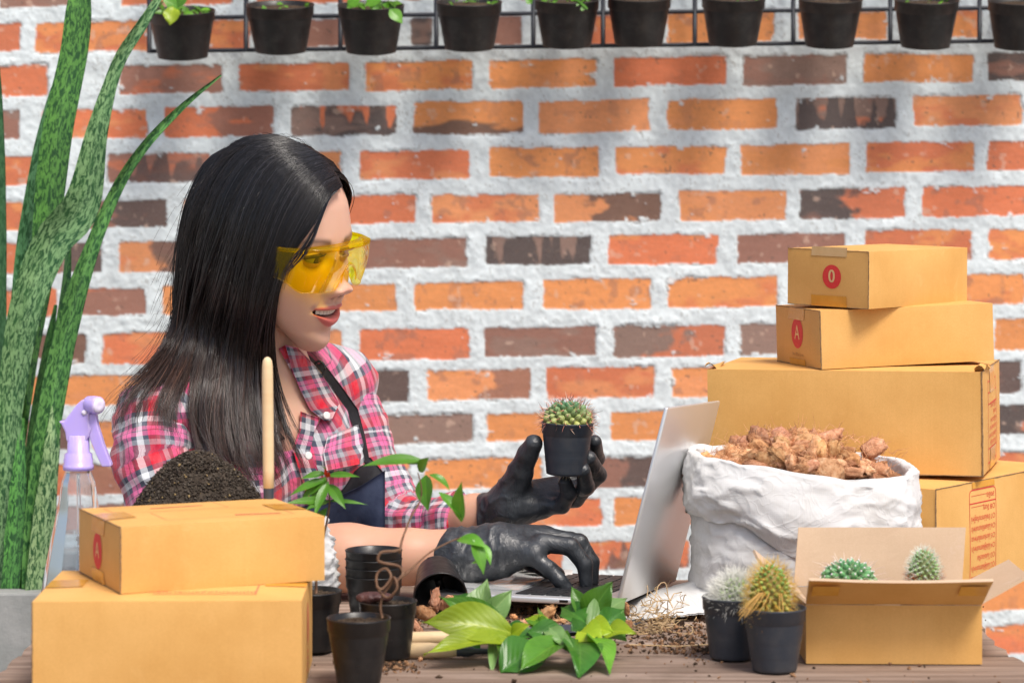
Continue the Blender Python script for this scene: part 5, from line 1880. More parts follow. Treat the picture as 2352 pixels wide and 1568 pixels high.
def pot_profile(r1, r2, h, rim=0.0135, th=0.0012, ribs=True):
    """outer wall up, over the lip, inner wall down"""
    p = [(0, 0.0), (r2 * 0.85, 0.0), (r2, 0.0012), (r2 + 0.0004, 0.003)]
    rr_ = lambda z: r2 + (r1 * 0.935 - r2) * z / (h - rim)
    z = 0.006
    while z < h - rim - 0.002:
        b = 0.00018 if ribs and (int(z / 0.0017) % 2) and (0.25 * h < z < 0.38 * h or z > 0.48 * h) else 0
        p.append((rr_(z) + b, z)); z += 0.0017
    p += [(rr_(h - rim), h - rim), (r1 * 0.975, h - rim + 0.0012), (r1 * 0.985, h - 0.0024), (r1, h - 0.0018), (r1 + 0.0003, h - 0.0006), (r1 - 0.0004, h), (r1 - th * 1.2, h - 0.0006)]
    p += [(r1 * 0.93 - th, h - rim), (r2 - th, 0.003), (0, 0.003)]
    return p


def soil_disc(parent, c, r, seed, bump_=0.0018, m=None, tilt=None):
    mb = MB()
    n1, n2 = 9, 40
    g_ = np.zeros((n1, n2, 3))
    for i in range(n1):
        for j in range(n2):
            a = 2 * math.pi * j / n2; q = r * i / (n1 - 1)
            g_[i, j] = (q * math.cos(a), q * math.sin(a), 0)
    g_[..., 2] += 0.0012 * fbm(g_ + seed, 220, seed, 3) + bump_ * (1 - (np.hypot(g_[..., 0], g_[..., 1]) / r) ** 2)
    if tilt is not None:
        g_ = g_ @ tilt.T
    mb.grid(g_ + c, cv=True)
    R = random.Random(seed)
    for k in range(90):
        a = R.uniform(0, 6.28); q = r * 0.95 * math.sqrt(R.random()); s_ = R.uniform(0.0004, 0.0013)
        o = np.array((q * math.cos(a), q * math.sin(a), bump_ * (1 - (q / r) ** 2) + s_ * 0.3))
        if tilt is not None: o = tilt @ o
        crumb(mb, np.asarray(c) + o, s_, R)
    return mb.build('soil', m or SOIL, parent)


OCT = np.array([(1, 0, 0), (-1, 0, 0), (0, 1, 0), (0, -1, 0), (0, 0, 1), (0, 0, -1)], float)
OCF = [(0, 2, 4), (2, 1, 4), (1, 3, 4), (3, 0, 4), (2, 0, 5), (1, 2, 5), (3, 1, 5), (0, 3, 5)]


def crumb(mb, c, s, R, col=None, stretch=1.0):
    v = OCT * [R.uniform(0.6, 1.3) for _ in range(3)] * s
    v = v * (stretch, 1, 1)
    M_ = np.array(Matrix.Rotation(R.uniform(0, 6.28), 3, V((R.gauss(0, 1), R.gauss(0, 1), R.gauss(0, 1))).normalized()))
    mb.add(v @ M_.T + c, OCF, col)


def plain_pot(label, x, y, r1=0.0305, r2=0.021, h=0.061, m=None, z=TZ + 0.001, soil_z=None, group=None, cat='plant pot', name='plant_pot', seed=0, parent=None, partname='pot_shell', axis=(0, 0, 1)):
    root = parent or empty(name, (x, y, z), label, cat, group)
    mb = MB(); mb.lathe(pot_profile(r1, r2, h), 56, (x, y, z), axis)
    mb.build(partname, m or POTB, root)
    if soil_z is not None:
        soil_disc(root, np.array((x, y, z + soil_z)), r1 * 0.945 - 0.001, seed)
    return root


def spine_tube(mb, a, b, r, col, n=4, bend=0.0, R=random):
    a = np.asarray(a); b = np.asarray(b)
    mid = (a + b) / 2 + np.array([R.gauss(0, 1) for _ in range(3)]) * bend
    mb.tube([a, mid, b], [r, r * 0.8, r * 0.25], n, col, cap=False)


PLANT = NT('plant_flesh'); PLANT.bump(PLANT.noise(300, 3, 0.6), 0.15, 0.001)
PLANT.set(PLANT.vcol(), 0.42, 0.4)
PLANT.b.inputs['Subsurface Weight'].default_value = 0.15
PLANT.b.inputs['Subsurface Radius'].default_value = (0.4, 0.8, 0.2)
PLANT.b.inputs['Subsurface Scale'].default_value = 0.004
CACT = PLANT.m
SPN = NT('spines'); SPN.set(SPN.vcol(), 0.5, 0.3); SPINE = SPN.m


def tubercle_cactus(parent, c, R0, H, n_rows, tub, cols, seed, spines=3, slen=0.010, scols=((0.65, 0.25, 0.18),), srad=0.00022, base=-0.3, tw=0.6, wool=0.0, updir=None, elong=1.0):
    """dome or column set with nipples in spiral rows; c is the centre of the base"""
    R = random.Random(seed)
    c = np.asarray(c, float)
    body = MB(); sp = MB()
    n1, n2 = 18, 30
    g_ = np.zeros((n1, n2, 3)); cc_ = np.zeros((n1, n2, 3))
    for i in range(n1):
        el = base + (math.pi / 2 - base) * i / (n1 - 1)
        for j in range(n2):
            a = 2 * math.pi * j / n2
            g_[i, j] = (R0 * 0.9 * math.cos(el) * math.cos(a), R0 * 0.9 * math.cos(el) * math.sin(a), H * 0.93 * math.sin(el))
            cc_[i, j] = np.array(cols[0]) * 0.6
    body.grid(g_ + c, cv=True, col=cc_.reshape(-1, 3))
    N = n_rows
    for k in range(N):
        f_ = (k + 0.5) / N
        s_ = math.sin(base) + (1 - math.sin(base)) * f_
        el = math.asin(min(1, s_)); a = k * 2.39996
        d = np.array((math.cos(el) * math.cos(a) / R0, math.cos(el) * math.sin(a) / R0, math.sin(el) / H)); 
        pos = c + np.array((R0 * .9 * math.cos(el) * math.cos(a), R0 * .9 * math.cos(el) * math.sin(a), H * .92 * math.sin(el)))
        d /= np.linalg.norm(d)
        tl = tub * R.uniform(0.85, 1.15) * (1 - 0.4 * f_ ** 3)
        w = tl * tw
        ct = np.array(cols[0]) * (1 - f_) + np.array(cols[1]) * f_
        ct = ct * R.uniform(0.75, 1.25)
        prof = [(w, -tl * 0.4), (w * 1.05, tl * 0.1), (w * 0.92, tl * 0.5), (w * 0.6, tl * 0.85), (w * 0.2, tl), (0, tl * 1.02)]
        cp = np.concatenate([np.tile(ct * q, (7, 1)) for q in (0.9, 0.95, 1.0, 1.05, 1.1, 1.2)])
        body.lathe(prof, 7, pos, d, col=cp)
        tip = pos + d * tl
        e1 = np.cross(d, (0.1, 0.2, 1.0)); e1 /= np.linalg.norm(e1) + 1e-9; e2 = np.cross(d, e1)
        if wool:
            for q in range(3):
                crumb(body, tip + np.array([R.gauss(0, .0003) for _ in range(3)]), wool, R, (0.8, 0.8, 0.74))
        for q in range(spines):
            b_ = R.uniform(0, 6.28); sprd = R.uniform(0.3, 1.25)
            sd_ = d + (e1 * math.cos(b_) + e2 * math.sin(b_)) * sprd
            sd_ /= np.linalg.norm(sd_)
            spine_tube(sp, tip, tip + sd_ * slen * R.uniform(0.5, 1.25), srad, R.choice(scols), 3, slen * 0.06, R)
    bo = body.build('cactus_body', CACT, parent)
    so = sp.build('spines', SPINE, parent) if sp.n else None
    return bo, so


# ---- the little pot she holds
hp = P(1300, 1090, 2.952); HT = V((0.03, 0.0, 1)).normalized()
held = empty('potted_cactus', tuple(hp), 'green knobbly cactus in a grey black pot held up by the gloved hand', 'potted cactus', None)
mb = MB(); mb.lathe(pot_profile(0.0296, 0.0222, 0.0595), 64, hp, HT); mb.build('pot_shell', POT, held)
tl_ = np.array(V((0, 0, 1)).rotation_difference(HT).to_matrix())
soil_disc(held, hp + np.array(HT) * 0.053, 0.0265, 3, tilt=tl_)
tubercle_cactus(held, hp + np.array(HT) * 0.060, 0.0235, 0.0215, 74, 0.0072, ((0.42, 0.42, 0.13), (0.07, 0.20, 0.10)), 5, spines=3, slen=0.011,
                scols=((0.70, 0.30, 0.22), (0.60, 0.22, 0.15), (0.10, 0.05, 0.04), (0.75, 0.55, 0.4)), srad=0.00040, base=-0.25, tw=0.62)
rt = MB(); R_ = random.Random(4)
for k in range(12):
    a = hp + np.array((R_.uniform(-.015, .015), -0.012 + R_.uniform(-.006, .004), 0.0005))
    spine_tube(rt, a, a + (R_.gauss(0, .002), 0, -R_.uniform(.002, .006)), 0.0003, (0.5, 0.42, 0.3), 4, 0.0008, R_)
rt.build('root_hairs', SPINE, held)

# ---- two cacti in pots, front right
p1 = empty('potted_cactus', tuple(T(1680, 1512)), 'small fuzzy white cactus in a dark pot, behind the yellow one', 'potted cactus')
x, y, _ = T(1680, 1510); y += 0.0
plain_pot(None, x, 2.560, 0.0293, 0.0215, 0.0605, POT, parent=p1, soil_z=0.052, seed=21)
p1.location = (x, 2.560, TZ)
for ch in p1.children: ch.matrix_parent_inverse = Matrix.Translation(-p1.location)
cx = x + 0.004
R_ = random.Random(8)
tubercle_cactus(p1, (cx, 2.560, TZ + 0.053), 0.0175, 0.0265, 90, 0.0045, ((0.42, 0.46, 0.32), (0.42, 0.60, 0.20)), 9, spines=22, slen=0.0145,
                scols=((0.82, 0.82, 0.76), (0.75, 0.74, 0.66), (0.85, 0.85, 0.8)), srad=0.00022, base=-0.1, wool=0.0008)
p2 = empty('potted_cactus', tuple(P(1779, 1540, 2.49)), 'oval green cactus with long golden spines in a dusty dark pot', 'potted cactus')
x = (1779 - 1176) * 2.495 / F
plain_pot(None, x, 2.495, 0.0303, 0.0210, 0.0610, POT, parent=p2, soil_z=0.053, seed=22)
tubercle_cactus(p2, (x - 0.004, 2.495, TZ + 0.069), 0.0185, 0.0345, 150, 0.0040, ((0.42, 0.30, 0.06), (0.20, 0.42, 0.10)), 10, spines=9, slen=0.0105,
                scols=((0.70, 0.42, 0.06), (0.78, 0.55, 0.12), (0.80, 0.66, 0.28), (0.60, 0.30, 0.05)), srad=0.00020, base=-0.75)
mb = MB()
for k in range(12):
    a = R_.uniform(2.4, 5.2)
    b_ = np.array((x - 0.002 + 0.014 * math.cos(a), 2.495 - 0.016 + 0.003 * math.sin(a), TZ + 0.078))
    spine_tube(mb, b_, b_ + (0.016 * math.cos(a) - .006, -0.008, -0.022 + R_.uniform(-.004, .004)), 0.0006, (0.66, 0.40, 0.12), 5, 0.001, R_)
mb.build('dry_roots', SPINE, p2)

# ---- cacti inside the open carton
c1 = empty('potted_cactus', (0.3330, 2.585, TZ + 0.004), 'round cactus with short green nipples and long pale spines, inside the open carton', 'potted cactus')
plain_pot(None, 0.3330, 2.585, 0.027, 0.020, 0.049, POT, z=TZ + 0.0045, parent=c1, soil_z=0.042, seed=23)
tubercle_cactus(c1, (0.3330, 2.585, TZ + 0.0700), 0.0250, 0.0225, 95, 0.0062, ((0.16, 0.32, 0.12), (0.11, 0.30, 0.13)), 11, spines=0, wool=0.0011, base=-0.35, tw=0.55,
                scols=((0.7, 0.5, 0.45),))
sp = MB()
for k in range(46):
    a = R_.uniform(0, 6.28); el = R_.uniform(0.1, 1.2)
    d = np.array((math.cos(a) * math.cos(el), math.sin(a) * math.cos(el), math.sin(el) * 0.6 + .05))
    b_ = np.array((0.3330, 2.585, TZ + 0.0720)) + d * (0.026, 0.026, 0.026)
    spine_tube(sp, b_, b_ + d * R_.uniform(0.008, 0.022), 0.0003, R_.choice(((0.75, 0.55, 0.5), (0.8, 0.7, 0.62))), 4, 0.0015, R_)
sp.build('long_spines', SPINE, c1)
c2 = empty('potted_cactus', (0.4110, 2.585, TZ + 0.004), 'upright cactus with a white woolly top and reddish spines, inside the open carton', 'potted cactus')
plain_pot(None, 0.4110, 2.585, 0.027, 0.020, 0.049, POT, z=TZ + 0.0045, parent=c2, soil_z=0.042, seed=24)
tubercle_cactus(c2, (0.4080, 2.585, TZ + 0.0765), 0.0145, 0.0285, 150, 0.0030, ((0.26, 0.30, 0.10), (0.28, 0.50, 0.22)), 12, spines=9, slen=0.0060,
                scols=((0.82, 0.84, 0.78), (0.70, 0.75, 0.6)), srad=0.00015, base=-0.8, wool=0.0004)
sp = MB()
for k in range(420):
    a = R_.uniform(0, 6.28); z = R_.uniform(-0.014, 0.008)
    d = np.array((math.cos(a), math.sin(a), R_.uniform(-.2, .5)))
    b_ = np.array((0.4080, 2.585, TZ + 0.073 + z)) + d * (0.0145, 0.0145, 0)
    spine_tube(sp, b_, b_ + d * R_.uniform(0.004, 0.009), 0.0002, R_.choice(((0.55, 0.16, 0.08), (0.65, 0.30, 0.12), (0.45, 0.12, 0.06))), 3, 0.0005, R_)
sp.build('red_spines', SPINE, c2)

# ---- leaves
def leaf_mat(name, a, b, gloss=0.4, scale=20, trans=0.25):
    t = NT(name)
    vec = t.coord('Object')
    k = t.ramp(t.noise(scale, 4, 0.6, vec), [(0.3, a), (0.7, b)])
    uv = t.n('TexCoord').outputs['UV']
    sp_ = t.n('SeparateXYZ'); t.l(uv, sp_.inputs[0])
    mid = t.math('ABSOLUTE', t.math('SUBTRACT', sp_.outputs[1], 0.5))
    vein = t.ramp(mid, [(0.0, 0.4), (0.03, 0.0)])
    k = t.mix(t.ramp(t.noise(70, 4, 0.6, vec), [(0.45, 0.0), (0.75, 0.35)]), k, (a[0] * 0.6, a[1] * 0.7, a[2] * 0.6))
    k = t.mix(vein, k, (min(1, b[0] * 1.8), min(1, b[1] * 1.5), b[2] * 1.5))
    k = t.mix(1.0, k, t.vcol(), 'MULTIPLY')
    sv = t.math('SINE', t.math('MULTIPLY', t.math('SUBTRACT', t.math('MULTIPLY', sp_.outputs[0], 60.0), t.math('MULTIPLY', mid, 40.0)), 1.0))
    t.bump(sv, 0.12, 0.0008)
    t.set(k, gloss, 0.45)
    tr = t.n('BsdfTranslucent'); t.l(k, tr.inputs[0])
    mx = t.n('MixShader'); mx.inputs[0].default_value = trans
    t.l(t.b.outputs[0], mx.inputs[1]); t.l(tr.outputs[0], mx.inputs[2]); t.l(mx.outputs[0], t.out.inputs[0])
    return t.m


LEAF = leaf_mat('green_leaf', (0.065, 0.195, 0.018), (0.12, 0.31, 0.032), 0.3)
LEAFD = leaf_mat('dark_glossy_leaf', (0.025, 0.105, 0.014), (0.06, 0.19, 0.025), 0.3)
LEAFY = leaf_mat('yellow_green_leaf', (0.25, 0.38, 0.015), (0.38, 0.49, 0.03), 0.35)
LEAFP = leaf_mat('pale_leaf', (0.22, 0.42, 0.13), (0.30, 0.50, 0.20), 0.35)
STEM = simple('brown_stem', (0.11, 0.055, 0.032), (0.22, 0.125, 0.075), 120, 0.7, 0.25, 400, 0.4, 0.001)
STEMG = simple('green_stem', (0.14, 0.24, 0.06), (0.25, 0.3, 0.1), 120, 0.5, 0.3, bstr=0)


def spx(mb, u0, v0, D0, u1, v1, D1, w, up=(0.2, -0.8, 0.5), curl=0.4, fold=0.12, col=(1, 1, 1), tip=1.0, wav=0.0, nu=14, nv=7, twist=0.0):
    """a leaf from one point to another"""
    a, b = P(u0, v0, D0), P(u1, v1, D1)
    d = b - a; L = np.linalg.norm(d)
    upn = np.asarray(up, float)
    # compensate for the curl so that the tip still lands on b
    dn = d / L
    u_ = upn - dn * (upn @ dn); u_ /= np.linalg.norm(u_)
    d0 = dn * math.cos(curl / 2) + u_ * math.sin(curl / 2)
    mb.leaf(a, d0, upn, L * (1 + curl * curl / 24), w, curl, fold, col, nu, nv, tip, twist, wav)


def crv(*pts, n=24):
    return _cr(np.array([P(*q) for q in pts]), n)


def _cr(g3, n):
    L = np.concatenate([[0], np.cumsum(np.linalg.norm(np.diff(g3, axis=0), axis=1))])
    P0 = np.vstack([2 * g3[0] - g3[1], g3, 2 * g3[-1] - g3[-2]])
    s_ = np.linspace(0, L[-1], n); k = np.clip(np.searchsorted(L, s_, 'right') - 1, 0, len(g3) - 2)
    t = ((s_ - L[k]) / (L[k + 1] - L[k]))[:, None]
    a_, b_, c_, d_ = P0[k], P0[k + 1], P0[k + 2], P0[k + 3]
    return 0.5 * ((2 * b_) + (-a_ + c_) * t + (2 * a_ - 5 * b_ + 4 * c_ - d_) * t ** 2 + (-a_ + 3 * b_ - 3 * c_ + d_) * t ** 3)


# ---- black pots left of the middle
# 1: behind the boxes, with a leafy seedling
x, y = (716 - 1176) * 2.60 / F, 2.60
s1 = empty('potted_seedling', (x, y, TZ), 'thin red-topped seedling with drooping leaves in a black pot beside the boxes', 'potted plant')
plain_pot(None, x, y, 0.0300, 0.0215, 0.0600, POTB, parent=s1, soil_z=0.055, seed=31)
mb = MB(); mb.tube(crv((726, 1362, 2.60), (728, 1310, 2.60), (742, 1240, 2.61), (752, 1190, 2.61), (757, 1150, 2.61), (752, 1110, 2.61), (747, 1085, 2.61)), np.linspace(0.0014, 0.0007, 24), 8)
mb.build('stem', STEM, s1)
mb = MB()
for (u0, v0, u1, v1, w, cu, c_) in ((752, 1100, 665, 1140, 0.012, 0.7, 1.1), (750, 1095, 690, 1150, 0.013, 0.5, 1.0), (752, 1100, 705, 1178, 0.013, 0.5, 1.0), (755, 1105, 722, 1190, 0.014, 0.4, 1.15),
                                    (756, 1112, 795, 1170, 0.015, 0.6, 1.1), (752, 1092, 828, 1096, 0.010, 0.5, 1.1), (757, 1150, 650, 1158, 0.012, 0.4, 0.9), (757, 1150, 845, 1160, 0.006, 0.5, 1.0),
                                    (752, 1165, 712, 1235, 0.014, 0.5, 0.9), (757, 1150, 700, 1172, 0.010, 0.3, 0.8), (748, 1080, 735, 1068, 0.006, 0.3, 1.2), (749, 1086, 690, 1100, 0.010, 0.5, 1.05)):
    spx(mb, u0, v0, 2.61, u1, v1, 2.60 + R_.uniform(-.015, .01), w * 0.8, (R_.uniform(-.3, .3), -0.75, 0.6), cu, 0.15, (c_, c_, c_ * .9))
mb.build('foliage', LEAF, s1)
mb = MB(); spx(mb, 748, 1092, 2.607, 746, 1074, 2.60, 0.004, curl=0.3, col=(1, 1, 1)); spx(mb, 752, 1096, 2.607, 756, 1082, 2.60, 0.005, curl=0.3)
mb.build('red_bud', simple('red_bud', (0.55, 0.04, 0.015), None, rough=0.5, bstr=0), s1)

# 2: stack of four nested pots
for k in range(4):
    z = TZ + 0.001 + 0.0088 * k
    plain_pot(('bottom', 'second lowest', 'third lowest', 'topmost')[k] + ' of the four nested empty black pots', (858.5 - 1176) * 2.70 / F, 2.70, 0.0295, 0.0215, 0.0600, POTB, z=z, group='nested empty black pots')

# 3: pot with a dark tuber
x, y = (891 - 1176) * 2.560 / F, 2.560
s3 = empty('potted_tuber', (x, y, TZ), 'black pot of soil with a shrivelled dark tuber, before the nested pots', 'plant pot')
plain_pot(None, x, y, 0.0285, 0.0215, 0.0565, POTB, parent=s3, soil_z=0.0515, seed=33)
def tub(p): return smin(ellipsoid(p, (x - 0.012, y - 0.002, TZ + 0.061), np.eye(3), (0.017, 0.009, 0.0055)), ellipsoid(p, (x - 0.022, y - 0.004, TZ + 0.060), np.eye(3), (0.008, 0.007, 0.005)), 0.004) - 0.0010 * fbm(p, 180, 5, 3)
v, f = surface_net(tub, (x - 0.036, y - 0.016, TZ + 0.050), (x + 0.012, y + 0.012, TZ + 0.073), 0.0009)
mesh_np('tuber', v, flip_out(v, f, tub), simple('dark_tuber', (0.05, 0.018, 0.018), (0.13, 0.06, 0.055), 90, 0.5, 0.4, 300, 0.4, 0.001), s3)

# 4: front pot with the coiled stem and its long drooping shoots
x, y = (824 - 1176) * 2.430 / F, 2.430
s4 = empty('potted_seedling', (x, y, TZ), 'curly coiled stem with long drooping shoots in the black pot nearest the lens', 'potted plant')
plain_pot(None, x, y, 0.0298, 0.0200, 0.0620, POTB, parent=s4, soil_z=0.0565, seed=34)
mb = MB()
mb.tube(crv((878, 1418, 2.425), (874, 1395, 2.425), (880, 1365, 2.425), (895, 1345, 2.425), (905, 1325, 2.42), (912, 1350, 2.415), (890, 1372, 2.42), (868, 1350, 2.425), (866, 1318, 2.43), (886, 1305, 2.43), (898, 1325, 2.425), (878, 1352, 2.42), (864, 1345, 2.42), n=70), 0.0012, 8)
mb.tube(crv((905, 1340, 2.42), (925, 1318, 2.425), (916, 1300, 2.43), (880, 1292, 2.43), (868, 1285, 2.43), (876, 1268, 2.43), (905, 1265, 2.43), (918, 1262, 2.44), n=50), 0.0014, 8)
mb.build('coiled_stem', STEM, s4)
mb = MB()
mb.tube(crv((918, 1268, 2.44), (925, 1235, 2.46), (945, 1185, 2.48), (965, 1150, 2.50), (968, 1120, 2.50), (960, 1085, 2.50), n=40), np.linspace(0.0013, 0.0006, 40), 6)
mb.tube(crv((945, 1185, 2.48), (975, 1130, 2.51), (988, 1095, 2.52), n=20), np.linspace(0.0009, 0.0004, 20), 6)
mb.tube(crv((905, 1340, 2.42), (940, 1310, 2.44), (985, 1270, 2.46), (1030, 1245, 2.48), (1065, 1232, 2.50), n=40), np.linspace(0.0011, 0.0006, 40), 6)
mb.build('shoot', STEM, s4)
mb = MB()
for (u0, v0, u1, v1, w, cu, D, c_, up) in (
        (975, 1058, 832, 1072, 0.022, 0.35, 2.50, 1.0, (0, -.5, .85)), (962, 1082, 985, 1050, 0.016, 0.2, 2.50, 1.0, (0, -.8, .5)), (925, 1060, 978, 1064, 0.014, 0.1, 2.50, .9, (0, -.5, .8)),
        (978, 1090, 985, 1175, 0.026, 0.5, 2.51, 1.0, (-.5, -.8, .2)), (985, 1090, 1032, 1130, 0.012, 1.3, 2.51, 1.15, (.2, -.5, .8)), (1008, 1130, 1062, 1195, 0.014, 0.6, 2.50, 1.15, (.4, -.7, .5)),
        (1060, 1198, 1062, 1104, 0.024, 0.4, 2.49, 1.5, (-.6, -.7, .1)), (1050, 1240, 1120, 1262, 0.022, 0.9, 2.49, 1.35, (.2, -.6, .8)), (1085, 1238, 1110, 1320, 0.019, 0.5, 2.48, 1.2, (.5, -.8, .3)),
        (1100, 1245, 1126, 1300, 0.014, 0.8, 2.49, 1.5, (.6, -.7, .5)), (1105, 1290, 1082, 1294, 0.005, 0.2, 2.48, 1.0, (0, -.8, .5))):
    spx(mb, u0, v0, D, u1, v1, D - R_.uniform(0, .02), w * 0.82, up, cu, 0.14, (c_, c_, c_ * .9))
mb.build('foliage', LEAF, s4)

# 5: toppled pot spilling husk
tp_c = P(1012, 1372, 2.78); tpa = V((0.10, -0.93, -0.30)).normalized()
s5 = empty('toppled_pot', tuple(tp_c), 'toppled black pot with open mouth spilling brown husk by the laptop', 'plant pot')
mb = MB()
pr_ = pot_profile(0.0290, 0.0215, 0.058)
mb.lathe(pr_, 56, np.array(tp_c) - np.array(tpa) * 0.058, tpa)
# base with drain holes: spokes and hub
bc = np.array(tp_c) - np.array(tpa) * 0.056
q_ = np.array(V((0, 0, 1)).rotation_difference(tpa).to_matrix())
for k in range(4):
    a = k * math.pi / 2 + 0.4
    rv = q_ @ np.array((math.cos(a), math.sin(a), 0)); tv = q_ @ np.array((-math.sin(a), math.cos(a), 0)); nv_ = np.array(tpa)
    mb.box(bc + rv * 0.004 - tv * 0.0045, rv * 0.018, tv * 0.009, nv_ * 0.0012)
mb.lathe([(0, 0), (0.0075, 0), (0.0075, 0.0014), (0, 0.0014)], 24, bc, tpa)
mb.build('pot_shell', POTB, s5)

# ---- coir husk: shaggy chips
HUSK = NT('coir_husk')
vec = HUSK.coord('Object', (1, 1, 1))
k = HUSK.ramp(HUSK.noise(160, 5, 0.65, vec), [(0.25, (0.26, 0.105, 0.05)), (0.48, (0.58, 0.30, 0.16)), (0.75, (0.76, 0.50, 0.32))])
k = HUSK.mix(1.0, k, HUSK.vcol(), 'MULTIPLY')
HUSK.bump(HUSK.noise(600, 4, 0.7, vec), 0.8, 0.002)
HUSKM = HUSK.set(k, 0.9, 0.1)
ICO = None


def ico():
    global ICO
    if ICO is None:
        b_ = bmesh.new(); bmesh.ops.create_icosphere(b_, subdivisions=3, radius=1.0)
        ICO = (np.array([v_.co[:] for v_ in b_.verts]), [[v_.index for v_ in f_.verts] for f_ in b_.faces])
        b_.free()
    return ICO


def chip(mb, c, size, R, fib=10, flat=(1.0, 0.62, 0.45)):
    v, f = ico()
    M_ = np.array(Matrix.Rotation(R.uniform(0, 6.28), 3, V((R.gauss(0, 1), R.gauss(0, 1), R.gauss(0, 1))).normalized()))
    sd_ = R.randint(0, 9999)
    s_ = np.array([q * R.uniform(0.6, 1.4) for q in flat])
    # chunky broken outline with streaks along the fibres
    w = v * (1 + 0.34 * fbm(v + sd_, 1.5, sd_, 3)[:, None] + 0.24 * vnoise(v * np.array((0.8, 5, 5)) + sd_, 1.4, sd_ + 1)[:, None] + 0.12 * vnoise(v + sd_, 7, sd_ + 2)[:, None])
    w = np.sign(w) * np.abs(w) ** 0.72
    w = w * s_ * size
    tone = R.uniform(0.65, 1.3)
    tc = np.array((tone, tone * R.uniform(0.9, 1.05), tone * R.uniform(0.8, 1.05)))
    mb.add(w @ M_.T + c, f, tc)
    for k in range(fib):
        i = R.randrange(len(v)); b_ = w[i]
        d = np.array((R.choice((-1, 1)) * R.uniform(0.4, 1), R.gauss(0, .35), R.gauss(0, .35))) + v[i] * 0.4; d /= np.linalg.norm(d)
        L = size * R.uniform(0.2, 0.8)
        pts = np.array([b_, b_ + d * L * .5 + np.array([R.gauss(0, 1) for _ in range(3)]) * L * .1, b_ + d * L + np.array([R.gauss(0, 1) for _ in range(3)]) * L * .25])
        mb.tube(pts @ M_.T + c, [0.0004, 0.0003, 0.0001], 3, tc * 1.2, cap=False)


def husk_chip(label, u, v, D, size, seed, z=None, group='loose coconut husk chips'):
    c = P(u, v, D)
    if z is not None: c[2] = z
    mb = MB(); chip(mb, np.array(c), size, random.Random(seed), 26)
    o = mb.build('husk_chip', HUSKM, None)
    return tag(o, label, 'husk chip', group)


husk_chip('chunky husk chip standing in front of the laptop edge', 1255, 1408, 2.70, 0.0115, 1)
husk_chip('small husk chip leaning right of the chunky one by the laptop', 1288, 1425, 2.69, 0.0075, 2)
husk_chip('fibrous husk chip leaning against the mouth of the toppled pot', 1040, 1392, 2.72, 0.0130, 3)
husk_chip('pale crumbling husk chip at the left of the toppled pot mouth', 978, 1408, 2.70, 0.0125, 4)
husk_chip('low husk chip behind the upright pair of leaves', 1120, 1412, 2.70, 0.0085, 5)
husk_chip('flat husk chip lying on the dark trowel blade', 1205, 1442, 2.62, 0.0085, 6)
husk_chip('husk chip between the leaves and the white sack', 1438, 1398, 2.74, 0.0085, 7)
husk_chip('dark red husk chip beside the ring at the right of the leaves', 1430, 1432, 2.64, 0.0080, 8)
husk_chip('tiny husk crumb alone on the bare table before the tuber pot', 966, 1504, 2.55, 0.0030, 9, z=TZ + 0.002)
husk_chip('husk chip under the yellow green leaves by the wooden handles', 955, 1438, 2.66, 0.0090, 10)
husk_chip('husk crumb just behind the trowel blade', 1180, 1415, 2.72, 0.0050, 12)
husk_chip('husk chip resting inside the toppled pot', 1000, 1378, 2.762, 0.0100, 13)

# ---- small hand tools lying under the leaves
WOOD = simple('pale_turned_wood', (0.70, 0.50, 0.28), (0.78, 0.60, 0.38), 12, 0.5, 0.35, 50, 0.08, 0.001, sc=(1, 1, 6))
STEEL = simple('dark_blue_steel', (0.035, 0.045, 0.065), (0.06, 0.07, 0.09), 60, 0.38, 0.5, 200, 0.1, 0.0005)
def tool(label, a, b, r, blade):
    a, b = np.asarray(a, float), np.asarray(b, float)
    root = empty('hand_trowel', tuple(a), label, 'garden tool')
    d = b - a; L = np.linalg.norm(d)
    mb = MB(); mb.lathe([(0, 0), (r * .7, 0.0008), (r, 0.004), (r * 1.03, L * .5), (r * .85, L * .9), (r * .7, L), (0, L)], 24, a, d); mb.build('handle', WOOD, root)
    mb = MB(); mb.lathe([(r * .72, 0), (r * .75, 0.012), (0.003, 0.018), (0.0028, 0.045)], 16, b, d)
    mb.build('ferrule', STEEL, root)
    dn = d / L; sd_ = np.cross(dn, (0, 0, 1)); sd_ /= np.linalg.norm(sd_)
    g_ = np.zeros((16, 9, 3)); o = b + dn * 0.04
    for i in range(16):
        t = i / 15
        w = blade[0] * (0.55 + 0.45 * math.sin(min(1, t * 2.2) * math.pi / 2)) * (1 - max(0, (t - .6) / .4) ** 2 * .8)
        for j in range(9):
            q = j / 4 - 1
            g_[i, j] = o + dn * blade[1] * t + sd_ * w * q + np.array((0, 0, 0.006 * q * q - 0.004 * (1 - t) * 0 + 0.001))
    mb = MB(); mb.grid(g_); mb.grid(g_[::-1] - (0, 0, 0.0012))
    mb.build('blade', STEEL, root)


tool('trowel with a pale wooden handle and wide dark blade under the leaves', T(935, 1466, TZ + .007), T(1130, 1462, TZ + .007), 0.0068, (0.024, 0.062))
tool('fork handle of pale wood lying in front of the trowel handle', T(925, 1492, TZ + .0075), T(1050, 1494, TZ + .0075), 0.0075, (0.010, 0.05))

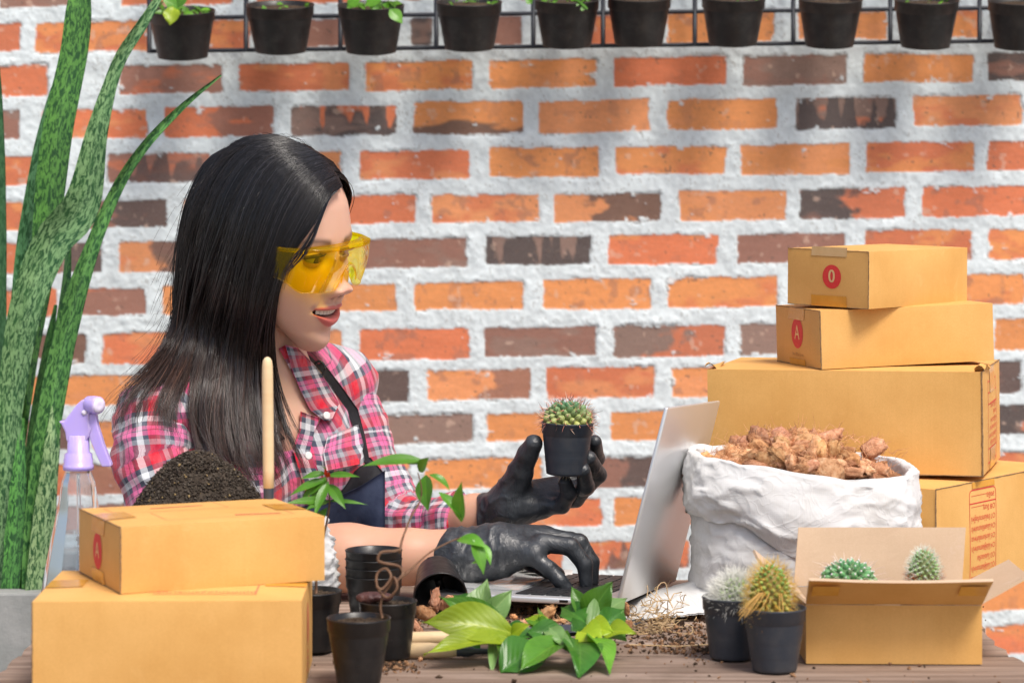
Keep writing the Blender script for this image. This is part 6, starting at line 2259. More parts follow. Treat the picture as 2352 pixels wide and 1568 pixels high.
# ---- cut leafy sprigs on the table
def sprig(label, stems, leaves_by_mat):
    root = empty('leafy_cutting', tuple(T(*stems[0][0])), label, 'cut sprig', 'freshly cut leafy sprigs')
    mb = MB()
    for st_ in stems:
        mb.tube(_cr(np.array([T(*q) for q in st_]), 20), np.linspace(0.0016, 0.0008, 20), 6)
    mb.build('stem', STEMG, root)
    for m, lv_ in leaves_by_mat:
        mb = MB()
        for (u0, v0, D0, u1, v1, D1, w, cu, up, c_, fo) in lv_:
            spx(mb, u0, v0, D0, u1, v1, D1, w * 0.92, up, cu * 1.3, fo * 1.7, (c_, c_, c_ * .9), wav=0.06, nu=20, nv=9, twist=0.25 * math.sin(u0 + v1))
        mb.build('foliage', m, root)


L_ = lambda *a: a
sprig('cut sprig with a large yellow leaf and two upright pale leaves, on the left', [[(1185, 1500), (1150, 1470), (1120, 1450)]],
      [(LEAFY, [(1180, 1455, 2.55, 968, 1430, 2.54, 0.050, 0.5, (-.1, -.75, .65), 0.82, 0.10), (1170, 1470, 2.54, 972, 1505, 2.50, 0.034, 0.4, (0, -.55, .85), 0.9, 0.10), (1172, 1458, 2.54, 1218, 1432, 2.53, 0.016, .3, (0, -.8, .5), 1.0, .1)]),
       (LEAF, [(1178, 1470, 2.58, 1008, 1370, 2.60, 0.036, 0.35, (.3, -.75, .5), 0.85, 0.14), (1180, 1475, 2.55, 1160, 1555, 2.49, 0.034, 0.5, (0, -.7, .7), 0.62, 0.12)]),
       (LEAFP, [(1092, 1438, 2.60, 1120, 1330, 2.62, 0.034, 0.35, (-.3, -.9, .2), 0.72, 0.14), (1098, 1438, 2.60, 1178, 1352, 2.61, 0.030, 0.4, (.3, -.85, .3), 0.78, 0.14), (1200, 1480, 2.56, 1250, 1500, 2.54, 0.016, .4, (0, -.7, .6), 0.9, .1), (1140, 1450, 2.56, 1128, 1560, 2.5, .014, .5, (0, -.8, .4), .9, .1)]),
       (LEAFD, [(1110, 1420, 2.63, 1040, 1365, 2.66, 0.030, 0.3, (0, -.7, .7), 0.9, 0.1), (1100, 1500, 2.57, 1068, 1480, 2.58, 0.02, .2, (0, -.6, .8), 1, .1)])])
sprig('cut sprig of broad dark and mid green leaves, in the middle', [[(1290, 1440), (1310, 1480), (1330, 1500)]],
      [(LEAFD, [(1150, 1545, 2.49, 1262, 1480, 2.54, 0.050, 0.4, (0, -.7, .75), 1.15, 0.10), (1330, 1475, 2.54, 1330, 1562, 2.46, 0.046, 0.5, (.1, -.8, .6), 1.35, 0.12), (1150, 1460, 2.57, 1240, 1460, 2.56, .03, .4, (0, -.7, .7), 1.1, .1), (1210, 1450, 2.56, 1320, 1470, 2.56, .03, .4, (0, -.7, .7), 1.2, .1)]),
       (LEAF, [(1212, 1420, 2.60, 1270, 1470, 2.55, .020, .5, (.2, -.7, .6), 1.0, .1), (1300, 1470, 2.53, 1190, 1545, 2.475, 0.040, 0.4, (-.2, -.75, .65), 1.05, 0.12), (1275, 1462, 2.55, 1312, 1500, 2.5, .024, .4, (0, -.8, .5), .95, .12), (1235, 1395, 2.61, 1232, 1480, 2.56, .012, .6, (.5, -.8, .2), 1.0, .1)]),
       (LEAFY, [(1270, 1450, 2.58, 1205, 1420, 2.59, 0.022, 0.4, (0, -.7, .7), 1.0, 0.1)]),
       (LEAFP, [(1290, 1470, 2.52, 1262, 1440, 2.54, .02, .3, (0, -.8, .5), .8, .1), (1250, 1450, 2.56, 1330, 1520, 2.49, .018, .6, (.2, -.8, .4), .85, .1)])])
sprig('cut sprig with a tall upright green leaf and bright yellow green leaves, on the right', [[(1400, 1470), (1370, 1450), (1345, 1440)]],
      [(LEAF, [(1345, 1425, 2.62, 1408, 1335, 2.62, 0.036, 0.35, (-.2, -.95, .15), 0.75, 0.12), (1345, 1425, 2.62, 1312, 1345, 2.64, 0.020, 0.3, (.3, -.9, .1), 0.8, 0.12), (1350, 1460, 2.56, 1400, 1550, 2.47, 0.030, 0.5, (.4, -.7, .5), 1.5, 0.12), (1390, 1460, 2.57, 1440, 1470, 2.55, 0.03, 0.4, (0, -.7, .7), 0.9, 0.1)]),
       (LEAFY, [(1345, 1440, 2.57, 1412, 1455, 2.55, 0.030, 0.4, (0, -.75, .65), 1.15, 0.08), (1330, 1450, 2.56, 1385, 1475, 2.54, 0.036, 0.4, (0, -.8, .6), 1.15, 0.1), (1385, 1455, 2.56, 1462, 1455, 2.54, 0.028, 0.5, (0, -.6, .8), 0.9, 0.1)]),
       (LEAFP, [(1345, 1440, 2.60, 1440, 1375, 2.64, 0.036, 0.35, (0, -.75, .65), 0.7, 0.1), (1385, 1350, 2.62, 1408, 1335, 2.62, .006, .1, (0, -1, .1), 1, .1)]),
       (LEAFD, [(1345, 1430, 2.60, 1290, 1395, 2.64, 0.032, 0.3, (0, -.75, .65), 1.3, 0.1), (1375, 1450, 2.59, 1435, 1400, 2.62, 0.030, 0.4, (0, -.85, .5), 1.2, 0.12), (1335, 1470, 2.56, 1355, 1500, 2.52, .03, .3, (0, -.7, .7), .9, .1), (1350, 1440, 2.60, 1310, 1450, 2.58, .03, .3, (0, -.7, .7), .9, .1)])])
# ------------------------------------------------------------------ white sack of husk, right
sm = NT('woven_white_plastic')
vec = sm.coord('Object')
w1 = sm.n('TexWave'); w1.wave_type = 'BANDS'; w1.bands_direction = 'Z'; w1.inputs['Scale'].default_value = 160; w1.inputs['Distortion'].default_value = 2.0
sm.l(vec, w1.inputs['Vector'])
w2 = sm.n('TexWave'); w2.wave_type = 'BANDS'; w2.bands_direction = 'X'; w2.inputs['Scale'].default_value = 150; w2.inputs['Distortion'].default_value = 2.0
sm.l(vec, w2.inputs['Vector'])
wv = sm.math('MULTIPLY', w1.outputs['Fac'], w2.outputs['Fac'])
kk = sm.ramp(sm.noise(26, 6, 0.6, vec), [(0.4, (0.68, 0.685, 0.69)), (0.75, (0.56, 0.55, 0.53))])
kk = sm.mix(sm.math('MULTIPLY', wv, 0.09), kk, (0.50, 0.48, 0.45))
cr1 = sm.ramp(sm.math('ABSOLUTE', sm.math('SUBTRACT', sm.noise(11, 2, 0.5, sm.coord('Object', (1, 1, 1.6), (0.4, 0.3, 0)), 1.5), 0.5)), [(0.0, 1.0), (0.05, 0.0)])
cr2 = sm.ramp(sm.math('ABSOLUTE', sm.math('SUBTRACT', sm.noise(24, 2, 0.5, vec, 1.5), 0.5)), [(0.0, 0.6), (0.04, 0.0)])
hh = sm.math('ADD', sm.math('ADD', sm.math('MULTIPLY', cr1, 0.5), sm.math('MULTIPLY', cr2, 0.4)), sm.math('ADD', sm.noise(18, 3, 0.5, vec, 0.8), sm.math('MULTIPLY', wv, 0.04)))
sm.bump(hh, 0.2, 0.0035)
SACK = sm.set(kk, 0.7, 0.25)


def sack_shape(cx, cy, a, b, z0, levels, seed, n=150, fold_h=0.05, amp=0.006, dip=None):
    """levels: (height, scale a, scale b) up the side; then a cuff folded outwards"""
    Lv = np.array(levels)
    m = 60
    hs = np.linspace(0, 1, m)
    hh_ = np.interp(hs, np.linspace(0, 1, len(Lv)), Lv[:, 0])
    sa = np.interp(hs, np.linspace(0, 1, len(Lv)), Lv[:, 1]); sb = np.interp(hs, np.linspace(0, 1, len(Lv)), Lv[:, 2])
    th_ = np.linspace(0, 2 * math.pi, n, endpoint=False)
    c_, s_ = np.cos(th_), np.sin(th_)
    rx = np.sign(c_) * np.abs(c_) ** 0.8; ry = np.sign(s_) * np.abs(s_) ** 0.8
    g_ = np.zeros((m, n, 3))
    g_[..., 0] = cx + a * sa[:, None] * rx; g_[..., 1] = cy + b * sb[:, None] * ry; g_[..., 2] = z0 + hh_[:, None]
    q = np.stack([np.cos(th_) * 1.0 + 0 * hs[:, None], np.sin(th_) + 0 * hs[:, None], hs[:, None] * 2.2 + 0 * th_], -1)
    wr = amp * (fbm(q, 2.0, seed, 2)) + amp * 0.8 * (1 - np.abs(fbm(q * np.array((1, 1, 2.2)), 2.6, seed + 3, 3))) ** 3
    out = np.stack([rx, ry, 0 * rx], -1); out /= np.linalg.norm(out, axis=-1)[:, None]
    wr = wr + amp * 0.8 * (1 - np.clip(np.abs(fbm(q @ np.array([[1, 0, -.5], [0, 1, .4], [.5, -.4, 1.0]]), 3.2, seed + 7, 2)), 0, 1)) ** 9
    g_ += out[None] * wr[..., None]
    return g_, out, th_


sack = empty('white_sack', tuple(P(1840, 1420, 2.85)), 'white woven sack with rolled rim, heaped with brown coconut husk', 'sack')
SX, SY = (1842 - 1176) * 2.85 / F, 2.860
lev = [(0.000, 0.86, 0.80), (0.004, 0.96, 0.92), (0.03, 1.0, 1.0), (0.07, 1.0, 1.0), (0.10, 0.985, 0.98), (0.13, 0.97, 0.97), (0.150, 0.955, 0.96)]
body, outv, th_ = sack_shape(SX, SY, 0.120, 0.095, TZ + 0.001, lev, 5, amp=0.003)
mesh_np('sack_body', body.reshape(-1, 3), grid_faces(body.shape[0], body.shape[1], cv=True)[:, ::-1], SACK, sack, True)
# rolled cuff: from the inner rim over the top and down outside, with an uneven lower hem
m2 = 40
cuff = np.zeros((m2, len(th_), 3))
rimz = TZ + 0.160 + 0.007 * np.cos(th_ - math.pi) + 0.004 * vnoise(np.stack([np.cos(th_), np.sin(th_)], -1), 2.5, 8) - 0.014 * np.exp(-((th_ - (1.5 * math.pi + 0.5)) / 0.55) ** 2)
hem = TZ + 0.092 + 0.026 * vnoise(np.stack([np.cos(th_), np.sin(th_)], -1), 1.6, 12) + 0.018 * np.cos(th_ - math.pi) - 0.012
for i in range(m2):
    t = i / (m2 - 1)
    if t < 0.2:
        k = t / 0.2; z = rimz - 0.022 * (1 - k); r_ = -0.004 - 0.004 * (1 - k)
    elif t < 0.4:
        k = (t - 0.2) / 0.2; a_ = math.pi * k; z = rimz + 0.004 * math.sin(a_); r_ = -0.004 + 0.0055 * (1 - math.cos(a_))
    else:
        k = (t - 0.4) / 0.6; z = rimz + (hem - rimz) * k; r_ = 0.007 + 0.006 * math.sin(k * 3.1) + 0.001 * k
    idx_ = 50
    cuff[i, :, 0] = SX + (0.120 * 0.965) * np.sign(np.cos(th_)) * np.abs(np.cos(th_)) ** 0.8
    cuff[i, :, 1] = SY + (0.095 * 0.965) * np.sign(np.sin(th_)) * np.abs(np.sin(th_)) ** 0.8
    cuff[i, :, 2] = z
    cuff[i] += outv * r_
q = np.stack([np.cos(th_)[None] + 0 * np.arange(m2)[:, None], np.sin(th_)[None] + 0 * np.arange(m2)[:, None], np.linspace(0, 1.4, m2)[:, None] + 0 * th_[None]], -1)
cuff += outv[None] * (0.0028 * fbm(q, 2.0, 33, 2) + 0.0035 * (1 - np.abs(fbm(q @ np.array([[1, 0, .5], [0, 1, .4], [-.5, -.4, 1.0]]), 2.2, 35, 3))) ** 4)[..., None] * np.linspace(0.5, 1.4, m2)[:, None, None]
cuff += outv[None] * (0.0018 * (1 - np.clip(np.abs(fbm(q @ np.array([[1, 0, -.6], [0, 1, .5], [.6, -.4, 1.0]]), 3.6, 37, 2)), 0, 1)) ** 9 + 0.0012 * (1 - np.clip(np.abs(fbm(q, 6.5, 38, 2)), 0, 1)) ** 9)[..., None]
cuff[..., 2] += 0.003 * fbm(q, 3.5, 36, 2)
cuff_o = cuff
mesh_np('rolled_cuff', np.concatenate([cuff.reshape(-1, 3)]), grid_faces(m2, len(th_), cv=True), SACK, sack, True)
# corner of the sack spread on the table at its left
mb = MB()
g_ = np.zeros((28, 16, 3))
for i in range(28):
    for j in range(16):
        s_, t_ = i / 27, j / 15
        u_ = 1640 - (205 * math.sin(math.pi * min(1, (1 - abs(t_ - .35)) * 0.62)) ** 0.7) * s_
        D_ = 2.77 + 0.16 * t_
        hgt = 0.020 * (1 - s_) ** 1.3 * (0.4 + 0.8 * math.sin(math.pi * t_)) + 0.011 * math.sin(math.pi * t_) * (1 - s_ ** 3)
        p_ = T(u_, 400 + 2848 / D_)
        g_[i, j] = (p_[0], D_, TZ + 0.0025 + hgt)
g_[..., 2] += 0.003 * np.abs(fbm(g_, 50, 3, 3))
mb.grid(g_); mb.grid(g_[::-1] - (0, 0, 0.0015))
mb.build('sack_corner', SACK, sack)

hk = MB(); R_ = random.Random(12)
# mound under the chips
n1, n2 = 14, 60
g_ = np.zeros((n1, n2, 3))
for i in range(n1):
    for j in range(n2):
        a = 2 * math.pi * j / n2; q = i / (n1 - 1)
        g_[i, j] = (SX + 0.110 * q * math.cos(a), SY + 0.090 * q * math.sin(a), TZ + 0.146 + 0.022 * (1 - q ** 2))
hk.grid(g_, cv=True, col=(0.5, 0.45, 0.42))
for k in range(135):
    a = R_.uniform(0, 6.28); q = math.sqrt(R_.random())
    if k < 45:
        a = R_.uniform(math.pi, 2 * math.pi); q = R_.uniform(0.72, 0.97)
    u_ = q * math.cos(a)
    z = TZ + 0.153 + 0.024 * (1 - q ** 2) + 0.010 * (1 - abs(u_ + 0.25)) + R_.uniform(-0.004, 0.004) - 0.008 * (u_ > 0.6)
    chip(hk, np.array((SX - 0.004 + 0.101 * u_, SY + 0.082 * q * math.sin(a), z)), R_.uniform(0.008, 0.0185), R_, 28)
for (u_, v_, D_, s_) in ((1822, 1015, 2.85, .015), (1790, 1022, 2.86, 0.014), (2005, 1030, 2.86, .013), (1900, 1030, 2.84, .015), (1870, 1040, 2.80, .015), (1700, 1045, 2.84, .013), (1985, 1072, 2.80, .013), (1945, 1066, 2.81, .014)):
    chip(hk, P(u_, v_, D_), s_, R_, 30)
for k in range(170):
    a = R_.uniform(0, 6.28); q = math.sqrt(R_.random())
    b_ = np.array((SX + 0.108 * q * math.cos(a), SY + 0.085 * q * math.sin(a), TZ + 0.165 + 0.026 * (1 - q * q)))
    d = np.array((R_.gauss(0, 1), R_.gauss(0, .6), abs(R_.gauss(0, .7)))); d /= np.linalg.norm(d)
    L = R_.uniform(0.008, 0.024)
    hk.tube([b_, b_ + d * L * .5 + (R_.gauss(0, .002), 0, .002), b_ + d * L + (R_.gauss(0, .004), 0, R_.gauss(0, .003))], [0.0003, 0.00025, 0.0001], 3, (1.4, 1.35, 1.3), cap=False)
tag(hk.build('husk_heap', HUSKM, None), 'heap of shaggy brown coconut husk filling the white sack', 'coconut husk', kind='stuff')

# dry roots and straw by the sack
R_ = random.Random(15)
FIB = simple('dry_straw', (0.42, 0.28, 0.14), (0.60, 0.44, 0.26), 300, 0.8, 0.2, bstr=0)
mb = MB()
for k in range(150):
    c = T(R_.gauss(1510, 34), R_.uniform(1398, 1455)); c[2] = TZ + abs(R_.gauss(0.004, 0.005))
    pts = [c]; d = np.array((R_.gauss(0, 1), R_.gauss(0, 1.2), R_.gauss(0, .5)))
    for i in range(5):
        d = d * .7 + np.array((R_.gauss(0, 1), R_.gauss(0, 1), R_.gauss(0, .6))) * .6
        q = pts[-1] + d / np.linalg.norm(d) * R_.uniform(.004, .009); q[2] = max(TZ + 0.001, q[2]); pts.append(q)
    mb.tube(pts, R_.uniform(0.0003, 0.0007), 4)
mb.tube(crv((1470, 1420, 2.74), (1500, 1385, 2.74), (1512, 1345, 2.75), (1528, 1338, 2.75), (1535, 1370, 2.75), (1545, 1395, 2.74), n=24), 0.0006, 6)
mb.tube([T(1560, 1398), T(1600, 1400) + (0, 0, .003), T(1630, 1412)], 0.0009, 5)
mb.tube([T(1440, 1482) + (0, 0, .001), T(1560, 1488) + (0, 0, .002), T(1650, 1480) + (0, 0, .001)], 0.0007, 5)
tag(mb.build('straw_tangle', FIB, None), 'tangle of dry straw and roots lying beside the white sack', 'straw', kind='stuff')

# ring of a dark tool by the sprig
mb = MB(); c = T(1440, 1432)
mb.tube([c + np.array((0.017 * math.cos(a), 0.03 * math.sin(a), 0.004)) for a in np.linspace(0, 6.2832, 40)], 0.0014, 8)
tag(mb.build('metal_ring', STEEL, None), 'thin dark metal ring lying at the right end of the sprigs', 'ring')

# scattered soil and crumbs
mb = MB(); R_ = random.Random(16)
for k in range(2600):
    r = R_.random()
    if r < 0.45: u_, v_ = R_.gauss(1560, 80), R_.uniform(1405, 1500)
    elif r < 0.75: u_, v_ = R_.uniform(950, 1450), R_.uniform(1392, 1440)
    elif r < 0.85: u_, v_ = R_.gauss(900, 30), R_.gauss(1530, 8)
    elif r < 0.9: u_, v_ = R_.gauss(1610, 40), R_.uniform(1440, 1530)
    else: u_, v_ = R_.uniform(700, 2300), R_.uniform(1380, 1600)
    v_ = max(v_, 1375)
    c = T(u_, v_); s_ = abs(R_.gauss(0, 0.0010)) + 0.0003
    cl = R_.choice(((0.05, 0.032, 0.022), (0.09, 0.06, 0.04), (0.22, 0.12, 0.07), (0.35, 0.2, 0.11))) 
    crumb(mb, c + (0, 0, s_ * .5), s_, R_, cl, R_.uniform(1, 2.2))
tag(mb.build('soil_crumbs', SOILV, None, False), 'scattered crumbs of soil and husk over the table top', 'soil', kind='stuff')

# ------------------------------------------------------------------ laptop
alu = NT('silver_aluminium'); alu.set((0.74, 0.75, 0.76), 0.36, 0.5); alu.b.inputs['Metallic'].default_value = 0.65
alu.bump(alu.noise(900, 2, 0.5), 0.05, 0.0003); ALU = alu.m
KEY = simple('black_key', (0.018, 0.019, 0.022), None, rough=0.45, spec=0.4, bstr=0)
WELL = simple('key_well', (0.30, 0.31, 0.32), None, rough=0.4, spec=0.4, bstr=0)
SCR = simple('dark_screen', (0.01, 0.01, 0.012), None, rough=0.08, spec=0.6, bstr=0)
lap = empty('laptop', (0.06, 2.87, TZ + 0.01), 'open silver laptop with black keys, screen edge towards the lens', 'laptop')
LH = np.array((0.1090, 2.745, 0.7705))          # near hinge corner, underside
ux = np.array((-0.958, 0.287, 0.0)); ux /= np.linalg.norm(ux)      # hinge to front edge
uy = np.array((0.287, 0.958, -0.055)); uy /= np.linalg.norm(uy)    # near side to far side
uz = np.cross(uy, ux); uz = uz if uz[2] > 0 else -uz
LW_, LD_, LT_ = 0.262, 0.205, 0.0062


def LP(a, b, c): return LH + ux * a + uy * b + uz * c
def lbox(mb, a, b, c, la, lb, lc, col=None): return mb.box(LP(a, b, c), ux * la, uy * lb, uz * lc, col)


mb = MB(); lbox(mb, 0, 0, 0, LD_, LW_, LT_); mb.build('base', ALU, lap, True, 0.0016)
mb = MB(); lbox(mb, 0.022, 0.014, LT_ - 0.0004, 0.098, LW_ - 0.028, 0.0006); keyb = mb.build('keyboard', WELL, lap, False)
for r in range(6):
    for k in range(14):
        mb = MB()
        la = 0.0142 if r else 0.0080
        a0 = 0.0230 + (0 if r == 0 else 0.0095 + (r - 1) * 0.0170)
        lb = (LW_ - 0.030) / 14
        if r == 5 and 4 <= k <= 9: continue
        lbox(mb, a0, 0.015 + k * lb + 0.0011, LT_ + 0.0003, la, lb - 0.0022, 0.0012)
        mb.build('key', KEY, keyb, False)
mb = MB(); lbox(mb, 0.0230 + 0.0095 + 4 * 0.0170, 0.015 + 4 * (LW_ - 0.030) / 14 + 0.0011, LT_ + 0.0003, 0.0142, 6 * (LW_ - 0.030) / 14 - 0.0022, 0.0012); mb.build('space_bar', KEY, keyb, False)
mb = MB(); lbox(mb, 0.128, 0.085, LT_ + 0.0001, 0.066, 0.092, 0.0003); mb.build('trackpad', simple('trackpad', (0.48, 0.49, 0.50), None, rough=0.3, spec=0.5, Metallic=0.5, bstr=0), lap, False)
mb = MB(); lbox(mb, 0.034, -0.0004, 0.0016, 0.0095, 0.001, 0.0028); lbox(mb, 0.052, -0.0004, 0.0016, 0.0095, 0.001, 0.0028)
mb.build('port', SCR, lap, False)
# lid
ang = math.radians(13.5)
lu = uz * math.cos(ang) - ux * math.sin(ang)
ln_ = np.cross(uy, lu); ln_ = ln_ if ln_ @ ux < 0 else -ln_      # outward (back of the screen)
lo_ = LP(0.000, 0, LT_ - 0.003)
mb = MB(); mb.box(lo_, uy * LW_, lu * 0.213, ln_ * 0.0042); lid_ = mb.build('lid', ALU, lap, True, 0.0014)
mb = MB(); mb.box(lo_ + uy * 0.004 + lu * 0.010 - ln_ * 0.0004, uy * (LW_ - 0.008), lu * 0.199, ln_ * 0.0006); mb.build('screen', SCR, lid_, False)
mb = MB(); mb.tube([LP(0.001, 0.03, LT_ - 0.001), LP(0.001, LW_ - 0.03, LT_ - 0.001)], 0.0032, 12); mb.build('hinge', KEY, lap)
for (a, b) in ((0.02, 0.02), (0.18, 0.02)):
    mb = MB(); p_ = LP(a, b, 0); mb.lathe([(0, 0.0), (0.006, 0.0), (0.0065, -(p_[2] - TZ) + 0.001), (0, -(p_[2] - TZ) + 0.001)][::-1], 20, p_); mb.build('rubber_foot', KEY, lap)

# curled clear film lying over the palm rest
fm = NT('clear_film')
t1 = fm.n('BsdfTransparent'); t1.inputs[0].default_value = (0.93, 0.94, 0.94, 1)
t2 = fm.n('BsdfGlossy'); t2.inputs['Roughness'].default_value = 0.08
t3 = fm.n('BsdfDiffuse'); t3.inputs[0].default_value = (0.85, 0.86, 0.86, 1)
mx = fm.n('MixShader'); mx.inputs[0].default_value = 0.35; fm.l(t1.outputs[0], mx.inputs[1]); fm.l(t2.outputs[0], mx.inputs[2])
mx2 = fm.n('MixShader'); mx2.inputs[0].default_value = 0.25; fm.l(mx.outputs[0], mx2.inputs[1]); fm.l(t3.outputs[0], mx2.inputs[2]); fm.l(mx2.outputs[0], fm.out.inputs[0])
FILM = fm.m
g_ = np.zeros((30, 20, 3))
for i in range(30):
    for j in range(20):
        s_, t_ = i / 29, j / 19
        g_[i, j] = LP(0.120 + 0.082 * s_, 0.045 + 0.190 * t_, LT_ + 0.0012 + 0.010 * t_ * s_ ** 2 + 0.0025 * math.sin(s_ * 7 + t_ * 3) * t_)
mb = MB(); mb.grid(g_); mb.grid(g_[::-1] - (0, 0, 0.0004))
tag(mb.build('plastic_sheet', FILM, None), 'curled clear plastic sheet lying on the laptop palm rest', 'plastic sheet')
# open notebook / papers behind the film
PAP = simple('white_paper', (0.74, 0.73, 0.70), (0.80, 0.79, 0.77), 40, 0.7, 0.2, bstr=0)
mb = MB()
for k in range(5):
    g_ = np.zeros((24, 8, 3))
    for i in range(24):
        for j in range(8):
            s_, t_ = i / 23, j / 7
            p_ = P(1145 + 170 * s_, 1290, 2.985 + 0.05 * t_)
            g_[i, j] = (p_[0], p_[1], TZ + 0.006 + 0.0024 * k + 0.012 * math.sin(math.pi * min(1, s_ * 1.15)) * (1 + .1 * k) * (0.8))
    mb.grid(g_); mb.grid(g_[::-1] - (0, 0, 0.0006))
tag(mb.build('paper_pad', PAP, None), 'pad of white paper with curling pages behind the laptop palm rest', 'paper')

# ------------------------------------------------------------------ left: sack of soil, trowel handle, spray bottle
ls = empty('soil_sack', tuple(P(470, 1420, 2.68)), 'white sack heaped with dark soil behind the left boxes', 'sack')
LX, LY = (472 - 1176) * 2.68 / F, 2.685
lev = [(0.000, 0.9, 0.85), (0.004, 1.0, 0.95), (0.03, 1.02, 1.0), (0.06, 1.0, 1.0), (0.09, 0.98, 0.98), (0.118, 0.93, 0.95)]
g_, o_, th2 = sack_shape(LX, LY, 0.128, 0.082, TZ + 0.001, lev, 15)
rim = []
for k in range(10):
    a_ = math.pi * k / 9
    last = g_[-1].copy(); rim.append(last + o_ * (-0.006 + 0.006 * math.cos(a_)) + np.array((0, 0, 1)) * (0.006 * math.sin(a_) - 0.012 * (k / 9) ** 2 + 0.004 * vnoise(np.stack([np.cos(th2), np.sin(th2)], -1), 3, 4))[:, None])
gg = np.concatenate([g_, np.array(rim)[1:]])
mesh_np('sack_body', gg.reshape(-1, 3), grid_faces(gg.shape[0], gg.shape[1], cv=True)[:, ::-1], SACK, ls, True)
R_ = random.Random(18)
mb = MB()
mx_, my_ = (462 - 1176) * 2.70 / F, 2.70
n1, n2 = 60, 130
g_ = np.zeros((n1, n2, 3))
for i in range(n1):
    for j in range(n2):
        a = 2 * math.pi * j / n2; q = i / (n1 - 1)
        hz = 0.086 * (1 - q ** 1.9) if q < 1 else 0
        g_[i, j] = (mx_ + 0.086 * q * math.cos(a) - 0.006 * (1 - q), my_ + 0.066 * q * math.sin(a), TZ + 0.100 + hz)
nz_ = fbm(g_, 90, 4, 4)
g_[..., 2] += 0.0030 * nz_
tone = (0.6 + 0.5 * smooth01(vnoise(g_, 240, 5), -0.5, 0.6))[..., None] * np.array((0.085, 0.067, 0.052))
mb.grid(g_, cv=True, col=tone.reshape(-1, 3))
for k in range(6500):
    a = R_.uniform(0, 6.28); q = R_.random() ** 0.6
    z = TZ + 0.100 + 0.086 * (1 - q ** 1.9)
    c = np.array((mx_ + 0.086 * q * math.cos(a) - 0.006 * (1 - q), my_ + 0.066 * q * math.sin(a), z + 0.0006 + 0.0025 * R_.random()))
    cl = R_.choice(((0.075, 0.058, 0.046), (0.09, 0.072, 0.056), (0.13, 0.108, 0.088), (0.05, 0.038, 0.03), (0.08, 0.066, 0.054)))
    if R_.random() < 0.02: cl = (0.38, 0.27, 0.13)
    crumb(mb, c, R_.uniform(0.0005, 0.0015), R_, cl, R_.uniform(1, 2.8))
for k in range(90):
    a = R_.uniform(0, 6.28); q = R_.random() ** 0.6
    c = np.array((mx_ + 0.086 * q * math.cos(a), my_ + 0.066 * q * math.sin(a), TZ + 0.104 + 0.086 * (1 - q ** 1.9)))
    spine_tube(mb, c, c + (R_.gauss(0, .008), R_.gauss(0, .005), R_.gauss(0.001, .004)), 0.0003, (0.16, 0.12, 0.08), 3, 0.001, R_)
tag(mb.build('soil_mound', SOILV, None, True), 'rounded mound of dark crumbly soil in the left sack', 'soil', kind='stuff')

tw = empty('planting_trowel', tuple(P(614, 1120, 2.60)), 'upright trowel with a pale wooden handle stuck behind the top left box', 'trowel')
mb = MB()
tb0, tb1 = P(617, 1122, 2.60), P(614, 822, 2.60)
mb.lathe([(0.0040, 0), (0.0054, 0.001), (0.0056, 0.02), (0.0056, 0.110), (0.0053, 0.122), (0.0045, 0.1275), (0.0028, 0.1303), (0, 0.1315)], 28, tb0, tb1 - tb0)
mb.build('handle', WOOD, tw)
mb = MB(); mb.lathe([(0.0052, 0.002), (0.0052, -0.012), (0.0035, -0.020), (0.003, -0.06), (0.0, -0.06)], 20, tb0, tb1 - tb0); mb.build('ferrule', STEEL, tw)
g_ = np.zeros((12, 7, 3))
for i in range(12):
    for j in range(7):
        t = i / 11; q = j / 3 - 1
        g_[i, j] = tb0 + np.array((0.018 * q * (1 - max(0, t - .6) ** 1.2), 0.004 * q * q, -0.055 - 0.060 * t))
mb = MB(); mb.grid(g_); mb.grid(g_[::-1] + (0, 0.0012, 0)); mb.build('blade', STEEL, tw)

# spray bottle
LIL = NT('lilac_plastic'); LIL.set((0.50, 0.40, 0.83), 0.32, 0.5)
LIL.b.inputs['Subsurface Weight'].default_value = 0.6; LIL.b.inputs['Subsurface Radius'].default_value = (0.6, 0.5, 1.0); LIL.b.inputs['Subsurface Scale'].default_value = 0.01
LILAC = LIL.m
gm_ = NT('clear_bottle')
a1 = gm_.n('BsdfTransparent'); a1.inputs[0].default_value = (0.95, 0.96, 0.97, 1)
a2 = gm_.n('BsdfGlossy'); a2.inputs['Roughness'].default_value = 0.04
fz = gm_.n('Fresnel'); fz.inputs[0].default_value = 1.5
am = gm_.n('MixShader'); gm_.l(gm_.math('ADD', fz.outputs[0], 0.03), am.inputs[0]); gm_.l(a1.outputs[0], am.inputs[1]); gm_.l(a2.outputs[0], am.inputs[2])
a3 = gm_.n('BsdfDiffuse'); a3.inputs[0].default_value = (0.9, 0.92, 0.95, 1)
an = gm_.n('MixShader'); an.inputs[0].default_value = 0.12; gm_.l(am.outputs[0], an.inputs[1]); gm_.l(a3.outputs[0], an.inputs[2]); gm_.l(an.outputs[0], gm_.out.inputs[0])
CLEAR = gm_.m
BD = 2.72
bx = (180 - 1176) * BD / F
sb = empty('spray_bottle', (bx, BD, TZ), 'clear conical spray bottle half full of water with a lilac trigger head', 'spray bottle')
zt = P(0, 1078, BD)[2]
NF = 10
def facets(prof, n=120, dep=0.045):
    g_ = np.zeros((len(prof), n, 3))
    for i, (r, z) in enumerate(prof):
        for j in range(n):
            a = 2 * math.pi * j / n
            k = 1 - dep * abs(math.sin(a * NF / 2)) ** 0.7 * min(1, max(0, (r - 0.012) / 0.01))
            g_[i, j] = (bx + r * k * math.cos(a), BD + r * k * math.sin(a), z)
    return g_
zb = TZ + 0.001
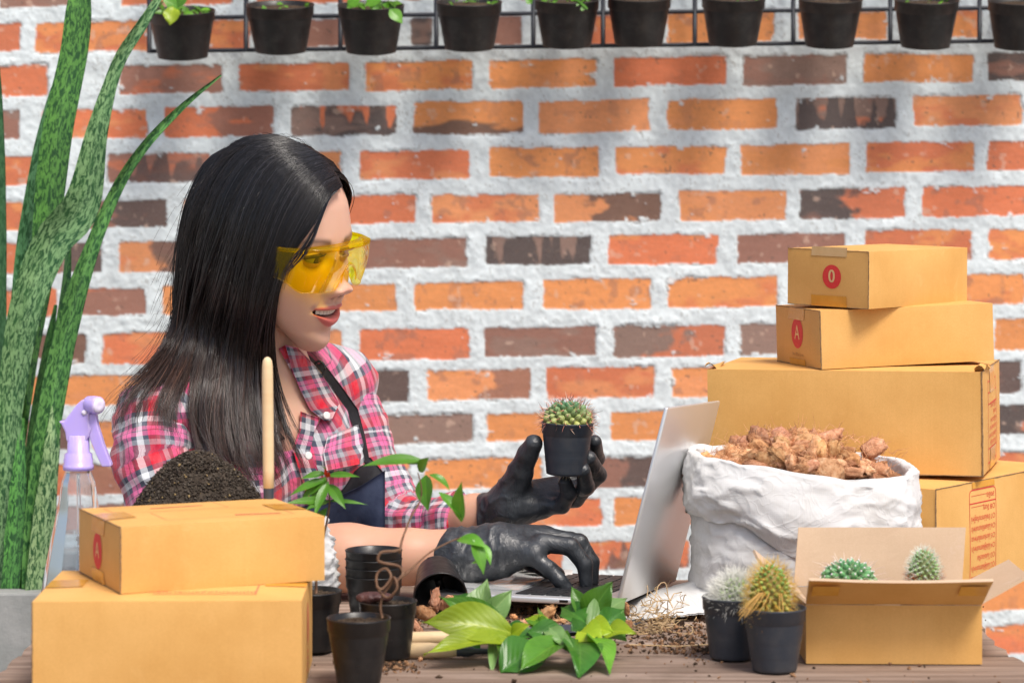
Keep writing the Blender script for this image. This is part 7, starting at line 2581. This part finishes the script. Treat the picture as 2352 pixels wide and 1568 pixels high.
prof = [(0.0, zb), (0.040, zb), (0.0425, zb + 0.004), (0.0425, zb + 0.012), (0.0395, zb + 0.035), (0.0345, zb + 0.065), (0.0285, zb + 0.095), (0.0225, zb + 0.122), (0.0175, zt - 0.012), (0.0150, zt - 0.006), (0.0138, zt - 0.003), (0.0138, zt + 0.006)]
pp = []
for (a, b) in zip(prof[:-1], prof[1:]):
    for k in range(6): pp.append(tuple(np.array(a) + (np.array(b) - np.array(a)) * k / 6))
pp.append(prof[-1])
mb = MB(); mb.grid(facets(pp), cv=True); bot_ = mb.build('bottle', CLEAR, sb)
# water
wz = P(0, 1222, BD)[2]
wm = NT('water')
b1_ = wm.n('BsdfTransparent'); b1_.inputs[0].default_value = (0.80, 0.86, 0.88, 1)
b2_ = wm.n('BsdfGlossy'); b2_.inputs['Roughness'].default_value = 0.02
bm_ = wm.n('MixShader'); bm_.inputs[0].default_value = 0.10; wm.l(b1_.outputs[0], bm_.inputs[1]); wm.l(b2_.outputs[0], bm_.inputs[2]); wm.l(bm_.outputs[0], wm.out.inputs[0])
wp = [(max(0, r - 0.0015), z) for r, z in pp if z < wz]
wp = wp + [(wp[-1][0], wz), (0, wz)]
mb = MB(); mb.grid(facets(wp), cv=True); mb.build('water', wm.m, bot_)
mb = MB(); mb.tube([(bx, BD, zt - 0.004), (bx + .001, BD, zb + 0.09), (bx - 0.004, BD, zb + 0.01)], 0.0022, 10); mb.build('dip_tube', CLEAR, bot_)
mb = MB()
mb.lathe([(0.0, 0), (0.0158, 0), (0.0160, 0.005), (0.0150, 0.0055), (0.0152, 0.011), (0.0146, 0.0115), (0.0142, 0.0165), (0.0115, 0.0185), (0.0113, 0.036), (0.0, 0.036)], 44, (bx, BD, zt))
o_ = mb.build('cap', LILAC, sb)
# moulded head: side outline in the picture plane, given real width
def extr(name, pts, half, m, D=BD, bev=0.0015):
    mb = MB(); n = len(pts)
    f_ = [P(u, v, D) - (0, half, 0) for u, v in pts]; b_ = [P(u, v, D) + (0, half, 0) for u, v in pts]
    mb.add(f_ + b_, [list(range(n))[::-1], list(range(n, 2 * n))] + [(i, (i + 1) % n, n + (i + 1) % n, n + i) for i in range(n)])
    o = mb.build(name, m, sb, False, bev)
    return o
extr('head_shell', [(155, 1012), (152, 990), (143, 972), (137, 966), (150, 965), (160, 952), (178, 928), (190, 917), (206, 914), (222, 914), (222, 944), (208, 946), (206, 965), (212, 985), (206, 1002), (200, 1012)], 0.0075, LILAC)
extr('trigger', [(194, 950), (222, 948), (226, 975), (240, 1020), (258, 1066), (256, 1070), (236, 1070), (222, 1040), (205, 998), (196, 968)], 0.0060, LILAC, bev=0.002)
mb = MB(); nz0 = P(212, 929, BD - 0.004); nd = np.array((0.75, -0.66, -0.02))
mb.lathe([(0.0085, -0.006), (0.0092, 0.0), (0.0092, 0.009), (0.0085, 0.0105), (0.0, 0.0105)], 30, nz0, nd); noz_ = mb.build('nozzle', LILAC, sb)
mb = MB(); mb.lathe([(0.0075, 0.0106), (0.0070, 0.0116), (0.0030, 0.0118), (0.0, 0.0114)], 30, nz0, nd); mb.build('nozzle_face', simple('pale_lilac', (0.75, 0.70, 0.90), None, rough=0.35, bstr=0), noz_)
mb = MB(); mb.lathe([(0, 0.0085), (0.0026, 0.0085), (0.0028, 0.006)], 20, P(196, 946, BD), (0, -1, 0)); mb.build('pivot', simple('pale_lilac_pin', (0.78, 0.74, 0.88), None, rough=0.35, bstr=0), sb)

# ------------------------------------------------------------------ planter and snake plant
PD = 3.30
pz = P(0, 1362, PD)[2]
plr = empty('concrete_planter', tuple(P(20, 1500, PD)), 'stained grey concrete planter at the left edge', 'planter')
mb = MB()
px0, px1 = -0.95, P(205, 0, PD)[0]
mb.box((px0, PD, 0), (px1 - px0, 0, 0), (0, 0.04, 0), (0, 0, pz)); mb.build('front_wall', pl.m, plr, False, 0.003)
mb = MB(); mb.box((px0, PD + 0.36, 0), (px1 - px0, 0, 0), (0, 0.04, 0), (0, 0, pz)); mb.build('back_wall', pl.m, plr, False, 0.003)
for x_ in (px0, px1 - 0.04):
    mb = MB(); mb.box((x_, PD + 0.0405, 0), (0.04, 0, 0), (0, 0.319, 0), (0, 0, pz - 0.0005)); mb.build('side_wall', pl.m, plr, False, 0.003)
mb = MB(); g_ = np.stack(np.meshgrid(np.linspace(px0 + .041, px1 - .041, 60), np.linspace(PD + .041, PD + .359, 30), indexing='ij') + [np.zeros((60, 30))], -1)
g_[..., 2] = pz - 0.02 + 0.004 * fbm(g_, 40, 3, 3); mb.grid(g_); mb.build('soil', SOIL, plr)

sn = NT('mottled_snake_leaf')
uvn = sn.n('TexCoord').outputs['UV']
mp = sn.n('Mapping'); mp.inputs['Scale'].default_value = (100, 58, 1); sn.l(uvn, mp.inputs[0])
a = sn.noise(1.6, 5, 0.65, mp.outputs[0], 0.8)
vc_ = sn.vcol()
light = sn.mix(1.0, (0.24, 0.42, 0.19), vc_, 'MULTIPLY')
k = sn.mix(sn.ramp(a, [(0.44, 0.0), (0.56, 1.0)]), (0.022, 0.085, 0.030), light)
k = sn.mix(sn.ramp(sn.noise(0.6, 3, 0.6, mp.outputs[0]), [(0.4, 0.0), (0.7, 0.35)]), k, (0.06, 0.19, 0.05))
sn.bump(sn.noise(1.0, 3, 0.6, sn.coord('Object', (300, 300, 12))), 0.15, 0.001)
SNAKE = sn.set(k, 0.42, 0.4)
snake = empty('snake_plant', tuple(P(100, 1362, 3.42)), 'tall mottled snake plant with sword shaped leaves at the left edge', 'plant')


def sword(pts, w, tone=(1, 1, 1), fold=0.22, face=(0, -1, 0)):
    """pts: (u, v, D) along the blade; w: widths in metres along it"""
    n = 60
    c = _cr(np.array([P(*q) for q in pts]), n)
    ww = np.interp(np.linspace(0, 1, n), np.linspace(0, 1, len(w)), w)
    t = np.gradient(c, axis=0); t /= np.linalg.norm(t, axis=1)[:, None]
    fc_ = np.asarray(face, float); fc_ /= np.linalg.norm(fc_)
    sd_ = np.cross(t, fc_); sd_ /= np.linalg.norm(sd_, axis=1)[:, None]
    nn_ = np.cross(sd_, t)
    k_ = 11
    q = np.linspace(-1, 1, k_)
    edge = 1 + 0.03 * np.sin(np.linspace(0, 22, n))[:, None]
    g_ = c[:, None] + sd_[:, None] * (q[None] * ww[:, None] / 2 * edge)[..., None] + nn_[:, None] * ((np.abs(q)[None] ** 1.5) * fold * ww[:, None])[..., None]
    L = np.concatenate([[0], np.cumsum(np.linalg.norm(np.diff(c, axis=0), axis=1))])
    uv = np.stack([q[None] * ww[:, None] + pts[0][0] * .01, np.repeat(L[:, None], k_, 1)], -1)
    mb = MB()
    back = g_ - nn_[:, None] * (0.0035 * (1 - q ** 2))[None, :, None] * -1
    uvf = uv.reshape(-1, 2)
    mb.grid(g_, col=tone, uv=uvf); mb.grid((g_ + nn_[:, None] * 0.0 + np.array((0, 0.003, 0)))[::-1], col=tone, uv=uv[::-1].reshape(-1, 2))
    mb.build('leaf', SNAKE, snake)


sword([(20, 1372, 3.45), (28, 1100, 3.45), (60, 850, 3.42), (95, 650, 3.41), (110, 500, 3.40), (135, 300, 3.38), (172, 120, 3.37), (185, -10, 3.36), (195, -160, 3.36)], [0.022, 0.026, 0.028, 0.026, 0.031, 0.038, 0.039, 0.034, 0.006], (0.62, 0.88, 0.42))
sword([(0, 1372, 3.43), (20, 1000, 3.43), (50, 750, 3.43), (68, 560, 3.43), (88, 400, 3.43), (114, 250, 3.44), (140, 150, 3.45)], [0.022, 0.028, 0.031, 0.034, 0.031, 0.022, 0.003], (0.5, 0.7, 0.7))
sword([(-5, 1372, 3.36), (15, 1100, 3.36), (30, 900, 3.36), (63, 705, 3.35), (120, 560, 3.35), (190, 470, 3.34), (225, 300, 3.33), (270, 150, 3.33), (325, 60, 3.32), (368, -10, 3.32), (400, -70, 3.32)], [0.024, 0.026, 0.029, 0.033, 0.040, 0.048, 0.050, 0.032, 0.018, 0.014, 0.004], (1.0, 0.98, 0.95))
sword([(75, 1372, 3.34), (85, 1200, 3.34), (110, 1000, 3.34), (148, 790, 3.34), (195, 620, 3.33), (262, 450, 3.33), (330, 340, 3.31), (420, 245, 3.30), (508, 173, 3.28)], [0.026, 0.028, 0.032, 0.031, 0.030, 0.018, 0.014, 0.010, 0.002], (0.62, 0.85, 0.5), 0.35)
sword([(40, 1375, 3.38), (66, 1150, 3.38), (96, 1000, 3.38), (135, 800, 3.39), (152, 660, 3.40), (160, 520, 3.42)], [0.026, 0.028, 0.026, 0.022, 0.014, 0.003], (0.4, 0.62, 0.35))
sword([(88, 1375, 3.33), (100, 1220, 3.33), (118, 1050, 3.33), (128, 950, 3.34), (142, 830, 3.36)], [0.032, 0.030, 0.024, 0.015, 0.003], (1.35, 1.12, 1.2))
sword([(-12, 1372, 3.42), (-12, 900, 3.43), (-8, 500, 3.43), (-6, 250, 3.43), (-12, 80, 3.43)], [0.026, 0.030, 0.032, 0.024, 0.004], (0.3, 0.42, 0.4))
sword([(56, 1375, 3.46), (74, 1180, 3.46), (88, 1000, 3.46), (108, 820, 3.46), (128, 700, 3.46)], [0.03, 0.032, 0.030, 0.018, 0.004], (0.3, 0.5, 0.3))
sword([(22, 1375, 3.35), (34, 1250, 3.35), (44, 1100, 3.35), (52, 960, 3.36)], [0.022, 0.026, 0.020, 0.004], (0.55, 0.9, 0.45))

# ------------------------------------------------------------------ wire rack with hanging pots
WIRE = simple('dark_coated_wire', (0.012, 0.016, 0.024), (0.02, 0.024, 0.034), 60, 0.5, 0.4, bstr=0)
rack = empty('wire_rack', (0.35, WD - 0.05, 1.47), 'dark wire grid rack fixed along the top of the brick wall', 'rack')
RD = WD - 0.035
def rodp(u, v): return P(u, v + (1176 - u) * 0.012, RD)
mbs = MB()
for v_ in (32, 108):
    mb = MB(); mb.tube([rodp(u, v_) for u in np.linspace(342, 2700, 40)], 0.0033, 8); mb.build('rail', WIRE, rack)
for v_ in (-44, -120, -196):
    mb = MB(); mb.tube([rodp(u, v_) for u in np.linspace(342, 2700, 40)], 0.0033, 8); mb.build('rail', WIRE, rack)
for u in (343, 565, 782, 1002, 1225, 1385, 1596, 1822, 2045, 2250, 2470, 2690):
    mb = MB(); mb.tube([rodp(u, 112), rodp(u, -200)], 0.0036, 8); mb.build('upright', WIRE, rack)
for u in (420, 1300, 2300):
    mb = MB(); p_ = rodp(u, 32); mb.tube([p_, p_ + (0, 0.036, 0)], 0.004, 8); mb.build('wall_bracket', WIRE, rack)

HG = [(420, 138, 78, 'with a yellow leaf over its rim, first from the left', 4), (645, 125, 80, 'with a bare soil top, second from the left', 1), (853, 126, 78, 'with bright leaves and one leaf hanging right, third from the left', 4),
      (1078, 118, 77, 'with a few tiny weeds, fourth from the left', 2), (1302, 112, 76, 'with a feathery green sprig over its rim, fifth from the left', 3), (1467, 108, 75, 'of bare soil, sixth from the left', 0),
      (1683, 108, 75, 'with moss specks, seventh from the left', 1), (1905, 112, 75, 'of crumbly brown soil, eighth from the left', 0), (2125, 114, 76, 'with a fringe of moss, ninth from the left', 1), (2340, 116, 76, 'cut by the right edge of the picture', 0)]
HL = ('hanging black pot %s')
R_ = random.Random(20)
for i, (u, vb, hwid, lab, nl) in enumerate(HG):
    D_ = WD - 0.105
    r1 = hwid * 0.99 * D_ / F; r2 = r1 * 0.74; h_ = 0.070
    axn = V((0.0, -0.20, 1)).normalized(); ax_ = np.array(axn)
    bp = P(u, vb - 5, D_ + 0.018)
    root = empty('hanging_pot', tuple(bp), HL % lab, 'hanging pot', 'black pots hung on the wire rack')
    mb = MB(); mb.lathe(pot_profile(r1, r2, h_, 0.016, 0.0016), 56, bp, ax_); mb.build('pot_shell', POTD, root)
    tl_ = np.array(V((0, 0, 1)).rotation_difference(axn).to_matrix())
    sc_ = bp + ax_ * (h_ - 0.008)
    soil_disc(root, sc_, r1 * 0.93, 50 + i, 0.004, tilt=tl_)
    mb = MB(); hk_ = bp + ax_ * (h_ - 0.006)
    mb.tube([hk_ + np.array((0, r1 * .95, 0)), hk_ + np.array((0, r1 * .95 + 0.02, 0.012)), np.array((hk_[0], RD - 0.006, hk_[2] + 0.014)), np.array((hk_[0], RD - 0.003, hk_[2] - 0.02))], 0.002, 6)
    mb.build('hook', WIRE, root)
    if nl:
        mb = MB(); my = MB()
        for k in range(nl * 7):
            a = R_.uniform(0, 6.28); q = r1 * 0.8 * math.sqrt(R_.random())
            b_ = sc_ + tl_ @ np.array((q * math.cos(a), q * math.sin(a), 0.003))
            d = np.array((R_.gauss(0, .8), R_.gauss(-.3, .6), R_.uniform(0.2, 1)))
            c_ = R_.uniform(0.7, 1.6)
            mb.leaf(b_, d, (R_.gauss(0, 1), -0.6, 0.8), R_.uniform(0.006, 0.014) * (1.8 if nl > 3 else 1.0), R_.uniform(0.004, 0.009) * (1.8 if nl > 3 else 1.0), R_.uniform(0.3, 1.2), 0.1, (c_, c_, c_ * .8))
        if i == 2:
            spx(mb, 895, 22, D_ - 0.075, 925, 56, D_ - 0.080, 0.020, (0.3, -0.9, .2), 0.5, 0.1, (1.3, 1.3, 1.1)); spx(mb, 840, 12, D_ - .05, 885, -10, D_ - .05, .022, (0, -.8, .5), .4, .1, (1.2, 1.2, 1)); spx(mb, 800, 16, D_ - .06, 830, -8, D_ - .06, .02, (0, -.8, .5), .4, .1, (1.3, 1.3, 1))
        if i == 0:
            spx(my, 398, 16, D_ - 0.070, 390, 60, D_ - 0.080, 0.026, (0.0, -0.9, .2), 0.5, 0.1, (1, 1, 1), wav=.08); spx(mb, 410, 18, D_ - .06, 372, 0, D_ - .065, .022, (0, -.8, .5), .4, .1, (1.2, 1.2, 1)); spx(mb, 405, 15, D_ - .06, 435, -15, D_ - .06, .02, (0, -.8, .5), .4, .1, (1, 1, 1))
            my.build('yellow_leaf', LEAFY, root)
        if i == 4:
            for k in range(14):
                u0 = 1318 + k * 2.0
                spx(mb, u0, -4 + k * 1.6, D_ - 0.076, u0 + R_.choice((-9, 10)), 2 + k * 1.9, D_ - 0.08, 0.005, (0, -.9, .3), .3, .1, (1.2, 1.2, 1), nu=6, nv=3)
            spx(mb, 1222, 8, D_ - .06, 1205, -4, D_ - .06, .012, (0, -.9, .3), .3, .1, (1.2, 1.2, 1))
        mb.build('foliage', LEAF, root)
